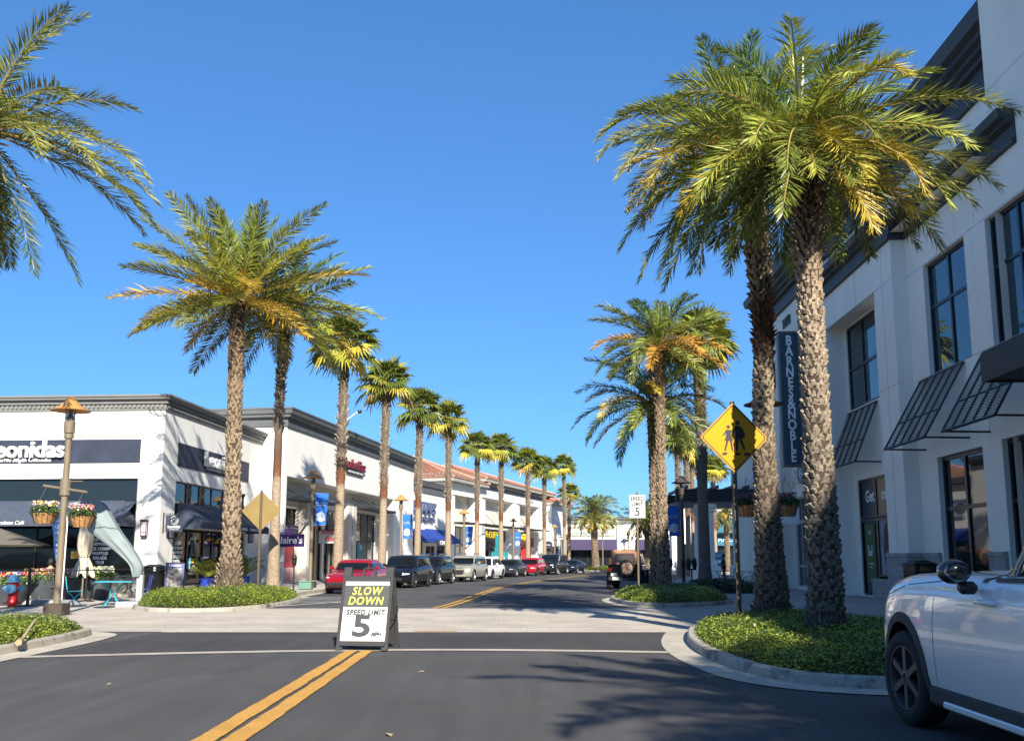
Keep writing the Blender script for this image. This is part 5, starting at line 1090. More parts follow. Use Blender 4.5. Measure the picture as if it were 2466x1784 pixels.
# entrance canopy close to the viewer
mb = MB(); mb.box(S(21.4), S(13), -1.5, .49, 5.55, 5.9); mb.box(S(21.46), S(13), -1.56, -1.5, 5.5, 6.15); mb.box(S(21.46), S(21.4), -1.5, .49, 5.5, 6.15)
mb.add([(S(21.46), -1.56, 6.15), (S(13), -1.56, 6.15), (S(13), .49, 6.8), (S(21.46), .49, 6.8)], [(0, 1, 2, 3)]); mb.build('entrance_canopy', mat('canopy_charcoal', (.022, .024, .026), .6), G)
# lights on wall
for x, z in ((S(39.7), 4.9), (S(46.9), 4.5)):
    mb = MB(); mb.tube([(x, 0, z), (x, -.55, z + .1)], .02, 6); mb.lathe([(.06, .1), (.16, -.08), (.15, -.09)], 10, center=(x, -.55, z)); mb.build('wall_light', BLACK, G)
# ---- H: building past the pergola and the pergola
H_ = thing('corner_pavilion', 'pale building beyond the bookshop whose shaded wall meets the pergola', 'building', (13.95, 59.5, 0), R(-15))
mb = MB(); wallgrid(mb, 0, 10, 0, 9.6, 0, [(1.6, 3.6, 0, 1.0)], .3); mb.quad((0, 0, 0), (0, 0, 9.6), (0, 14, 9.6), (0, 14, 0)); mb.quad((0, 0, 9.5), (10, 0, 9.5), (10, 14, 9.5), (0, 14, 9.5)); mb.box(-.25, 0, -.3, 14, 0, 1.0); mb.build('wall', COOLW, H_)
mb = MB(); mb.box(1.45, 1.9, -.12, -.003, 0, 9.5); mb.build('pilaster', COOLW, H_); mb = MB(); mb.box(1.9, 6.0, -.05, -.003, 0, 1.5); mb.build('base', mat('base_dark', (.04, .042, .045), .7), H_)
t = thing('pergola', 'dark beamed pergola over the right sidewalk with slatted roof and white round column', 'pergola', (10.2, 58.5, 0), 0)
BM = mat('pergola_beam', (.011, .012, .018), .6); mb = MB(); mb.box(0, 8, -.2, .0, 5.0, 5.75); mb.box(0, 8, 5.6, 5.8, 5.0, 5.75); mb.build('beam', BM, t)
mb = MB()
for k in range(8): mb.box(.6 + k * .95, .72 + k * .95, -.6, 6.2, 5.76, 5.95)
mb.build('rafter', BM, t); mb = MB()
for k in range(17): mb.box(.1, 7.9, .2 + k * .32, .26 + k * .32, 4.85, 4.99)
mb.build('slat', mat('pergola_slat', (.30, .29, .28), .7), t)
for cx_, cy_ in ((2.0, .6), (2.6, 5.0)):
    mb = MB(); mb.lathe([(.62, 1.0), (.62, 1.15), (.5, 1.2), (.5, 2.4), (.46, 4.3), (.56, 4.4), (.56, 4.5), (.7, 4.62), (.7, 4.84)], 24, center=(cx_, cy_, 0)); mb.box(cx_ - .7, cx_ + .7, cy_ - .7, cy_ + .7, 0, 1.0); mb.build('column', WHITE, t, smooth=40)

# ================================================================= street furniture
POLEM = BRONZE
def street_lamp(label, loc, h=5.5, dark=False, arms=False, banner=None, rz=0, group='lamps along the street', base=True, side=1):
    t = thing('street_lamp', label, 'lamp', loc, rz, group); pm_ = mat('bronze_shaded', (.05, .035, .028), .45) if dark else POLEM  # dark copy of the bronze, shade put into the colour
    mb = MB(); mb.tube([(0, 0, .28 if base else 0), (0, 0, h - 1.25), (0, 0, h - 1.0)], [.09, .08, .075], 16); mb.build('pole', pm_, t, smooth=40)
    if base:
        mb = MB(); mb.rbox(-.24, .24, -.24, .24, 0, .30, .02); mb.build('base', mat('base_bronze', (.055, .042, .032), .6), t)
    mb = MB(); mb.lathe([(.085, h - 1.1), (.085, h - .92), (.135, h - .92), (.14, h - .62), (.12, h - .6)], 16); 
    for a in (0, 90, 180, 270): mb.tube([(.12 * math.cos(R(a + 45)), .12 * math.sin(R(a + 45)), h - .85), (.12 * math.cos(R(a + 45)), .12 * math.sin(R(a + 45)), h - .2)], .012, 5)
    mb.lathe([(.06, h - .6), (.06, h - .5), (.03, h - .42), (.03, h - .3)], 10); mb.build('fitting', pm_, t, smooth=40)
    g = MB(); g.lathe([(.105, h - .58), (.11, h - .22)], 16, cap=False); gg = mat('lamp_glass', (.7, .72, .72), .05, trans=.9); g.build('lens', gg, t, smooth=60)
    mb = MB(); mb.lathe([(.50, h - .32), (.49, h - .34), (.40, h - .29), (.27, h - .20), (.14, h - .06), (.12, h - .05)], 28, cap=False); mb.lathe([(.12, h - .05), (.14, h - .02), (.10, h), (.05, h + .03), (0, h + .035)], 20)
    mb.build('shade', COPPER if not dark else mat('copper_shaded', (.07, .05, .035), .5), t, smooth=50)  # darkened copy of the copper for lamps standing in shade
    mb = MB()
    if arms:
        mb.tube([(0, 0, h - 1.0), (.85, 0, h - 1.0)], .012, 6); mb.lathe([(.12, -.06), (.12, .06)], 16, center=(0, 0, h - 1.0)); mb.tube([(0, 0, 3.42), (.45, 0, 3.42)], .014, 6)
        mb.tube([(-.66, .2, 3.32), (.66, -.2, 3.12)], .035, 8); mb.lathe([(.13, 3.05), (.13, 3.5)], 16); mb.build('arm', pm_, t, smooth=40)
    if banner:
        mb.tube([(0, 0, banner[1]), (.78 * side, 0, banner[1])], .014, 6); mb.tube([(0, 0, banner[0]), (.66 * side, 0, banner[0])], .014, 6); mb.build('arm', pm_, t, smooth=40)
        b = MB(); z0, z1 = banner; n = 6
        for k in range(n):
            f0, f1 = k / n, (k + 1) / n; w0, w1 = .50 + .14 * f0, .50 + .14 * f1; y0, y1 = .03 * math.sin(f0 * 5), .03 * math.sin(f1 * 5)
            b.add([(.13, y0, z0 + (z1 - z0) * f0), (.13 + w0, y0 + .02, z0 + (z1 - z0) * f0), (.13 + w1, y1 + .02, z0 + (z1 - z0) * f1), (.13, y1, z0 + (z1 - z0) * f1)], [(0, 1, 2, 3)])
            b.add([(.13, y0 + .012, z0 + (z1 - z0) * f0), (.13 + w0, y0 + .032, z0 + (z1 - z0) * f0), (.13 + w1, y1 + .032, z0 + (z1 - z0) * f1), (.13, y1 + .012, z0 + (z1 - z0) * f1)], [(3, 2, 1, 0)])
        bb = thing('banner', 'blue banner on the ' + label, 'banner', loc, rz, 'blue banners on the lamps')
        if side < 0: b.v = [(-x, y, z) for x, y, z in b.v]; b.f = [f[::-1] for f in b.f]
        bo = b.build('cloth', mat('banner_blue', (.012, .13, .50), .7, var=.15, scale=2), bb)
        h_ = z1 - z0; cxb = (.13 + .29) * side
        text('hospital\nhealth', .075, SIGNW, FR(cxb, -.012, z1 - .13 * h_), bo, ext=.002); text('Your health is\nour priority.', .085, SIGNW, FR(cxb, -.012, z1 - .34 * h_), bo, ext=.002)
        i_ = MB(); zc = z0 + .28 * h_
        i_.add([(cxb - .2, -.014, zc - .18), (cxb + .02, -.014, zc - .26), (cxb + .02, -.014, zc + .24), (cxb - .2, -.014, zc + .12)], [(0, 1, 2, 3)], 0); i_.add([(cxb + .02, -.014, zc - .26), (cxb + .2, -.014, zc - .18), (cxb + .2, -.014, zc + .12), (cxb + .02, -.014, zc + .24)], [(0, 1, 2, 3)], 1); i_.build('mark', [mat('banner_white', (.6, .66, .72), .6), mat('banner_pale', (.38, .46, .58), .6)], bo)
    return t
street_lamp('lamp post at the left kerb carrying two flower baskets', (-11.62, 24.3, .006), 5.6, arms=True)
def on(loc): return loc
street_lamp('lamp post behind the diamond sign, before the purple shop sign', (-9.33, 43.8, .12), 5.4, banner=(2.85, 4.35), rz=R(-5))
street_lamp('lamp post between the candy shop and the blue awnings', (-7.2, 60.8, .12), 5.4, banner=(2.6, 4.15), rz=R(-5))
street_lamp('lamp post before the first bay of the tiled building', (-4.0, 78.5, .12), 5.4, banner=(2.5, 4.0), rz=R(-5))
street_lamp('lamp post before the red shop front', (.15, 95.6, .12), 5.4, banner=(2.5, 4.0), rz=R(-5))
street_lamp('lamp post at the far end of the left row of shops', (5.1, 112.6, .12), 5.4)
street_lamp('lamp post toned for the shade behind the twin palms', (8.45, 46.6, .006), 5.5, dark=True, banner=(2.55, 4.0), rz=0, side=-1)
street_lamp('lamp post toned for shade, hidden behind the red ringed palm, holding two baskets', (6.36, 23.3, .006), 5.6, dark=True)
street_lamp('small far lamp post before the closing building, left one', (12.5, 130, 0), 5.4, base=False); street_lamp('small far lamp post before the closing building, right one', (16.3, 132, 0), 5.2, base=False)
street_lamp('lamp post in the sun seen beneath the pergola, right one', (22.8, 105, 0), 5.15, base=False); street_lamp('lamp post in the sun seen beneath the pergola, left one', (22.6, 108, 0), 4.9, base=False)
# hanging baskets
def flowers(parent, pts_fn, n, seed, cols, name='flowers', size=.04):
    rs = np.random.RandomState(seed); P = np.array([pts_fn(rs) for _ in range(n)]); N = rs.normal(0, .5, (n, 3)); N[:, 2] += .7; N[:, 1] -= .5
    cc = np.array(cols)[rs.randint(0, len(cols), n)] * rs.uniform(.8, 1.15, (n, 1)); return leaves_mesh(name, P, N, rs.uniform(.7, 1.3, n) * size, cc, LEAF, parent, aspect=.8)
COCO = mat('coco_liner', (.36, .19, .075), .95, var=.3, scale=12, bump=.6, bscale=60)
def hang_basket(label, loc, seed, cols, r=.30, shade=False, hook=.72):
    t = thing('hanging_basket', label, 'flower basket', loc, 0, 'hanging flower baskets'); mb = MB(); mb.lathe([(.0, -.30), (r * .62, -.29), (r * .82, -.15), (r, 0), (r * .94, .0)], 24); mb.build('liner', COCO, t, smooth=40)
    mb = MB()
    for k in range(14): a = 2 * math.pi * k / 14; mb.tube([((r * f + .008) * math.cos(a), (r * f + .008) * math.sin(a), z) for f, z in ((.62, -.3), (.83, -.15), (1.0, .0))], .006, 4)
    mb.tube([((r + .01) * math.cos(R(a)), (r + .01) * math.sin(R(a)), 0) for a in range(0, 361, 20)], .008, 4, cap=False); mb.build('wire_frame', BLACK, t)
    mb = MB()
    for k in range(3): a = 2 * math.pi * k / 3; mb.tube([(r * math.cos(a), r * math.sin(a), 0), (0, 0, hook)], .004, 4)
    mb.build('chain', BLACK, t)
    G_ = [(.06, .11, .025), (.10, .15, .03), (.03, .05, .02)]
    def dome(s): a = s.rand() * 6.28; q = math.sqrt(s.rand()) * r * 1.08; return (q * math.cos(a), q * math.sin(a), .02 + s.rand() * .24 * (1 - .5 * q / r) - (.08 if q > r else 0))
    flowers(t, dome, 700, seed, G_, 'foliage', .028)
    def blob(s): a = s.rand() * 6.28; q = math.sqrt(s.rand()) * r * .95; return (q * math.cos(a), q * math.sin(a) - .02, .16 + s.rand() * .14)
    flowers(t, blob, 170, seed + 1, cols, 'blossom', .03); return t
Wf, Of, Pf, Rf, Yf = (.75, .75, .7), (.8, .35, .03), (.55, .18, .32), (.6, .03, .03), (.8, .6, .05)
hang_basket('hanging basket of white and orange flowers left of the near lamp post', (-12.17, 24.45, 2.62), 60, [Wf, Wf, Of, Yf], r=.34, hook=.68)
hang_basket('hanging basket of white and pink flowers right of the near lamp post', (-11.05, 24.13, 2.52), 61, [Wf, Pf, Pf, Of], r=.32, hook=.62)
hang_basket('shaded hanging basket left of the red ringed palm trunk', (5.85, 23.3, 2.75), 62, [(.2, .07, .13), (.1, .05, .08)], hook=.7); hang_basket('shaded hanging basket right of the red ringed palm trunk', (6.75, 23.1, 2.75), 63, [(.25, .08, .13), (.2, .03, .04)], hook=.7)  # blossom colours darkened, the shade here is in the colour
# A-frame road sign
t = thing('sandwich_board', 'slow down speed limit sandwich board standing on the centre line', 'sign', (-2.30, 15.3, .012), R(-9))
GP = mat('board_grey_plastic', (.032, .032, .035), .7, var=.12, scale=8, bump=.15, bscale=90)
def aframe_panel(lean, name, face):
    mb = MB(); w, h = .42, 1.30
    f = .055; z0, z1 = .10, 1.17
    mb.rbox(-w, -w + f, -.02, .02, 0, z1 + .12, .006); mb.rbox(w - f, w, -.02, .02, 0, z1 + .12, .006); mb.box(-w + f, w - f, -.018, .018, z0 - .03, z0 + .04); mb.box(-w + f, w - f, -.018, .018, z1 - .09, z1)
    mb.rbox(-w, -w + .13, -.022, .022, z1 - .02, z1 + .15, .008); mb.rbox(w - .13, w, -.022, .022, z1 - .02, z1 + .15, .008)
    mb.tube([(-.10, 0, z1 - .02), (-.09, 0, z1 + .11), (-.07, 0, z1 + .13), (.07, 0, z1 + .13), (.09, 0, z1 + .11), (.10, 0, z1 - .02)], .017, 6)
    mb.box(-w + f, w - f, .004, .012, z0 + .04, z1 - .09); mb.box(-w, -w + .10, -.024, .024, 0, .05); mb.box(w - .10, w, -.024, .024, 0, .05)
    o = mb.build(name, GP, t); o.location = (0, -.33 if face else .33, 0); o.rotation_euler = (R(-14.5 if face else 14.5), 0, 0)
    if face:
        g = MB(); g.box(-.365, .365, -.016, -.006, .14, 1.085); pnl = g.build('poster', mat('poster_white', (.66, .67, .67), .5), o); g = MB(); g.box(-.365, .365, -.0185, -.0165, .675, 1.02); g.build('poster_field', mat('poster_grey', (.062, .064, .062), .5), pnl)
        g = MB(); g.box(-.365, .365, -.0185, -.0165, .14, .185); g.build('poster_strip', mat('poster_pale', (.42, .43, .43), .5), pnl); g = MB(); g.box(-.365, .365, -.0186, -.0165, 1.02, 1.083); g.build('poster_strip', mat('poster_mint', (.55, .64, .58), .5), pnl)
        yl = mat('letter_yellow', (.80, .82, .10), .5); gy = mat('letter_grey', (.045, .047, .05), .5)
        text('SLOW', .18, yl, FR(.0, -.021, .925), pnl, ext=.001, off=.0022, shear=.18, width=.50, spacing=1.16); text('DOWN', .18, yl, FR(-.01, -.021, .768), pnl, ext=.001, off=.0022, shear=.18, width=.58, spacing=1.14)
        text('SPEED LIMIT', .115, gy, FR(0.01, -.0205, .585), pnl, ext=.0015, off=.0055, shear=.12, width=.64, spacing=1.12); text('5', .46, gy, FR(-.03, -.0205, .36), pnl, ext=.001, off=.014, width=.29); text('MPH', .09, gy, FR(.215, -.0205, .245), pnl, ext=.0015, off=.005, shear=.18, width=.17)
    return o
aframe_panel(1, 'front_panel', True); aframe_panel(1, 'rear_panel', False)
mb = MB(); mb.tube([(.40, -.22, .45), (.40, .22, .45)], .01, 5); mb.tube([(-.40, -.22, .45), (-.40, .22, .45)], .01, 5); mb.tube([(.41, .15, .5), (.43, .15, .6), (.41, .15, .68)], .016, 5); mb.build('latch', BLACK, t)
# road signs
def diamond(label, loc, rz, zc, half, face, back, post_h, r=.033, sym=True):
    t = thing('road_sign', label, 'sign', loc, rz); mb = MB(); mb.rbox(-.04, .04, .0, .06, 0, post_h, .01); mb.build('post', mat('post_bronze', (.095, .07, .045), .55, var=.15, scale=3), t)
    def dia(hf, y, rd=.07):
        c = [(0, -hf), (hf, 0), (0, hf), (-hf, 0)]; out = []
        for k in range(4):
            p = Vector(c[k]); a = Vector(c[k - 1]); b = Vector(c[(k + 1) % 4]); u = p + (a - p).normalized() * rd; v = p + (b - p).normalized() * rd
            for s in range(5): q = s / 4; out.append((1 - q) ** 2 * u + 2 * q * (1 - q) * p + q * q * v)
        return [(p.x, y, p.y + zc) for p in out]
    a = dia(half, -.012); b = dia(half, -.004); n = len(a); mb = MB(); mb.add(a + b, [tuple(range(n))] + [tuple(range(2 * n - 1, n - 1, -1))] + [(i, i + n, (i + 1) % n + n, (i + 1) % n) for i in range(n)]); pl = mb.build('plate', [back], t)
    mb = MB(); c = dia(half * .992, -.0135); mb.add(c, [tuple(range(n))]); fo = mb.build('face', face, pl)
    if sym:
        mb = MB(); o1 = dia(half * .955, -.0145, .06); o2 = dia(half * .915, -.0145, .055); mb.add(o1 + o2, [(i, (i + 1) % n, (i + 1) % n + n, i + n) for i in range(n)])
        def poly(pts): mb.add([(x * half, -.0147, zc + z * half) for x, z in pts], [tuple(range(len(pts)))])
        def circ(x, z, r_): poly([(x + r_ * math.cos(k * .4189), z + r_ * math.sin(k * .4189)) for k in range(15)])
        def limb(x0, z0, x1, z1, w0, w1): d = Vector((x1 - x0, z1 - z0)).normalized(); nx_, nz_ = -d.y, d.x; poly([(x0 + nx_ * w0, z0 + nz_ * w0), (x0 - nx_ * w0, z0 - nz_ * w0), (x1 - nx_ * w1, z1 - nz_ * w1), (x1 + nx_ * w1, z1 + nz_ * w1)])
        # taller walker with a satchel, right
        circ(.12, .42, .062); poly([(.05, .34), (.19, .34), (.24, .10), (.20, .02), (.04, .02)]); limb(.20, .3, .30, .08, .035, .03); poly([(.2, .16), (.33, .14), (.31, -.02), (.19, .0)]); limb(.08, .3, -.06, .12, .03, .025); limb(.08, .04, .07, -.38, .05, .035); limb(.15, .04, .30, -.34, .05, .03)
        # smaller walker in a skirt, left
        circ(-.16, .30, .055); poly([(-.22, .22), (-.10, .22), (-.07, .02), (-.02, -.10), (-.29, -.10), (-.24, .02)]); limb(-.11, .2, -.0, .08, .025, .02); limb(-.21, .2, -.31, .05, .025, .02); limb(-.20, -.1, -.28, -.38, .032, .024); limb(-.10, -.1, -.06, -.38, .032, .024)
        for x in (-.34, .04, .30): poly([(x, -.42), (x + .14, -.42), (x + .10 + .06 * (x > .2), -.50), (x - .04, -.50)])
        mb.build('symbol', BLACK, fo)
    mb = MB(); mb.lathe([(.016, -.02), (.016, -.0)], 8, center=(0, 0, zc + half * .78), axis='Y'); mb.lathe([(.016, -.02), (.016, -.0)], 8, center=(0, 0, zc - half * .78), axis='Y'); mb.build('bolt', mat('bolt', (.4, .3, .1), .4, metal=.5), pl); return t
YSG = mat('sign_yellow_sheet', (.58, .27, .004), .85, var=.06, scale=2); BZ = mat('sign_back_bronze', (.24, .165, .055), .5, var=.1, scale=3)
diamond('yellow diamond school crossing sign with two walking figures', (4.14, 17.3, .1), R(8), 3.56, .665, YSG, BZ, 4.25)
diamond('brown back of a diamond road sign on the left island', (-8.72, 32.6, .1), R(176), 2.98, .70, BZ, BZ, 3.7, sym=False)
t = thing('speed_sign', 'white rectangular speed limit sign on a slim post at the right island', 'sign', (4.33, 32.4, .1), R(3)); t.scale = (.93, 1, 1); mb = MB(); mb.rbox(-.035, .035, 0, .05, 0, 3.62, .008); mb.build('post', MATS['post_bronze'], t)
mb = MB(); mb.rbox(-.30, .30, -.016, -.003, 2.72, 3.52, .003); p_ = mb.build('plate', mat('plate_white', (.6, .6, .6), .5), t); mb = MB()
for x0, x1, z0, z1 in ((-.285, .285, 3.49, 3.505), (-.285, .285, 2.735, 2.75), (-.285, -.27, 2.75, 3.49), (.27, .285, 2.75, 3.49)): mb.box(x0, x1, -.018, -.0163, z0, z1)
mb.build('border', BLACK, p_); text('SPEED', .19, BLACK, FR(0, -.018, 3.375), p_, ext=.001, off=.009, width=.50, spacing=1.15); text('LIMIT', .19, BLACK, FR(0, -.018, 3.20), p_, ext=.001, off=.009, width=.42, spacing=1.15); text('5', .42, BLACK, FR(0, -.018, 2.93), p_, ext=.001, off=.008)
# parking meters
def meter(label, loc, rz=0, dbl=False):
    t = thing('parking_meter', label, 'parking meter', loc, rz, 'parking meters'); mb = MB(); mb.tube([(0, 0, 0), (0, 0, .06), (0, 0, .07), (0, 0, 1.02)], [.13, .12, .035, .032], 12); mb.build('post', BLACK, t, smooth=40)
    mb = MB()
    for s in ((-.13, .13) if dbl else (0,)): mb.lathe([(.05, 0), (.09, .08), (.10, .22), (.10, .34), (.07, .42), (.02, .45)], 14, center=(s, 0, 1.02))
    if dbl: mb.rbox(-.2, .2, -.04, .04, .98, 1.04, .01)
    mb.build('head', BLACK, t, smooth=40); g = MB(); g.rbox(-.05, .05, -.105, -.09, 1.27, 1.36, .004); g.build('display', GLASSD, t); return t
meter('parking meter on the left sidewalk before the accessory shop window', (-8.75, 38.0, .12), 0); meter('twin headed parking meter beside the white column', (7.25, 38.2, .006), .2, True)
meter('parking meter in the shade behind the brown jeep, left one', (7.8, 46.5, .006), .5); meter('parking meter in the shade behind the brown jeep, right one', (8.05, 44.5, .006), .5)
# litter bins
def bin_(label, loc, h, rz=0):
    t = thing('litter_bin', label, 'litter bin', loc, rz); mb = MB(); mb.rbox(-.31, .31, -.31, .31, .08, h * .82, .03)
    for k in range(13):
        x = -.28 + k * .046; mb.box(x, x + .022, -.322, -.309, .1, h * .74); mb.box(x, x + .022, .309, .322, .1, h * .74); mb.box(-.322, -.309, x, x + .022, .1, h * .74); mb.box(.309, .322, x, x + .022, .1, h * .74)
    for x in (-.25, .2): mb.box(x, x + .05, -.25, .25, 0, .08)
    mb.build('body', BLACK, t); mb = MB(); mb.box(-.30, -.16, -.32, .32, h * .82, h * .95); mb.box(.16, .30, -.32, .32, h * .82, h * .95); mb.rbox(-.33, .33, -.33, .33, h * .80, h * .825, .006)
    mb.rbox(-.35, .35, -.35, .35, h * .95, h * .98, .01); mb.add([(-.33, -.33, h * .98), (.33, -.33, h * .98), (.33, .33, h * .98), (-.33, .33, h * .98), (-.16, -.16, h * 1.05), (.16, -.16, h * 1.05), (.16, .16, h * 1.05), (-.16, .16, h * 1.05)], [(0, 1, 5, 4), (1, 2, 6, 5), (2, 3, 7, 6), (3, 0, 4, 7), (4, 5, 6, 7)]); mb.build('hood', BLACK, t); return t
bin_('black slatted litter bin at the corner of the chocolate shop', (-14.05, 37.2, .006), 1.16); bin_('black litter bin before the block base of the bookshop', (11.2, 26.0, .006), 1.32, .1)
# hydrant
t = thing('fire_hydrant', 'red fire hydrant with pale blue bonnet and caps', 'hydrant', (-14.63, 27.86, .006)); RED = mat('hydrant_red', (.52, .012, .012), .35, var=.08, scale=6); BLU = mat('hydrant_blue', (.16, .42, .62), .4)
mb = MB(); mb.lathe([(.13, .06), (.13, .12), (.25, .13), (.25, .17), (.17, .18), (.15, .24), (.145, .5), (.15, .72), (.17, .74)], 24); mb.lathe([(.09, -.06), (.09, .0)], 14, center=(0, -.16, .5), axis='Y'); mb.build('barrel', RED, t, smooth=40)
mb = MB(); mb.lathe([(.12, 0), (.12, .07)], 16); mb.build('foot', mat('rusty_iron', (.12, .08, .06), .8), t)
mb = MB(); mb.lathe([(.17, .745), (.215, .75), (.215, .78), (.15, .82), (.13, .90), (.08, .95), (.03, .965), (.03, 1.0), (0, 1.0)], 24); mb.build('bonnet', BLU, t, smooth=40)
mb = MB(); mb.lathe([(.12, -.32), (.13, -.30), (.13, -.18), (.10, -.17)], 18, center=(.05, 0, .56), axis='Y'); mb.lathe([(.035, -.36), (.035, -.32)], 8, center=(.05, 0, .56), axis='Y')
mb.build('pumper_cap', BLU, t, smooth=40); 
for sg in (-1, 1): mb = MB(); mb.lathe([(.085, .15), (.09, .16), (.09, .25), (.05, .26), (.03, .27), (.03, .31)] if sg > 0 else [(.03, -.31), (.03, -.27), (.05, -.26), (.09, -.25), (.09, -.16), (.085, -.15)], 16, center=(0, 0, .56), axis='X'); mb.build('hose_cap', BLU, t, smooth=40)
# stanchions and rail around the terrace
TX = [(-13.85, 29.0), (-11.9, 29.9)]
for k, (x, y) in enumerate(((-14.82, 29.1), (-14.45, 32.2))):
    t = thing('barrier_post', ['dark barrier post beside the red hydrant', 'dark barrier post behind the turquoise chair'][k], 'post', (x, y, .006), 0, 'posts of the terrace barrier'); mb = MB(); mb.tube([(0, 0, .04), (0, 0, 1.08)], .045 if not k else .03, 12); mb.lathe([(.055, 1.06), (.055, 1.12), (.03, 1.15)], 12); mb.build('post', BLACK, t); mb = MB(); mb.lathe([(.30, 0), (.29, .025), (.08, .05)], 24); mb.build('base', BLACK, t)
mb = MB(); mb.tube([(-18, 28.6, 1.05), (-14.82, 29.1, 1.05), (-14.45, 32.2, 1.05), (-13.0, 36, 1.05)], .018, 6); tag(mb.build('barrier_rail', BLACK), 'thin dark rail running between the terrace barrier posts', 'rail')
# planters with flowers
PL = mat('planter_grey', (.055, .065, .075), .7, var=.2, scale=4)
def planter(label, loc, r, h, cols, seed, rz=0, sx_=1.0):
    t = thing('planter', label, 'planter', loc, rz, 'grey planters on the terrace'); mb = MB(); mb.lathe([(r * .5, 0), (r * .62, h * .2), (r * .88, h * .75), (r, h), (r * .94, h), (r * .9, h - .06)], 28); mb.build('pot', PL, t, smooth=40); t.scale = (sx_, 1, 1)
    def fo(s): a = s.rand() * 6.28; q = math.sqrt(s.rand()) * r * 1.02; return (q * math.cos(a), q * math.sin(a), h + s.rand() * .28 * (1.1 - .5 * q / r) - (.15 * s.rand() if q > r * .93 else 0))
    flowers(t, fo, 900, seed, [(.08, .14, .03), (.14, .2, .04), (.05, .09, .02)], 'foliage', .04)
    def bl(s): a = s.rand() * 6.28; q = math.sqrt(s.rand()) * r * .98; return (q * math.cos(a), q * math.sin(a), h + .16 + s.rand() * .2)
    flowers(t, bl, 260, seed + 1, cols, 'blossom', .042); return t
CR = (.75, .22, .15)
planter('grey planter with purple, red and yellow flowers behind the hydrant', (-15.75, 29.7, .006), .85, .66, [Rf, (.2, .1, .4), Yf, CR, Wf], 70); planter('grey planter with orange and white flowers left of the lamp post', (-16.65, 33.8, .006), .68, .72, [Rf, Of, Yf, Wf], 71)
planter('wide grey planter with coral flowers right of the lamp post', (-15.45, 33.9, .006), .72, .72, [CR, CR, Wf, Rf, (.7, .35, .3)], 72, sx_=1.15); planter('small grey planter with white blooms at the terrace corner', (-14.55, 33.6, .006), .42, .80, [(.7, .72, .4), Wf], 73)
# terrace furniture
def wire_chair(label, loc, rz, m, group=None):
    t = thing('chair', label, 'chair', loc, rz, group); mb = MB(); mb.rbox(-.21, .21, -.21, .21, .44, .455, .006); mb.build('seat', m, t); mb = MB()
    for x in (-.21, .21): mb.tube([(x, .20, .44), (x * .98, .25, .7), (x * .9, .28, .9)], .012, 6)
    for k in range(6): z = .60 + k * .055; y = .215 + (z - .44) * .15; mb.tube([(-.205, y, z), (.205, y, z)], .008, 5)
    mb.build('backrest', m, t)
    for x in (-.22, .22):
        for (y0, y1) in ((-.2, .24), (.2, -.24)): q = MB(); q.tube([(x, y0, .44), (x, y1, 0)], .011, 6); q.build('leg', m, t)
    mb = MB(); mb.tube([(-.22, .24, .02), (.22, .24, .02)], .009, 5); mb.tube([(-.22, -.24, .02), (.22, -.24, .02)], .009, 5); mb.build('stretcher', m, t); return t
def cafe_table(label, loc, rz, m, r=.40, h=.74, group=None, square=False):
    t = thing('cafe_table', label, 'table', loc, rz, group); mb = MB()
    if square: mb.rbox(-r, r, -r, r, h - .025, h, .008)
    else: mb.lathe([(r - .01, h - .03), (r, h - .02), (r, h)], 28)
    mb.build('tabletop', m, t)
    for k in range(4):
        a = math.pi / 2 * k + .78; c, s = math.cos(a), math.sin(a); q = MB(); q.tube([(c * r * .8, s * r * .8, h - .03), (c * .10, s * .10, h - .3), (c * .06, s * .06, .3), (c * .30, s * .30, .0)], .015, 6); q.build('leg', m, t)
    return t
TQ = mat('turquoise_paint', (.03, .42, .50), .4); BP = mat('blue_paint', (.03, .06, .30), .4); GM = mat('grey_mesh', (.13, .12, .11), .7)
wire_chair('turquoise metal chair at the near side of the turquoise table', (-13.35, 29.0, .006), R(115), TQ); cafe_table('turquoise cafe table behind the lamp post', (-12.35, 29.4, .006), .3, TQ, .58, .74, square=True)
wire_chair('dark blue metal chair right of the turquoise table', (-12.05, 30.9, .006), R(-60), BP); 
GC = 'grey terrace chairs'
for k, (x, y, a, lb) in enumerate(((-17.0, 34.0, 2.6, 'grey mesh terrace chair between the two left planters'), (-15.6, 37.0, .4, 'grey mesh chair near the shop window behind the closed umbrella'), (-14.15, 34.6, -.5, 'grey mesh chair under the drooping grey canopy'))): wire_chair(lb, (x, y, .006), a, GM, GC)
cafe_table('dark cafe table inside the terrace near the window', (-14.9, 36.9, .006), .2, BLACK, .4, .74)
# closed and open umbrellas
BEI = mat('umbrella_beige', (.46, .41, .32), .9, var=.1, scale=4); 
t = thing('closed_umbrella', 'closed beige patio umbrella tied at the waist', 'umbrella', (-14.98, 33.1, .006)); mb = MB(); mb.tube([(0, 0, .05), (0, 0, 2.75)], .03, 8); mb.lathe([(.28, 0), (.28, .05), (.05, .08)], 18); mb.build('pole', BRONZE, t)
rg = random.Random(3); mb = MB(); V = []; NS = 48
for i, (z, r_) in enumerate(((2.7, .07), (2.5, .20), (2.2, .24), (1.9, .25), (1.62, .20), (1.5, .14), (1.42, .16), (1.25, .24), (1.0, .32), (.85, .36))):
    for k in range(NS): a = 2 * math.pi * k / NS; rr_ = r_ * (1 + .22 * math.sin(a * 8 + i * .25) * (.4 + .06 * i)); V.append((rr_ * math.cos(a), rr_ * math.sin(a), z + (.09 * math.sin(a * 8) if i == 9 else 0)))
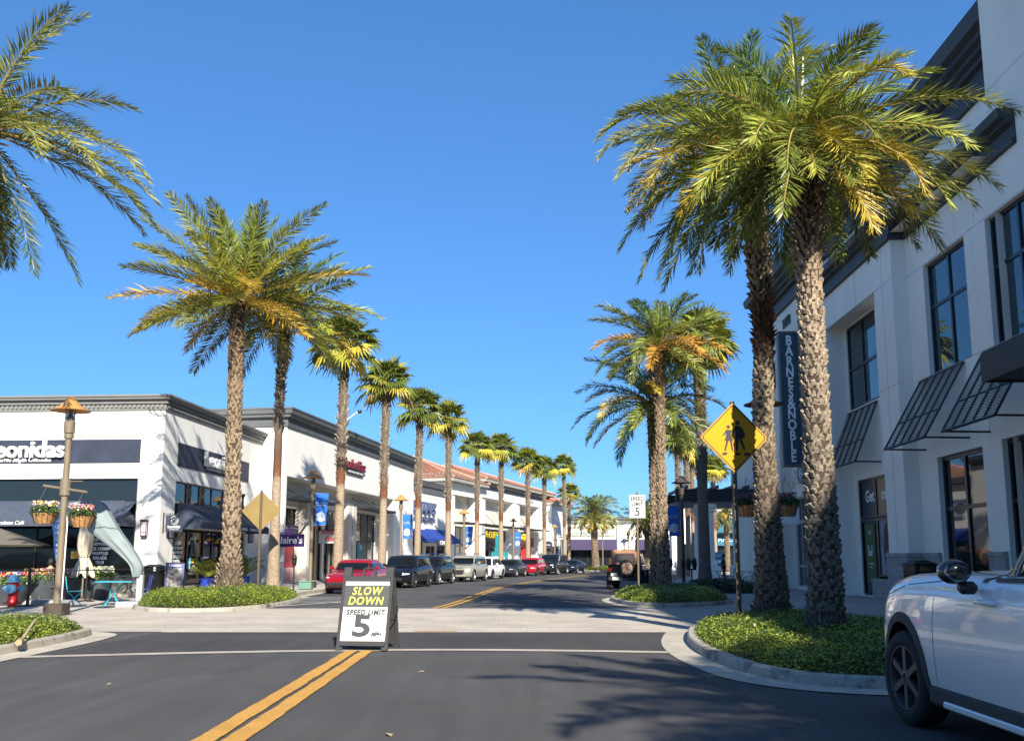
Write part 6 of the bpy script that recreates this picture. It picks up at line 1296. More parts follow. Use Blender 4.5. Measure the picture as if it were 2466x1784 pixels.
mb.add(V, [(i * NS + k, i * NS + (k + 1) % NS, (i + 1) * NS + (k + 1) % NS, (i + 1) * NS + k) for i in range(9) for k in range(NS)]); mb.build('canopy', BEI, t, smooth=60); mb = MB(); mb.lathe([(.155, 1.47), (.155, 1.51)], 20, cap=False); mb.build('tie', BRONZE, t)
t = thing('patio_umbrella', 'open beige patio umbrella on the terrace at the left edge', 'umbrella', (-20.3, 37.3, .006)); mb = MB(); mb.tube([(0, 0, 0), (0, 0, 2.55)], .03, 8); mb.build('pole', BLACK, t); mb = MB(); c_ = (0, 0, 2.62); ring = [(1.9 * math.cos(R(a)), 1.9 * math.sin(R(a)), 1.95) for a in range(22, 382, 45)]; mb.add([c_] + ring, [(0, k + 1, (k + 1) % 8 + 1) for k in range(8)]); mb.add([(x, y, z - .04) for x, y, z in [c_] + ring], [(0, (k + 1) % 8 + 1, k + 1) for k in range(8)]); mb.build('canopy', mat('umbrella_beige_shaded', (.12, .11, .085), .9), t)  # beige canopy darkened; shade under the awning is in its colour
# feather flag and its plastic base slab
t = thing('feather_flag', 'pale blue feather flag with white lettering behind the near lamp post', 'flag', (-14.36, 30.3, .006)); mb = MB(); mb.tube([(0, 0, .1), (.02, 0, 2.6), (-.05, 0, 2.95), (-.4, 0, 3.15)], [.03, .02, .015, .01], 8); mb.build('pole', SIGNW, t)
mb = MB(); n = 12
def fy(z, u): return .05 * math.sin(z * 5 + u * 3)
rows = [(1.05 + 1.85 * k / n) for k in range(n + 1)]; V = []
for z in rows:
    w = .16 + .36 * ((z - 1.05) / 1.85) ** .9
    for u in range(6): f = u / 5; V.append((-w * f - .02 - .02 * ((z - 1.05) / 1.85), fy(z, f * 3), z))
F = [(i * 6 + u, i * 6 + u + 1, (i + 1) * 6 + u + 1, (i + 1) * 6 + u) for i in range(n) for u in range(5)]; mb.add(V, F); mb.add([(x, y + .01, z) for x, y, z in V], [f[::-1] for f in F]); cl = mb.build('cloth', mat('flag_blue', (.20, .36, .70), .8, var=.15, scale=3), t, smooth=80)
for k, ch in enumerate('ICECREAM'[::-1]): z = 1.3 + k * .19; text(ch, .17, SIGNW, frame((-.12 - .10 * (z - 1.05), -.075, z), (.15, 0, 1), (-1, 0, .15)), cl, ext=.003, off=.006)
mb = MB(); mb.prism([(-.75, -.4), (.85, -.4), (1.05, .25), (-.5, .3)], 0, .10); mb.prism([(-.72, -.37), (.82, -.37), (1.0, .22), (-.47, .27)], .10, .14); mb.box(.0, .03, -.38, .25, .141, .145); 
o = mb.build('umbrella_base', mat('base_grey', (.30, .32, .33), .7, var=.08, scale=3)); o.location = (-14.95, 30.1, .006); tag(o, 'pale grey slab base on the paving behind the near lamp post', 'umbrella base')
# grey drooping canopy
t = thing('cantilever_umbrella', 'folded grey fabric canopy drooping over a curved mast beside the litter bin', 'umbrella', (-10.98, 28.4, .006))
mb = MB(); mast = crom([(-.16, 0, .2), (-.24, 0, .93), (-.30, 0, 1.27), (-.62, 0, 1.75), (-1.05, 0, 2.25), (-1.55, 0, 2.9), (-1.8, 0, 3.0), (-2.3, 0, 2.98)], 5); mb.tube(mast, .05, 8); mb.build('mast', mat('mast_silver', (.45, .47, .48), .5), t, smooth=50)
mb = MB(); mb.rbox(-.72, .24, -.35, .35, 0, .17, .02); mb.rbox(-.24, -.06, -.08, .08, .171, .95, .015); mb.build('base', mat('base_pale', (.36, .37, .37), .7, var=.1, scale=3), t)
GF = mat('canopy_grey_cloth', (.20, .24, .25), .8, var=.08, scale=2.5); out_ = crom([(-.13, 0, .90), (-.11, 0, 1.05), (-.14, 0, 1.27), (-.45, 0, 1.75), (-.88, 0, 2.3), (-1.2, 0, 2.8), (-1.44, 0, 3.10), (-1.70, 0, 3.17), (-2.38, 0, 3.10)], 4); inn = crom([(-.36, 0, .90), (-.42, 0, 1.08), (-.53, 0, 1.29), (-.92, 0, 1.62), (-1.43, 0, 2.0), (-1.75, 0, 2.22), (-2.0, 0, 2.42), (-2.15, 0, 2.6), (-2.42, 0, 2.95)], 4)
V = []; K = len(out_)
for a, b in zip(out_, inn):
    for u in range(9): f = u / 8; p = a.lerp(b, f); V.append((p.x, -.09 - .10 * math.sin(f * math.pi) + .03 * math.sin(f * 17 + p.z * 1.5), p.z))
F = [(i * 9 + u, (i + 1) * 9 + u, (i + 1) * 9 + u + 1, i * 9 + u + 1) for i in range(K - 1) for u in range(8)]; mb = MB(); mb.add(V, F); mb.add([(x, .12 - (y + .09) * .8, z) for x, y, z in V], [f[::-1] for f in F])
nV = len(V); E = [(i * 9, (i + 1) * 9, (i + 1) * 9 + nV, i * 9 + nV) for i in range(K - 1)]; mb.f += E; mb.m += [0] * len(E); mb.c += [(1, 1, 1)] * len(E); mb.build('cloth', GF, t, smooth=60)
# blue menu A-board by the door
t = thing('sandwich_board', 'dark blue menu sandwich board beside the litter bin', 'sign', (-13.35, 37.5, .006), R(12)); mb = MB(); mb.rbox(-.36, .36, -.02, .02, 0, 1.3, .01); o = mb.build('front_panel', mat('board_blue', (.015, .03, .16), .5), t); o.location = (0, -.22, 0); o.rotation_euler = (R(-10), 0, 0); q = MB(); q.rbox(-.36, .36, -.02, .02, 0, 1.3, .01); o2 = q.build('rear_panel', BLACK, t); o2.location = (0, .22, 0); o2.rotation_euler = (R(10), 0, 0)
mb = MB(); mb.box(-.27, .27, -.026, -.021, .22, 1.08); mb.build('menu', mat('menu_print', (.42, .36, .33), .5, col2=(.08, .07, .07), scale=9, contrast=(.4, .6)), o); text('Leonidas', .13, SIGNW, FR(0, -.028, 1.18), o, ext=.002)
# potted palms by the shop door
def potted(label, loc, seed, n=16, L=1.0):
    t = thing('potted_palm', label, 'potted plant', loc, 0, 'potted palms at the shop door'); mb = MB(); mb.lathe([(.19, 0), (.22, .05), (.27, .35), (.31, .52), (.34, .54), (.34, .58), (.29, .58), (.28, .5)], 24); mb.build('pot', mat('pot_blue', (.01, .04, .38), .15, coat=.5), t, smooth=40)
    rg_ = random.Random(seed); mb = MB(); mb.usecol = True
    for k in range(n): frond(mb, (0, 0, .55), k * 2.4, R(rg_.uniform(35, 85)), L * rg_.uniform(.8, 1.15), rg_.uniform(.9, 1.7), .26, 18, (.20, .24, .03), rg_, .022, gap=.25)
    mb.build('foliage', LEAF, t)
potted('bushy potted palm in a blue pot left of the big trunk', (-13.8, 42.8, .006), 80, 30, 1.0); potted('slender potted palm in a blue pot right of the big trunk', (-13.3, 47.0, .006), 81, 14, 1.5)
for k, (x, y, z) in enumerate(((-12.9, 41.2, .03), (-8.95, 41.2, .13), (6.5, 35.0, .42))):
    t = thing('utility_lid', ['green utility lid before the potted palm', 'green utility box at the foot of the lamp before the accessory shop', 'green utility lid on the right island shrubs'][k], 'utility cover', (x, y, z)); mb = MB(); mb.rbox(-.28, .28, -.22, .22, 0, .12 if k != 1 else .32, .03); mb.build('body', mat('utility_green', (.10, .22, .17), .6), t); mb = MB(); zt_ = .12 if k != 1 else .32; mb.rbox(-.30, .30, -.24, .24, zt_, zt_ + .03, .012); mb.build('lid', mat('utility_green_lid', (.14, .28, .22), .6), t)
# teal totem, distant
t = thing('shop_totem', 'teal pedestal sign in the first tiled bay', 'sign', (-1.2, 91.5, .12), R(-18)); mb = MB(); mb.rbox(-.85, .85, -.1, .1, 0, 2.0, .03); p_ = mb.build('panel', mat('totem_teal', (.01, .20, .23), .5), t); text('SPRING\nSAVINGS\nEVENT', .34, SIGNW, FR(0, -.11, 1.1), p_, ext=.004); mb = MB(); mb.rbox(-.5, .3, -.1, .1, 2.0, 2.5, .03); mb.rbox(-.45, .05, -.1, .1, 2.5, 3.6, .05); mb.rbox(-.15, .1, -.08, .08, 3.6, 4.1, .05); mb.build('finial', MATS['totem_teal'], t)
# pergola seating
GS = 'bistro seating beyond the bookshop'
for k, (x, y) in enumerate(((12.2, 55.5), (13.0, 54.0), (13.4, 52.6))):
    lb = ['nearest the diamond sign post', 'in the middle of the shaded row', 'closest to the bookshop'][k]; cafe_table('dark bistro table ' + lb, (x, y, .006), .1 * k, BLACK, .36, .74, GS)
    wire_chair('dark bistro chair left of the table ' + lb, (x - .6, y, .006), R(90), BLACK, GS); wire_chair('dark bistro chair right of the table ' + lb, (x + .6, y + .1, .006), R(-90), BLACK, GS)
# teal kiosk signs seen under the pergola
t = thing('kiosk_sign', 'teal information kiosk panel beyond the standing person', 'sign', (16.7, 77, 0)); mb = MB(); mb.rbox(-.42, .42, -.1, .1, .9, 2.0, .02); p_ = mb.build('panel', mat('kiosk_teal', (.01, .20, .30), .5), t); text('THE TOWN\nCENTER', .15, SIGNW, FR(0, -.11, 1.72), p_, ext=.003); mb = MB()
for x in (-.28, .04): mb.box(x, x + .24, -.115, -.1, 1.05, 1.35)
mb.build('mark', SIGNW, p_); mb = MB(); mb.box(-.1, .1, -.08, .08, 0, .9); mb.build('post', MATS['kiosk_teal'], t)
# low block and palms across the side lane behind the viewer (they show only in the glass)
Z_ = thing('opposite_building', 'long low white shop building across the side lane behind the viewer', 'building', (34, -34, 0), math.pi)
mb = MB(); wallgrid(mb, 0, 90, 0, 12.5, 0, [(3 + 8 * k, 8.5 + 8 * k, 0, 4.2) for k in range(10)], .4); shell(mb, 90, 12, 12.5); mb.build('wall', WARM, Z_)
for k in range(10): window(Z_, 3 + 8 * k, 8.5 + 8 * k, 0, 4.2, .35, 3, 2, gm=GLASSD)
mb = MB(); cornice(mb, [(0, 0), (90, 0)], [(0, 11.6), (.1, 11.7), (.1, 12.2), (.5, 12.4), (.5, 12.9), (-.2, 12.9)]); mb.build('cornice', GREYT, Z_)
for k, x in enumerate((-38, -27, -16, -5)): put_fan(k % 3, x, -24, 0, k * 1.3, 1.1, ['first', 'second', 'third', 'fourth'][k] + ' fan palm before the low block behind the viewer', 'fan palms behind the viewer', 1.0)

# small dry leaves on the roadway
for k, (x, y, a) in enumerate(((-1.15, 12.2, .3), (-1.0, 7.9, 1.9), (.9, 13.1, 2.6), (-4.6, 11.0, .8))):
    mb = MB(); s = (.05, .07, .04, .035)[k]; mb.add([(-s, 0, .004), (0, -s * .45, .012), (s, 0, .006), (s * .2, s * .4, .022)], [(0, 1, 3), (1, 2, 3)]); mb.add([(-s, 0, .002), (0, -s * .45, .009), (s, 0, .004), (s * .2, s * .4, .018)], [(3, 1, 0), (3, 2, 1)])
    o = mb.build('dry_leaf', MATS['dry_palm']); o.location = (x, y, .004); o.rotation_euler = (0, 0, a); tag(o, ['pale curled dry leaf on the road right of the sandwich board', 'dry brown leaf on the road at the bottom edge of the picture', 'tiny dry leaf on the open right lane', 'tiny dry leaf on the left lane'][k], 'leaf', 'dry leaves on the roadway')
# ================================================================= vehicles
TYRE = mat('tyre', (.018, .018, .019), .85); ALLOY = mat('alloy', (.45, .46, .48), .25, metal=.8); DALLOY = mat('alloy_dark', (.05, .05, .052), .35, metal=.6)
CGL = mat('car_glass', (.006, .008, .010), .02, spec=.5); LAMPM = mat('headlamp', (.62, .63, .64), .08, coat=1.0); REDL = mat('tail_lamp', (.35, .01, .01), .2); TRIM = mat('car_trim_black', (.02, .02, .021), .5); CHR = mat('chrome', (.6, .6, .61), .12, metal=1.0)
def wheel(name, r, w, rim, spokes, parent, loc, rz=0, detail=True, sw=.07):
    e = MB(); e.lathe([(r * .66, -w * .44), (r * .70, -w * .51), (r * .80, -w * .545), (r * .82, -w * .53), (r * .9, -w * .52), (r * .97, -w * .42), (r, -w * .25), (r, w * .25), (r * .97, w * .42), (r * .9, w * .52), (r * .82, w * .53), (r * .80, w * .545), (r * .70, w * .51), (r * .66, w * .44)], 40, axis='Y', cap=False)
    o = e.build(name, TYRE, parent, smooth=40); o.location = loc; o.rotation_euler = (0, 0, rz)
    m = MB(); R0 = r * .67
    m.lathe([(R0, -w * .5), (R0 * .96, -w * .5), (R0 * .9, -w * .30), (R0 * .9, w * .3), (R0 * .96, w * .5), (R0, w * .5)], 32, axis='Y', cap=False)
    for k in range(spokes):
        if spokes > 5: pass
        a = 2 * math.pi * k / spokes; c, s = math.cos(a), math.sin(a); h = sw / 2
        for sg in (-1, 1):
            y0 = sg * w * .46; y1 = sg * w * .34
            P = [(-h * .8, .06 * r / .37), (h * .8, .06 * r / .37), (h * .9, R0 * .93), (-h * .9, R0 * .93)]
            top = [(x * c - z * s, y0 if z < .1 else y0, x * s + z * c) for x, z in P]; bot = [(x * c - z * s, y1 * .7, x * s + z * c) for x, z in P]
            m.add(top + bot, [(0, 1, 2, 3), (0, 3, 7, 4), (1, 5, 6, 2), (0, 4, 5, 1)])
    m.lathe([(r * .19, -w * .42), (r * .17, -w * .46), (r * .09, -w * .47), (r * .08, -w * .44), (r * .08, w * .44), (r * .09, w * .47), (r * .17, w * .46), (r * .19, w * .42)], 18, axis='Y'); m.build('rim', rim, o, smooth=35)
    d = MB(); d.lathe([(R0 * .9, -.02), (R0 * .9, .02)], 24, axis='Y'); d.build('brake_disc', mat('brake_dark', (.03, .03, .03), .5, metal=.4), o)
    return o
def sm(xs, k=5):
    a = np.array(xs, float)
    for _ in range(k): b = a.copy(); b[1:-1] = (a[:-2] + 2 * a[1:-1] + a[2:]) / 4; a = b
    return a
class Car:
    """lofted body; x forward, y left, z up, origin on the ground under the middle"""
    def __init__(s, spec):
        s.sp = spec; L, W = spec['L'], spec['W']; n = spec.get('n', 64); s.x = np.linspace(-L / 2, L / 2, n)
        bx, bz = zip(*spec['belt']); rx, rz_ = zip(*spec['roof'])
        k = spec.get('smooth', 3)
        s.zb = sm(np.interp(s.x, bx, bz), k); zr = sm(np.interp(s.x, rx, rz_), k); s.zr = np.maximum(zr, s.zb)
        px, pw = zip(*spec['plan']); s.w = sm(np.interp(s.x, px, pw), 2) * W / 2
        s.z0 = sm(np.interp(s.x, [-L / 2, -L / 2 + .35, L / 2 - .35, L / 2], [.42, spec.get('clear', .2), spec.get('clear', .2), .34]), 2)
        mb = MB(); V = []
        for i in range(n):
            w, zb, zr_, z0 = s.w[i], s.zb[i], s.zr[i], s.z0[i]; h = zr_ - zb; t = min(1, max(0, h / .42)); hb = zb - z0; wr = w * spec.get('tumble', .76)
            P = [(0, z0), (w * .8, z0), (w * .955, z0 + .05 * hb / .6), (w * .985, z0 + hb * .22), (w * 1.0, z0 + hb * .45), (w * .998, z0 + hb * .62), (w * .975, z0 + hb * .80), (w * .945, z0 + hb * .92), (w * .90, zb - .012)]
            er = w * .86 + (wr - w * .86) * t; ez = zb + (h - .07) * t + .01 * (1 - t)
            a = (w * .90 * .97, zb + .004)
            P += [a, (a[0] + (er - a[0]) * .5, a[1] + (ez - a[1]) * .5 + .01 * t), (er, ez), (er * .93, ez + .045 * t + .012 * (1 - t)), (er * .75, ez + .062 * t + .024 * (1 - t)), (er * .4, ez + .075 * t + .034 * (1 - t)), (0, ez + .08 * t + .038 * (1 - t))]
            V.append(P)
        m = len(V[0]); ring = []
        for i in range(n):
            r = [(s.x[i], -y, z) for y, z in V[i]][::1] + [(s.x[i], y, z) for y, z in V[i][-2:0:-1]]; ring.append(r)
        q = len(ring[0]); mb.add([p for r in ring for p in r], [(i * q + k, i * q + (k + 1) % q, (i + 1) * q + (k + 1) % q, (i + 1) * q + k) for i in range(n - 1) for k in range(q)] + [tuple(range(q - 1, -1, -1)), tuple((n - 1) * q + k for k in range(q))])
        s.mb = mb; s.V = V
        bm = bmesh.new(); me = bpy.data.meshes.new('t'); me.from_pydata(mb.v, [], mb.f); bm.from_mesh(me); bmesh.ops.recalc_face_normals(bm, faces=bm.faces[:]); s.bvh = BVHTree.FromBMesh(bm); s.bm = bm; bpy.data.meshes.remove(me)
    def zbelt(s, x): return float(np.interp(x, s.x, s.zb))
    def zroof(s, x): return float(np.interp(x, s.x, s.zr))
    def build_body(s, parent, paint, cut=True):
        me = bpy.data.meshes.new('body'); s.bm.to_mesh(me); me.materials.append(paint); me.materials.append(TRIM); o = bpy.data.objects.new('body', me); COL.objects.link(o)
        if cut:
            c = MB(); r = s.sp['wr'] * 1.17; W = s.sp['W'] / 2
            for x in s.sp['axles']:
                for sg in (-1, 1): c.M = Matrix.Translation((x, sg * (W - .08), s.sp['wr'] + .01)); c.lathe([(r, -.22), (r, .22)], 28, axis='Y', mi=0)
            c.M = Matrix.Identity(4); co = c.build('cut', TRIM); cm = co.data; b = bmesh.new(); b.from_mesh(cm); bmesh.ops.recalc_face_normals(b, faces=b.faces[:]); b.to_mesh(cm); b.free()
            md = o.modifiers.new('b', 'BOOLEAN'); md.object = co; md.operation = 'DIFFERENCE'; md.solver = 'EXACT'; md.material_mode = 'TRANSFER'
            me2 = eval_mesh(o, 'body'); o.modifiers.clear(); o.data = me2; bpy.data.meshes.remove(me); bpy.data.objects.remove(co)
        set_smooth(o.data, 42); o.parent = parent; s.body = o; return o
    def patch(s, poly, axis, parent, name, material, off=.006, step=.06, sides=(1,)):
        """project a flat outline on to the body: axis 'S' = side (x, z), 'F' = front (y, z), 'B' = back, 'T' = top (x, y)"""
        res = None
        for sg in sides:
            bm = bmesh.new(); vs = [bm.verts.new((u, v, 0)) for u, v in poly]; bm.faces.new(vs)
            us = [p[0] for p in poly]; vz = [p[1] for p in poly]
            for ax, lo, hi in ((0, min(us), max(us)), (1, min(vz), max(vz))):
                k = int((hi - lo) / step)
                for i in range(1, k + 1):
                    c = lo + (hi - lo) * i / (k + 1); co = (c, 0, 0) if ax == 0 else (0, c, 0); no = (1, 0, 0) if ax == 0 else (0, 1, 0)
                    bmesh.ops.bisect_plane(bm, geom=bm.verts[:] + bm.edges[:] + bm.faces[:], plane_co=co, plane_no=no)
            ok = True
            for v in bm.verts:
                u, w = v.co.x, v.co.y
                if axis == 'S': o, d = Vector((u, 5 * sg, w)), Vector((0, -sg, 0))
                elif axis == 'F': o, d = Vector((5, u * sg, w)), Vector((-1, 0, 0))
                elif axis == 'B': o, d = Vector((-5, u * sg, w)), Vector((1, 0, 0))
                else: o, d = Vector((u, w, 5)), Vector((0, 0, -1))
                h = s.bvh.ray_cast(o, d)
                if h[0] is None: v.tag = True
                else:
                    nn = h[1] if h[1].dot(d) < 0 else -h[1]; v.co = h[0] + (nn * .6 - d * .6).normalized() * off
            bmesh.ops.delete(bm, geom=[v for v in bm.verts if v.tag], context='VERTS')
            me = bpy.data.meshes.new(name); bm.to_mesh(me); bm.free(); me.materials.append(material)
            for p in me.polygons: p.use_smooth = True
            ob = bpy.data.objects.new(name, me); COL.objects.link(ob); ob.parent = parent; res = ob
        return res
def carpaint(name, col, metal=0.0, rough=.16): return mat(name, col, rough=rough, metal=metal, coat=.3 if max(col) > .1 else 0, spec=.5)
def glazing(c, parent, splits, xf, xr, lowoff=.02, top=.07):
    """side windows between xr and xf split at the given x, plus windscreen and rear screen"""
    edges = [xr] + list(splits) + [xf]
    for a, b in zip(edges[:-1], edges[1:]):
        xs = np.linspace(a + .025, b - .025, 14); lo = [(x, c.zbelt(x) + lowoff) for x in xs]; hi = [(x, c.zroof(x) - top) for x in xs]
        pts = [(l, h) for l, h in zip(lo, hi) if h[1] > l[1] + .015]
        if len(pts) < 3: continue
        poly = [p[0] for p in pts] + [p[1] for p in pts[::-1]]; c.patch(poly, 'S', parent, 'window', CGL, off=.012, sides=(1, -1), step=.06)
def car(name, label, loc, rz, spec, paint, group, rim=ALLOY, spokes=5, extra=None):
    t = thing(name, label, 'car', loc, rz, group); c = Car(spec); b = c.build_body(t, paint); sp = spec
    glazing(c, t, sp['pillars'], sp['wx'][1], sp['wx'][0])
    W = sp['W']; wb = sp['ws']   # windscreen front view (half width low, z low, half width high, z high)
    c.patch([(-wb[0], wb[1]), (wb[0], wb[1]), (wb[2], wb[3]), (-wb[2], wb[3])], 'F', t, 'windscreen', CGL, off=.018, step=.06); rb = sp['rs']; c.patch([(-rb[0], rb[1]), (rb[0], rb[1]), (rb[2], rb[3]), (-rb[2], rb[3])], 'B', t, 'rear_screen', CGL, off=.018, step=.08)
    for poly in sp.get('lamps', []): c.patch(poly, 'F', t, 'headlight', LAMPM, off=.02, step=.05, sides=(1, -1))
    for poly in sp.get('tails', []): c.patch(poly, 'B', t, 'tail_light', REDL, off=.02, step=.05, sides=(1, -1))
    for poly in sp.get('grille', []): c.patch(poly, 'F', t, 'grille', TRIM, off=.016, step=.06)
    for poly in sp.get('chrome', []): c.patch(poly, 'F', t, 'grille_trim', CHR, off=.028, step=.06)
    for x in sp['seams']: c.patch([(x - .005, sp.get('clear', .2) + .12), (x + .005, sp.get('clear', .2) + .12), (x + .005, c.zbelt(x) - .01), (x - .005, c.zbelt(x) - .01)], 'S', b, 'door_seam', TRIM, off=.002, sides=(1, -1))
    c.patch([(sp['axles'][0] + sp['wr'] * 1.2, sp.get('clear', .2) + .01), (sp['axles'][1] - sp['wr'] * 1.2, sp.get('clear', .2) + .01), (sp['axles'][1] - sp['wr'] * 1.2, sp.get('clear', .2) + .13), (sp['axles'][0] + sp['wr'] * 1.2, sp.get('clear', .2) + .13)], 'S', t, 'sill', TRIM, off=.006, step=.2, sides=(1, -1))
    for x in sp['axles']:
        for sg in (-1, 1): wheel('wheel', sp['wr'], .22, rim, spokes, t, (x, sg * (W / 2 - .13), sp['wr']))
    for sg in (-1, 1):
        mb = MB(); mx = sp['wx'][1] - .42; yy = sg * (W / 2 - .02); z = c.zbelt(mx) + .07; mb.rbox(mx - .07, mx + .09, min(yy, yy + sg * .17), max(yy, yy + sg * .17), z - .04, z + .11, .035); mb.tube([(mx, yy - sg * .12, z - .05), (mx, yy + sg * .05, z)], .025, 5); mb.build('mirror', paint, t)
    mb = MB(); mb.box(sp['L'] / 2 - .02, sp['L'] / 2 + .012, -.15, .15, .42, .54)
    if extra: extra(t, c, sp)
    return t
def sedan(L=4.8, W=1.84, H=1.43, fast=0.0):
    return dict(L=L, W=W, clear=.19, wr=.335, axles=(-L / 2 + 1.02, L / 2 - .92), belt=[(-L / 2, .86), (-L / 2 + .12, .98), (-L / 2 + .8, 1.03), (L / 2 - 1.5, .94), (L / 2 - .5, .80), (L / 2 - .12, .68), (L / 2, .56)],
        roof=[(-L / 2, .8), (-L / 2 + .45 - fast, 1.0), (-L / 2 + 1.45, H - .06), (-L / 2 + 2.1, H), (.35, H - .01), (.75, H - .08), (L / 2 - 1.2, .92), (L / 2, .5)], plan=[(-L / 2, .80), (-L / 2 + .25, .93), (-L / 2 + .9, 1.0), (L / 2 - 1.0, 1.0), (L / 2 - .4, .93), (L / 2 - .1, .80), (L / 2, .70)],
        pillars=(-.35, ), wx=(-L / 2 + .75, L / 2 - 1.35), ws=(.70, .97, .60, H - .045), rs=(.62, 1.06, .52, H - .1), lamps=[[(.50, .60), (.76, .62), (.84, .73), (.52, .68)]], tails=[[(.35, .82), (.8, .8), (.8, .9), (.35, .9)]],
        grille=[[(-.62, .36), (.62, .36), (.70, .58), (-.70, .58)]], chrome=[], seams=(-.38, .62, L / 2 - 1.35))
def suv(L=4.7, W=1.88, H=1.68, hood=1.02, upright=0.0):
    return dict(L=L, W=W, clear=.24, wr=.37, axles=(-L / 2 + .95, L / 2 - .88), belt=[(-L / 2, .95), (-L / 2 + .1, 1.08), (-L / 2 + .9, 1.10), (L / 2 - 1.3, hood + .03), (L / 2 - .45, hood - .08), (L / 2 - .12, hood - .2), (L / 2, .68)],
        roof=[(-L / 2, 1.0), (-L / 2 + .12, 1.2), (-L / 2 + .5 - upright * .25, H - .08), (-L / 2 + 1.0, H), (.3, H), (.65, H - .07), (L / 2 - 1.15 + upright * .1, hood + .02), (L / 2, .6)], plan=[(-L / 2, .86), (-L / 2 + .2, .95), (-L / 2 + .8, 1.0), (L / 2 - .9, 1.0), (L / 2 - .35, .95), (L / 2 - .08, .84), (L / 2, .76)],
        pillars=(-1.15, -.2), wx=(-L / 2 + .35, L / 2 - 1.25), ws=(.74, hood + .05, .64, H - .05), rs=(.66, 1.14, .56, H - .12), lamps=[[(.50, hood - .34), (.80, hood - .30), (.86, hood - .17), (.52, hood - .22)]], tails=[[(.55, .95), (.85, .95), (.85, 1.15), (.55, 1.1)]],
        grille=[[(-.38, .52), (.38, .52), (.42, hood - .16), (-.42, hood - .16)], [(-.75, .36), (.75, .36), (.75, .46), (-.75, .46)]], chrome=[], seams=(-1.0, -.22, .72), tumble=.80)
GP_ = 'cars parked along the left kerb'
heads = lambda dx, dy: math.atan2(dy, dx)
def parked(fx, fy, hd, L):          # front of the car at (fx, fy), heading hd degrees off straight at the viewer
    a = R(-90 - hd); return (fx - math.cos(a) * L / 2, fy - math.sin(a) * L / 2, 0), a
s_ = sedan(4.9, 1.86, 1.43); s_['grille'] = [[(-.78, .33), (.78, .33), (.80, .60), (-.80, .60)]]; s_['lamps'] = [[(.56, .645), (.84, .655), (.84, .69), (.56, .68)]]
def badge(t, c, sp): c.patch([(-.09, .70), (.09, .70), (.09, .74), (-.09, .74)], 'F', t, 'badge', CHR, off=.012); c.patch([(-.85, .30), (.85, .30), (.85, .325), (-.85, .325)], 'F', t, 'bumper_trim', CHR, off=.012, step=.2)
l, a = parked(-6.98, 38.9, 7, 4.9); car('parked_car', 'dark red sedan with a wide black grille, nearest parked car of the left row', l, a, s_, carpaint('paint_red', (.26, .006, .014)), GP_, extra=badge)
l, a = parked(-5.9, 46.7, 11, 4.5); s_ = suv(4.5, 1.85, 1.63, .98); s_['grille'] = [[(-.5, .40), (.5, .40), (.55, .60), (-.55, .60)]]; car('parked_car', 'black crossover parked right behind the red sedan', l, a, s_, carpaint('paint_black', (.008, .009, .014)), GP_, rim=DALLOY)
def rails(t, c, sp):
    mb = MB()
    for y in (-.58, .58): mb.tube([(-1.5, y, sp['roof'][3][1] - .02), (-1.4, y, sp['roof'][3][1] + .07), (.4, y, sp['roof'][3][1] + .07), (.55, y, sp['roof'][3][1] - .03)], .018, 5)
    for x in (-.9, .1): mb.tube([(x, -.7, sp['roof'][3][1] + .12), (x, .7, sp['roof'][3][1] + .12)], .022, 5)
    mb.build('roof_rack', CHR, t)
l, a = parked(-5.2, 52.9, 12.5, 4.63); s_ = suv(4.63, 1.9, 1.62, 1.0); s_['chrome'] = [[(-.44, .50), (-.40, .50), (-.44, .86), (-.48, .86)], [(.40, .50), (.44, .50), (.48, .86), (.44, .86)], [(-.48, .86), (.48, .86), (.48, .88), (-.48, .88)], [(-.40, .49), (.40, .49), (.40, .51), (-.40, .51)]]
car('parked_car', 'black station wagon style suv with roof rack and chrome framed grille', l, a, s_, carpaint('paint_ink', (.010, .011, .013)), GP_, extra=rails)
l, a = parked(-3.5, 59.8, 13.5, 4.7); s_ = suv(4.7, 1.88, 1.66, 1.06, .4); s_['grille'] = [[(-.45, .50), (.45, .50), (.5, .86), (-.5, .86)], [(-.7, .30), (.7, .30), (.7, .38), (-.7, .38)]]; s_['chrome'] = [[(-.5, .855), (.5, .855), (.52, .885), (-.52, .885)], [(-.47, .48), (.47, .48), (.47, .51), (-.47, .51)], [(-.12, .67), (.12, .67), (.12, .72), (-.12, .72)]]
s_['lamps'] = [[(.55, .62), (.80, .64), (.85, .88), (.57, .84)]]; car('parked_car', 'silver beige suv with a large chrome edged grille', l, a, s_, carpaint('paint_champagne', (.36, .35, .29), .3), GP_, extra=rails)
l, a = parked(-2.5, 67.4, 14.5, 4.75); s_ = sedan(4.75, 1.9, 1.62, .15); s_['grille'] = [[(-.6, .32), (.6, .32), (.6, .42), (-.6, .42)]]; car('parked_car', 'white electric hatchback with a closed smooth nose', l, a, s_, carpaint('paint_white', (.72, .73, .73), 0.0), GP_, rim=DALLOY)
l, a = parked(-.7, 75.3, 15.5, 4.6); car('parked_car', 'dark grey sedan between the white hatchback and the small red car', l, a, sedan(4.6, 1.8, 1.44), carpaint('paint_graphite', (.02, .024, .03)), GP_)
l, a = parked(1.1, 81.0, 16.5, 4.35); s_ = suv(4.35, 1.8, 1.56, .96); car('parked_car', 'small bright red crossover in the middle of the left row', l, a, s_, carpaint('paint_scarlet', (.36, .008, .02)), GP_, rim=DALLOY)
l, a = parked(3.05, 87.6, 17.5, 5.4); s_ = suv(5.5, 2.05, 1.9, 1.17, 1.0); s_['chrome'] = [[(-.5, .80), (.5, .80), (.5, .84), (-.5, .84)]]; car('parked_car', 'large black full size suv, tallest vehicle of the left row', l, a, s_, carpaint('paint_onyx', (.010, .011, .012)), GP_)
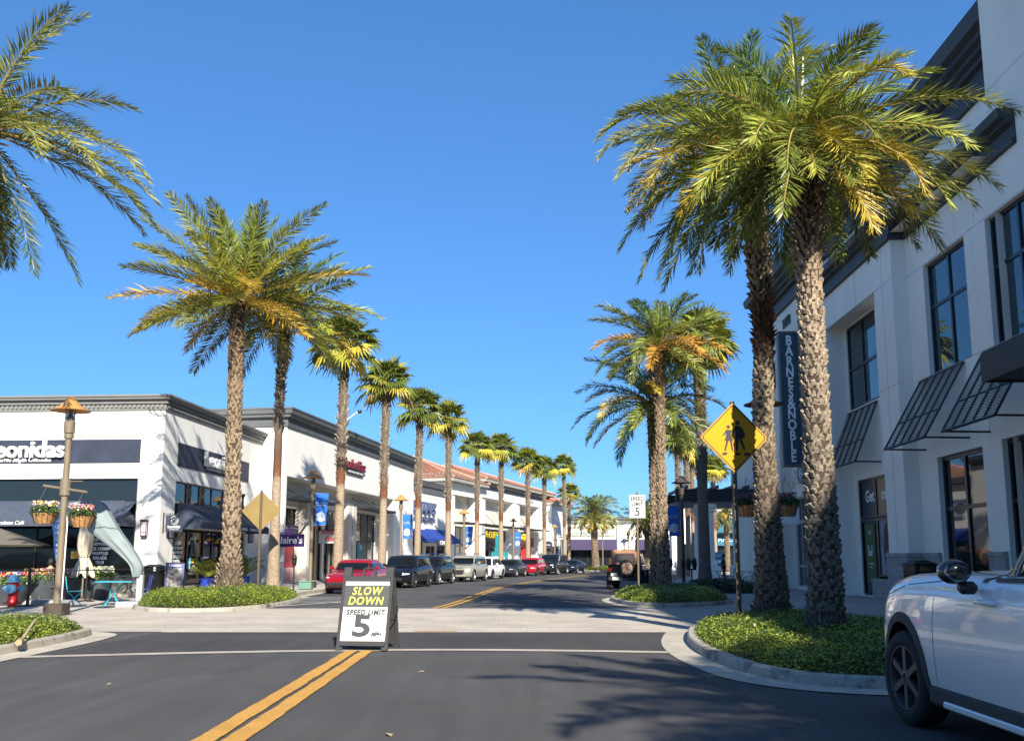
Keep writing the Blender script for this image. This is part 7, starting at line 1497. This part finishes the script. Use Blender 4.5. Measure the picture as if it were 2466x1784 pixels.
l, a = parked(5.5, 95.4, 18.5, 4.8); car('parked_car', 'dark blue coupe, last parked car of the left row', l, a, sedan(4.8, 1.9, 1.38, .1), carpaint('paint_midnight', (.008, .012, .028)), GP_)
car('far_car', 'white and black suv seen beyond the brown topped jeep', (12.0, 100.5, 0), R(75), suv(4.8, 1.95, 1.75, 1.05, .5), carpaint('paint_pearl', (.6, .6, .6), 0), None)
# near white suv (front wheel visible), heading away from the viewer
NW = suv(4.75, 1.93, 1.72, 1.18); NW.update(n=110, wr=.385, clear=.25, axles=(-1.47, 1.40), smooth=7, plan=[(-2.375, .86), (-2.1, .95), (-1.5, 1.0), (.9, 1.0), (1.5, .985), (1.95, .93), (2.2, .83), (2.375, .68)],
    belt=[(-2.375, 1.0), (-1.5, 1.22), (.4, 1.22), (.9, 1.22), (1.4, 1.21), (1.85, 1.15), (2.15, 1.02), (2.3, .86), (2.375, .66)], roof=[(-2.375, 1.0), (-2.25, 1.35), (-1.95, 1.68), (-1.4, 1.79), (-.95, 1.79), (-.62, 1.73), (-.08, 1.20), (2.375, .6)], wx=(-2.1, -.1), pillars=(-1.5, -.85), seams=(-.75, .72))
wp = mat('paint_white_near', (.80, .77, .72), .25, coat=1.0)
t = thing('white_suv', 'white suv in the lower right corner with black mirror and dark wheel', 'car', (4.34, 6.97, 0), R(90 - 1.0)); t.scale = (1, 1, 1.05); c = Car(NW); b = c.build_body(t, wp)
glazing(c, t, NW['pillars'], -.1, -2.0, lowoff=.02, top=.075); c.patch([(-.68, 1.31), (.68, 1.31), (.58, 1.70), (-.58, 1.70)], 'F', t, 'windscreen', CGL, off=.015, step=.05)
# window surround in black, wheel arch cladding, sill with bright strip
xs = np.linspace(-.95, -.02, 20); c.patch([(x, max(c.zroof(x) - .085, c.zbelt(x) + .0)) for x in xs] + [(x, c.zroof(x) - .03) for x in xs[::-1]], 'S', t, 'pillar_trim', TRIM, off=.009, sides=(1, -1)); c.patch([(-1.9, 1.195), (0, 1.20), (0, 1.225), (-1.9, 1.22)], 'S', t, 'window_seal', TRIM, off=.010, sides=(1, -1), step=.1)
CLAD = mat('cladding_grey', (.035, .035, .036), .75, bump=.1, bscale=200)
for sgn in (1, -1):
    for ax in NW['axles']:
        r0, r1 = NW['wr'] * 1.15, NW['wr'] * 1.36; mb = MB(); prev = None
        for k in range(25):
            a_ = R(-14 + 208 * k / 24); q = []
            for rr_, oy in ((r0, .0), (r0, .018), (r1, .016), (r1, 0)):
                x, z = ax + rr_ * math.cos(a_), NW['wr'] + .01 + rr_ * math.sin(a_); h = c.bvh.ray_cast(Vector((x, 3 * sgn, max(z, .3))), Vector((0, -sgn, 0))); y = (h[0].y if h[0] else sgn * .93); q.append((x, y + sgn * (oy - .006), z))
            if prev: mb.add(prev + q, [(0, 1, 5, 4), (1, 2, 6, 5), (2, 3, 7, 6)])
            prev = q
        mb.build('wheel_arch_trim', CLAD, t, smooth=50)
mb = MB(); mb.rbox(-1.0, .90, -.955, .955, .24, .40, .03); mb.build('sill', CLAD, t)
for sgn in (1, -1): mb = MB(); mb.rbox(-.95, .55, min(sgn * .955, sgn * .99), max(sgn * .955, sgn * .99), .26, .31, .01); mb.build('sill_strip', wp, t)
for x in NW['seams']:
    c.patch([(x - .004, .42), (x + .004, .42), (x + .004, 1.18), (x - .004, 1.18)], 'S', b, 'door_seam', TRIM, off=.002, sides=(1, -1))
c.patch([(.66, 1.19), (1.3, 1.15), (1.9, 1.04), (1.9, 1.033), (1.3, 1.143), (.66, 1.183)], 'S', b, 'bonnet_seam', TRIM, off=.002, sides=(1, -1))
mat('recess_grey', (.35, .36, .38), .4)
for sgn in (1, -1):
    for x0 in (.06, ): pass
    mb = MB(); h = c.bvh.ray_cast(Vector((-.2, 3 * sgn, 1.02)), Vector((0, -sgn, 0)))[0].y; mb.tube([(-.30, h - sgn * .01, 1.055), (-.28, h + sgn * .035, 1.06), (-.08, h + sgn * .035, 1.06), (-.05, h - sgn * .01, 1.055)], [.018, .02, .02, .018], 8); o = mb.build('door_handle', wp, t, smooth=60); 
    q = MB(); q.lathe([(.0, .0), (.11, .0)], 3) if False else None
    c.patch([(-.30, .97), (-.05, .97), (-.02, 1.01), (-.05, 1.06), (-.30, 1.06), (-.33, 1.01)], 'S', b, 'handle_recess', MATS['recess_grey'], off=.003)
    # mirror
    mb = MB(); my = sgn * 1.09; mb.M = Matrix.Translation((-.02, my, 1.265)) @ Matrix.Diagonal((.09, .118, .088, 1)); N1 = 12
    mb.lathe([(math.sin(math.pi * k / N1) ** .75 if 0 < k < N1 else 0.001, -math.cos(math.pi * k / N1)) for k in range(N1 + 1)], 24, axis='X'); mb.M = Matrix.Identity(4); o = mb.build('mirror', mat('mirror_black', (.012, .012, .013), .12, coat=1), t, smooth=60)
    g = MB(); g.M = Matrix.Translation((-.085, my, 1.265)) @ Matrix.Diagonal((1, .095, .068, 1)); g.lathe([(1.0, -.012), (1.0, -.006)], 24, axis='X'); g.M = Matrix.Identity(4); g.build('mirror_glass', mat('mirror_glass', (.5, .55, .6), .02, metal=1.0), o); f = MB(); f.rbox(-.07, .04, min(sgn * .93, sgn * 1.06), max(sgn * .93, sgn * 1.06), 1.11, 1.20, .03); f.build('mirror_stalk', TRIM, o)
c.patch([(.58, .80), (.9, .78), (.9, .9), (.6, .93)], 'F', t, 'headlight', LAMPM, sides=(1, -1)); c.patch([(-.5, .5), (.5, .5), (.5, .75), (-.5, .75)], 'F', t, 'grille', TRIM)
for x in NW['axles']:
    for sg in (-1, 1): wheel('wheel', .385, .25, mat('alloy_graphite', (.10, .10, .10), .45, metal=.5), 6, t, (x, sg * (NW['W'] / 2 - .135), .385), rz=R(5) if x > 0 else 0, sw=.062)
# brown topped off-roader seen from behind, parked right
t = thing('parked_jeep', 'black off road vehicle with tan soft top and spare wheel, seen from behind', 'car', (5.72, 46.4, 0), R(78)); JB = carpaint('paint_jeep', (.012, .012, .013)); mb = MB()
mb.rbox(-2.0, 1.1, -.80, .80, .55, 1.17, .05); mb.rbox(1.1, 2.0, -.68, .68, .6, 1.12, .06); mb.build('body', JB, t); mb = MB()
for sg in (-1, 1):
    for x in (-1.45, 1.35): mb.rbox(x - .52, x + .52, min(sg * .66, sg * .94), max(sg * .66, sg * .94), .82, .92, .03)
mb.build('fender', TRIM, t); TAN = mat('soft_top_tan', (.30, .155, .085), .9, var=.1, scale=4); mb = MB()
bot, top_ = 1.17, 1.86; P = [(-1.98, .76), (.55, .76)]; mb.add([(-2.0, -.77, bot), (.62, -.77, bot), (.62, .77, bot), (-2.0, .77, bot), (-1.86, -.66, top_ - .06), (.18, -.66, top_ - .06), (.18, .66, top_ - .06), (-1.86, .66, top_ - .06), (-1.78, -.58, top_), (.1, -.58, top_ - .01), (.1, .58, top_ - .01), (-1.78, .58, top_)], [(0, 1, 5, 4), (1, 2, 6, 5), (2, 3, 7, 6), (3, 0, 4, 7), (4, 5, 9, 8), (5, 6, 10, 9), (6, 7, 11, 10), (7, 4, 8, 11), (8, 9, 10, 11)]); so = mb.build('soft_top', TAN, t)
def jp(y, z): return (-2.0 + .14 * (z - bot) / (top_ - .06 - bot) - .012, y, z)
mb = MB(); mb.add([jp(-.5, 1.27), jp(.5, 1.27), jp(.45, 1.70), jp(-.45, 1.70)], [(0, 1, 2, 3)]); mb.build('rear_screen', mat('screen_brown', (.06, .045, .04), .1), so); mb = MB()
for sg in (-1, 1): s2 = lambda x, z: (x, sg * (.77 - .11 * (z - bot) / .63 + .012), z); mb.add([s2(-1.75, 1.25), s2(-.8, 1.25), s2(-.8, 1.68), s2(-1.65, 1.68)], [(0, 1, 2, 3)]); mb.add([s2(-.7, 1.22), s2(.4, 1.22), s2(.12, 1.70), s2(-.7, 1.70)], [(0, 1, 2, 3)])
mb.build('side_window', CGL, so)
for sg in (-1, 1): mb = MB(); mb.rbox(-2.06, -1.99, min(sg * .60, sg * .78), max(sg * .60, sg * .78), .80, 1.03, .015); o = mb.build('tail_light', mat('lamp_housing', (.03, .01, .01), .3), t); mb = MB(); mb.box(-2.066, -2.058, min(sg * .62, sg * .76), max(sg * .62, sg * .76), .90, 1.01); mb.build('lens', REDL, o)
mb = MB(); mb.rbox(-2.16, -1.98, -.78, .78, .42, .62, .03); mb.build('bumper', TRIM, t); mb = MB(); mb.box(-2.02, -2.005, .36, .66, .52 + .12, .78); mb.box(-2.175, -2.162, .28, .58, .46, .60); mb.build('number_plate', mat('plate', (.55, .6, .52), .5), t)
w_ = wheel('spare_wheel', .41, .26, TRIM, 0, t, (-2.17, -.12, 1.0), R(90)); d = MB(); d.lathe([(.26, .0), (.265, .03), (.24, .05)], 26, axis='Y'); o = d.build('wheel_cover', mat('cover_ring', (.42, .34, .22), .5), w_); o.location = (0, .12, 0); d = MB(); d.lathe([(.225, .0), (.22, .056)], 24, axis='Y'); d.build('emblem', mat('cover_rust', (.25, .07, .04), .6, var=.4, scale=6, col2=(.30, .26, .2)), o)
for x in (-1.45, 1.35):
    for sg in (-1, 1): wheel('wheel', .42, .28, DALLOY, 5, t, (x, sg * .74, .42))
# ================================================================= people
def skin_mesh(name, joints, bones, radii, material, parent, sub=2, root=0):
    me = bpy.data.meshes.new(name); me.from_pydata(joints, bones, []); o = bpy.data.objects.new(name, me); COL.objects.link(o)
    md = o.modifiers.new('s', 'SKIN'); sv = me.skin_vertices[0].data if me.skin_vertices else None
    if sv is None:
        me.attributes.new('skin', 'FLOAT', 'POINT') if False else None
    bm = bmesh.new(); bm.from_mesh(me); ly = bm.verts.layers.skin.verify()
    for i, v in enumerate(bm.verts): v[ly].radius = (radii[i], radii[i]) if not isinstance(radii[i], tuple) else radii[i]; v[ly].use_root = (i == root)
    bm.to_mesh(me); bm.free(); s2 = o.modifiers.new('u', 'SUBSURF'); s2.levels = sub; s2.render_levels = sub
    m2 = eval_mesh(o, name); o.modifiers.clear(); o.data = m2; m2.materials.clear(); m2.materials.append(material)
    for p in m2.polygons: p.use_smooth = True
    o.parent = parent; return o
SKIN = mat('skin', (.16, .085, .055), .55); HAIR = mat('hair', (.012, .01, .009), .6)
def standing(loc, rz):
    t = thing('person', 'person in dark clothes standing beneath the pergola reading a pale sheet', 'person', loc, rz)
    J = [(0, 0, .95), (0, 0, 1.15), (0, .0, 1.38), (0, .0, 1.49), (0, .01, 1.56), (0, .02, 1.66), (0, .01, 1.74),
         (-.10, 0, .88), (-.11, .02, .50), (-.11, -.02, .09), (-.12, .12, .04), (.10, 0, .88), (.12, -.02, .50), (.12, -.08, .09), (.13, .06, .04),
         (-.19, 0, 1.40), (-.24, .02, 1.13), (-.20, .24, 1.12), (-.18, .31, 1.14), (.19, 0, 1.40), (.24, .02, 1.13), (.18, .24, 1.10), (.15, .31, 1.12)]
    B_ = [(0, 1), (1, 2), (2, 3), (3, 4), (4, 5), (5, 6), (0, 7), (7, 8), (8, 9), (9, 10), (0, 11), (11, 12), (12, 13), (13, 14), (2, 15), (15, 16), (16, 17), (17, 18), (2, 19), (19, 20), (20, 21), (21, 22)]
    Rr = [.13, .12, .14, .055, .07, .092, .05, .085, .058, .042, .035, .085, .058, .042, .035, .055, .042, .032, .036, .055, .042, .032, .036]
    skin_mesh('body', J, B_, Rr, SKIN, t)
    f = [(-.16, .31, 1.14)]
    def hand(x):
        mb = MB()
        for k in range(4): mb.tube([(x - .025 + .017 * k, .31, 1.14), (x - .028 + .018 * k, .36 + .006 * (k in (1, 2)), 1.145), (x - .028 + .018 * k, .385 + .008 * (k in (1, 2)), 1.12)], [.009, .008, .006], 6)
        mb.tube([(x + (.03 if x < 0 else -.03), .30, 1.15), (x + (.05 if x < 0 else -.05), .35, 1.17)], [.01, .007], 6); mb.build('hand', SKIN, t)
    hand(-.18); hand(.15)
    CL = mat('cloth_dark', (.018, .02, .028), .9, var=.3, scale=8); Jc = J[:3] + [J[15], J[16], J[17], J[19], J[20], J[21]]; skin_mesh('jacket', Jc, [(0, 1), (1, 2), (2, 3), (3, 4), (4, 5), (2, 6), (6, 7), (7, 8)], [.165, .15, .165, .075, .06, .05, .075, .06, .05], CL, t)
    Jt = [J[0], J[7], J[8], J[9], J[11], J[12], J[13]]; skin_mesh('trousers', Jt, [(0, 1), (1, 2), (2, 3), (0, 4), (4, 5), (5, 6)], [.15, .105, .075, .065, .105, .075, .065], mat('cloth_black', (.012, .012, .014), .9), t)
    mb = MB()
    for x, y in ((-.12, .04), (.13, -.02)): mb.rbox(x - .05, x + .05, y - .10, y + .16, 0, .09, .03)
    mb.build('shoe', SIGNW, t)
    mb = MB(); mb.M = Matrix.Translation((0, -.01, 1.67)) @ Matrix.Diagonal((.115, .125, .14, 1)); mb.lathe([(math.sin(math.pi * k / 10) if 0 < k < 10 else .001, -math.cos(math.pi * k / 10)) for k in range(2, 11)], 18); mb.M = Matrix.Identity(4); mb.build('hair', HAIR, t, smooth=60)
    mb = MB()
    for x in (-.032, .032): mb.lathe([(.012, -.004), (.012, .004)], 8, center=(x, .105, 1.665), axis='Y')
    mb.tube([(0, .10, 1.66), (0, .128, 1.63)], [.008, .014], 6); mb.tube([(-.02, .104, 1.60), (.02, .104, 1.60)], .006, 5); mb.build('face', mat('face_dark', (.05, .02, .015), .6), t)
    q = MB(); q.M = Matrix.Translation((-.02, .42, 1.20)) @ Matrix.Rotation(R(-35), 4, 'X'); q.box(-.15, .15, -.004, .004, -.10, .12); q.M = Matrix.Identity(4); o = q.build('paper_sheet', SIGNW); o.matrix_world = Matrix.Translation(loc) @ Matrix.Rotation(rz, 4, 'Z'); tag(o, 'pale sheet of paper held by the standing person', 'paper')
standing((15.0, 67.0, .0), R(75))
def seated(loc, rz):
    t = thing('person', 'dark haired seated guest in a brown top behind the terrace flowers', 'person', loc, rz)
    J = [(0, 0, .56), (0, 0, .78), (0, .04, .98), (0, .07, 1.08), (0, .09, 1.15), (0, .11, 1.24), (0, .10, 1.31), (-.10, .04, .52), (-.13, .44, .50), (-.13, .42, .08), (-.13, .54, .04), (.10, .04, .52), (.13, .44, .50), (.13, .42, .08), (.13, .54, .04),
         (-.19, .04, 1.0), (-.25, .10, .76), (-.14, .33, .78), (-.11, .39, .79), (.19, .04, 1.0), (.25, .10, .76), (.14, .33, .78), (.11, .39, .79)]
    B_ = [(0, 1), (1, 2), (2, 3), (3, 4), (4, 5), (5, 6), (0, 7), (7, 8), (8, 9), (9, 10), (0, 11), (11, 12), (12, 13), (13, 14), (2, 15), (15, 16), (16, 17), (17, 18), (2, 19), (19, 20), (20, 21), (21, 22)]
    Rr = [.13, .12, .14, .055, .07, .092, .05, .085, .058, .042, .035, .085, .058, .042, .035, .055, .042, .032, .036, .055, .042, .032, .036]; skin_mesh('body', J, B_, Rr, mat('skin_light', (.42, .24, .16), .55), t)
    CL = mat('cloth_brown', (.12, .075, .05), .9); skin_mesh('shirt', J[:3] + [J[15], J[16], J[19], J[20]], [(0, 1), (1, 2), (2, 3), (3, 4), (2, 5), (5, 6)], [.165, .15, .165, .075, .06, .075, .06], CL, t); skin_mesh('trousers', [J[0], J[7], J[8], J[9], J[11], J[12], J[13]], [(0, 1), (1, 2), (2, 3), (0, 4), (4, 5), (5, 6)], [.15, .105, .075, .06, .105, .075, .06], MATS['cloth_black'], t)
    mb = MB(); mb.M = Matrix.Translation((0, .08, 1.26)) @ Matrix.Diagonal((.115, .125, .14, 1)); mb.lathe([(math.sin(math.pi * k / 10) if 0 < k < 10 else .001, -math.cos(math.pi * k / 10)) for k in range(1, 11)], 18); mb.M = Matrix.Identity(4); mb.build('hair', HAIR, t, smooth=60)
seated((-16.4, 33.6, .06), R(15)); wire_chair('grey mesh chair under the seated guest', (-16.4, 33.55, .006), R(15) + math.pi, GM, GC)
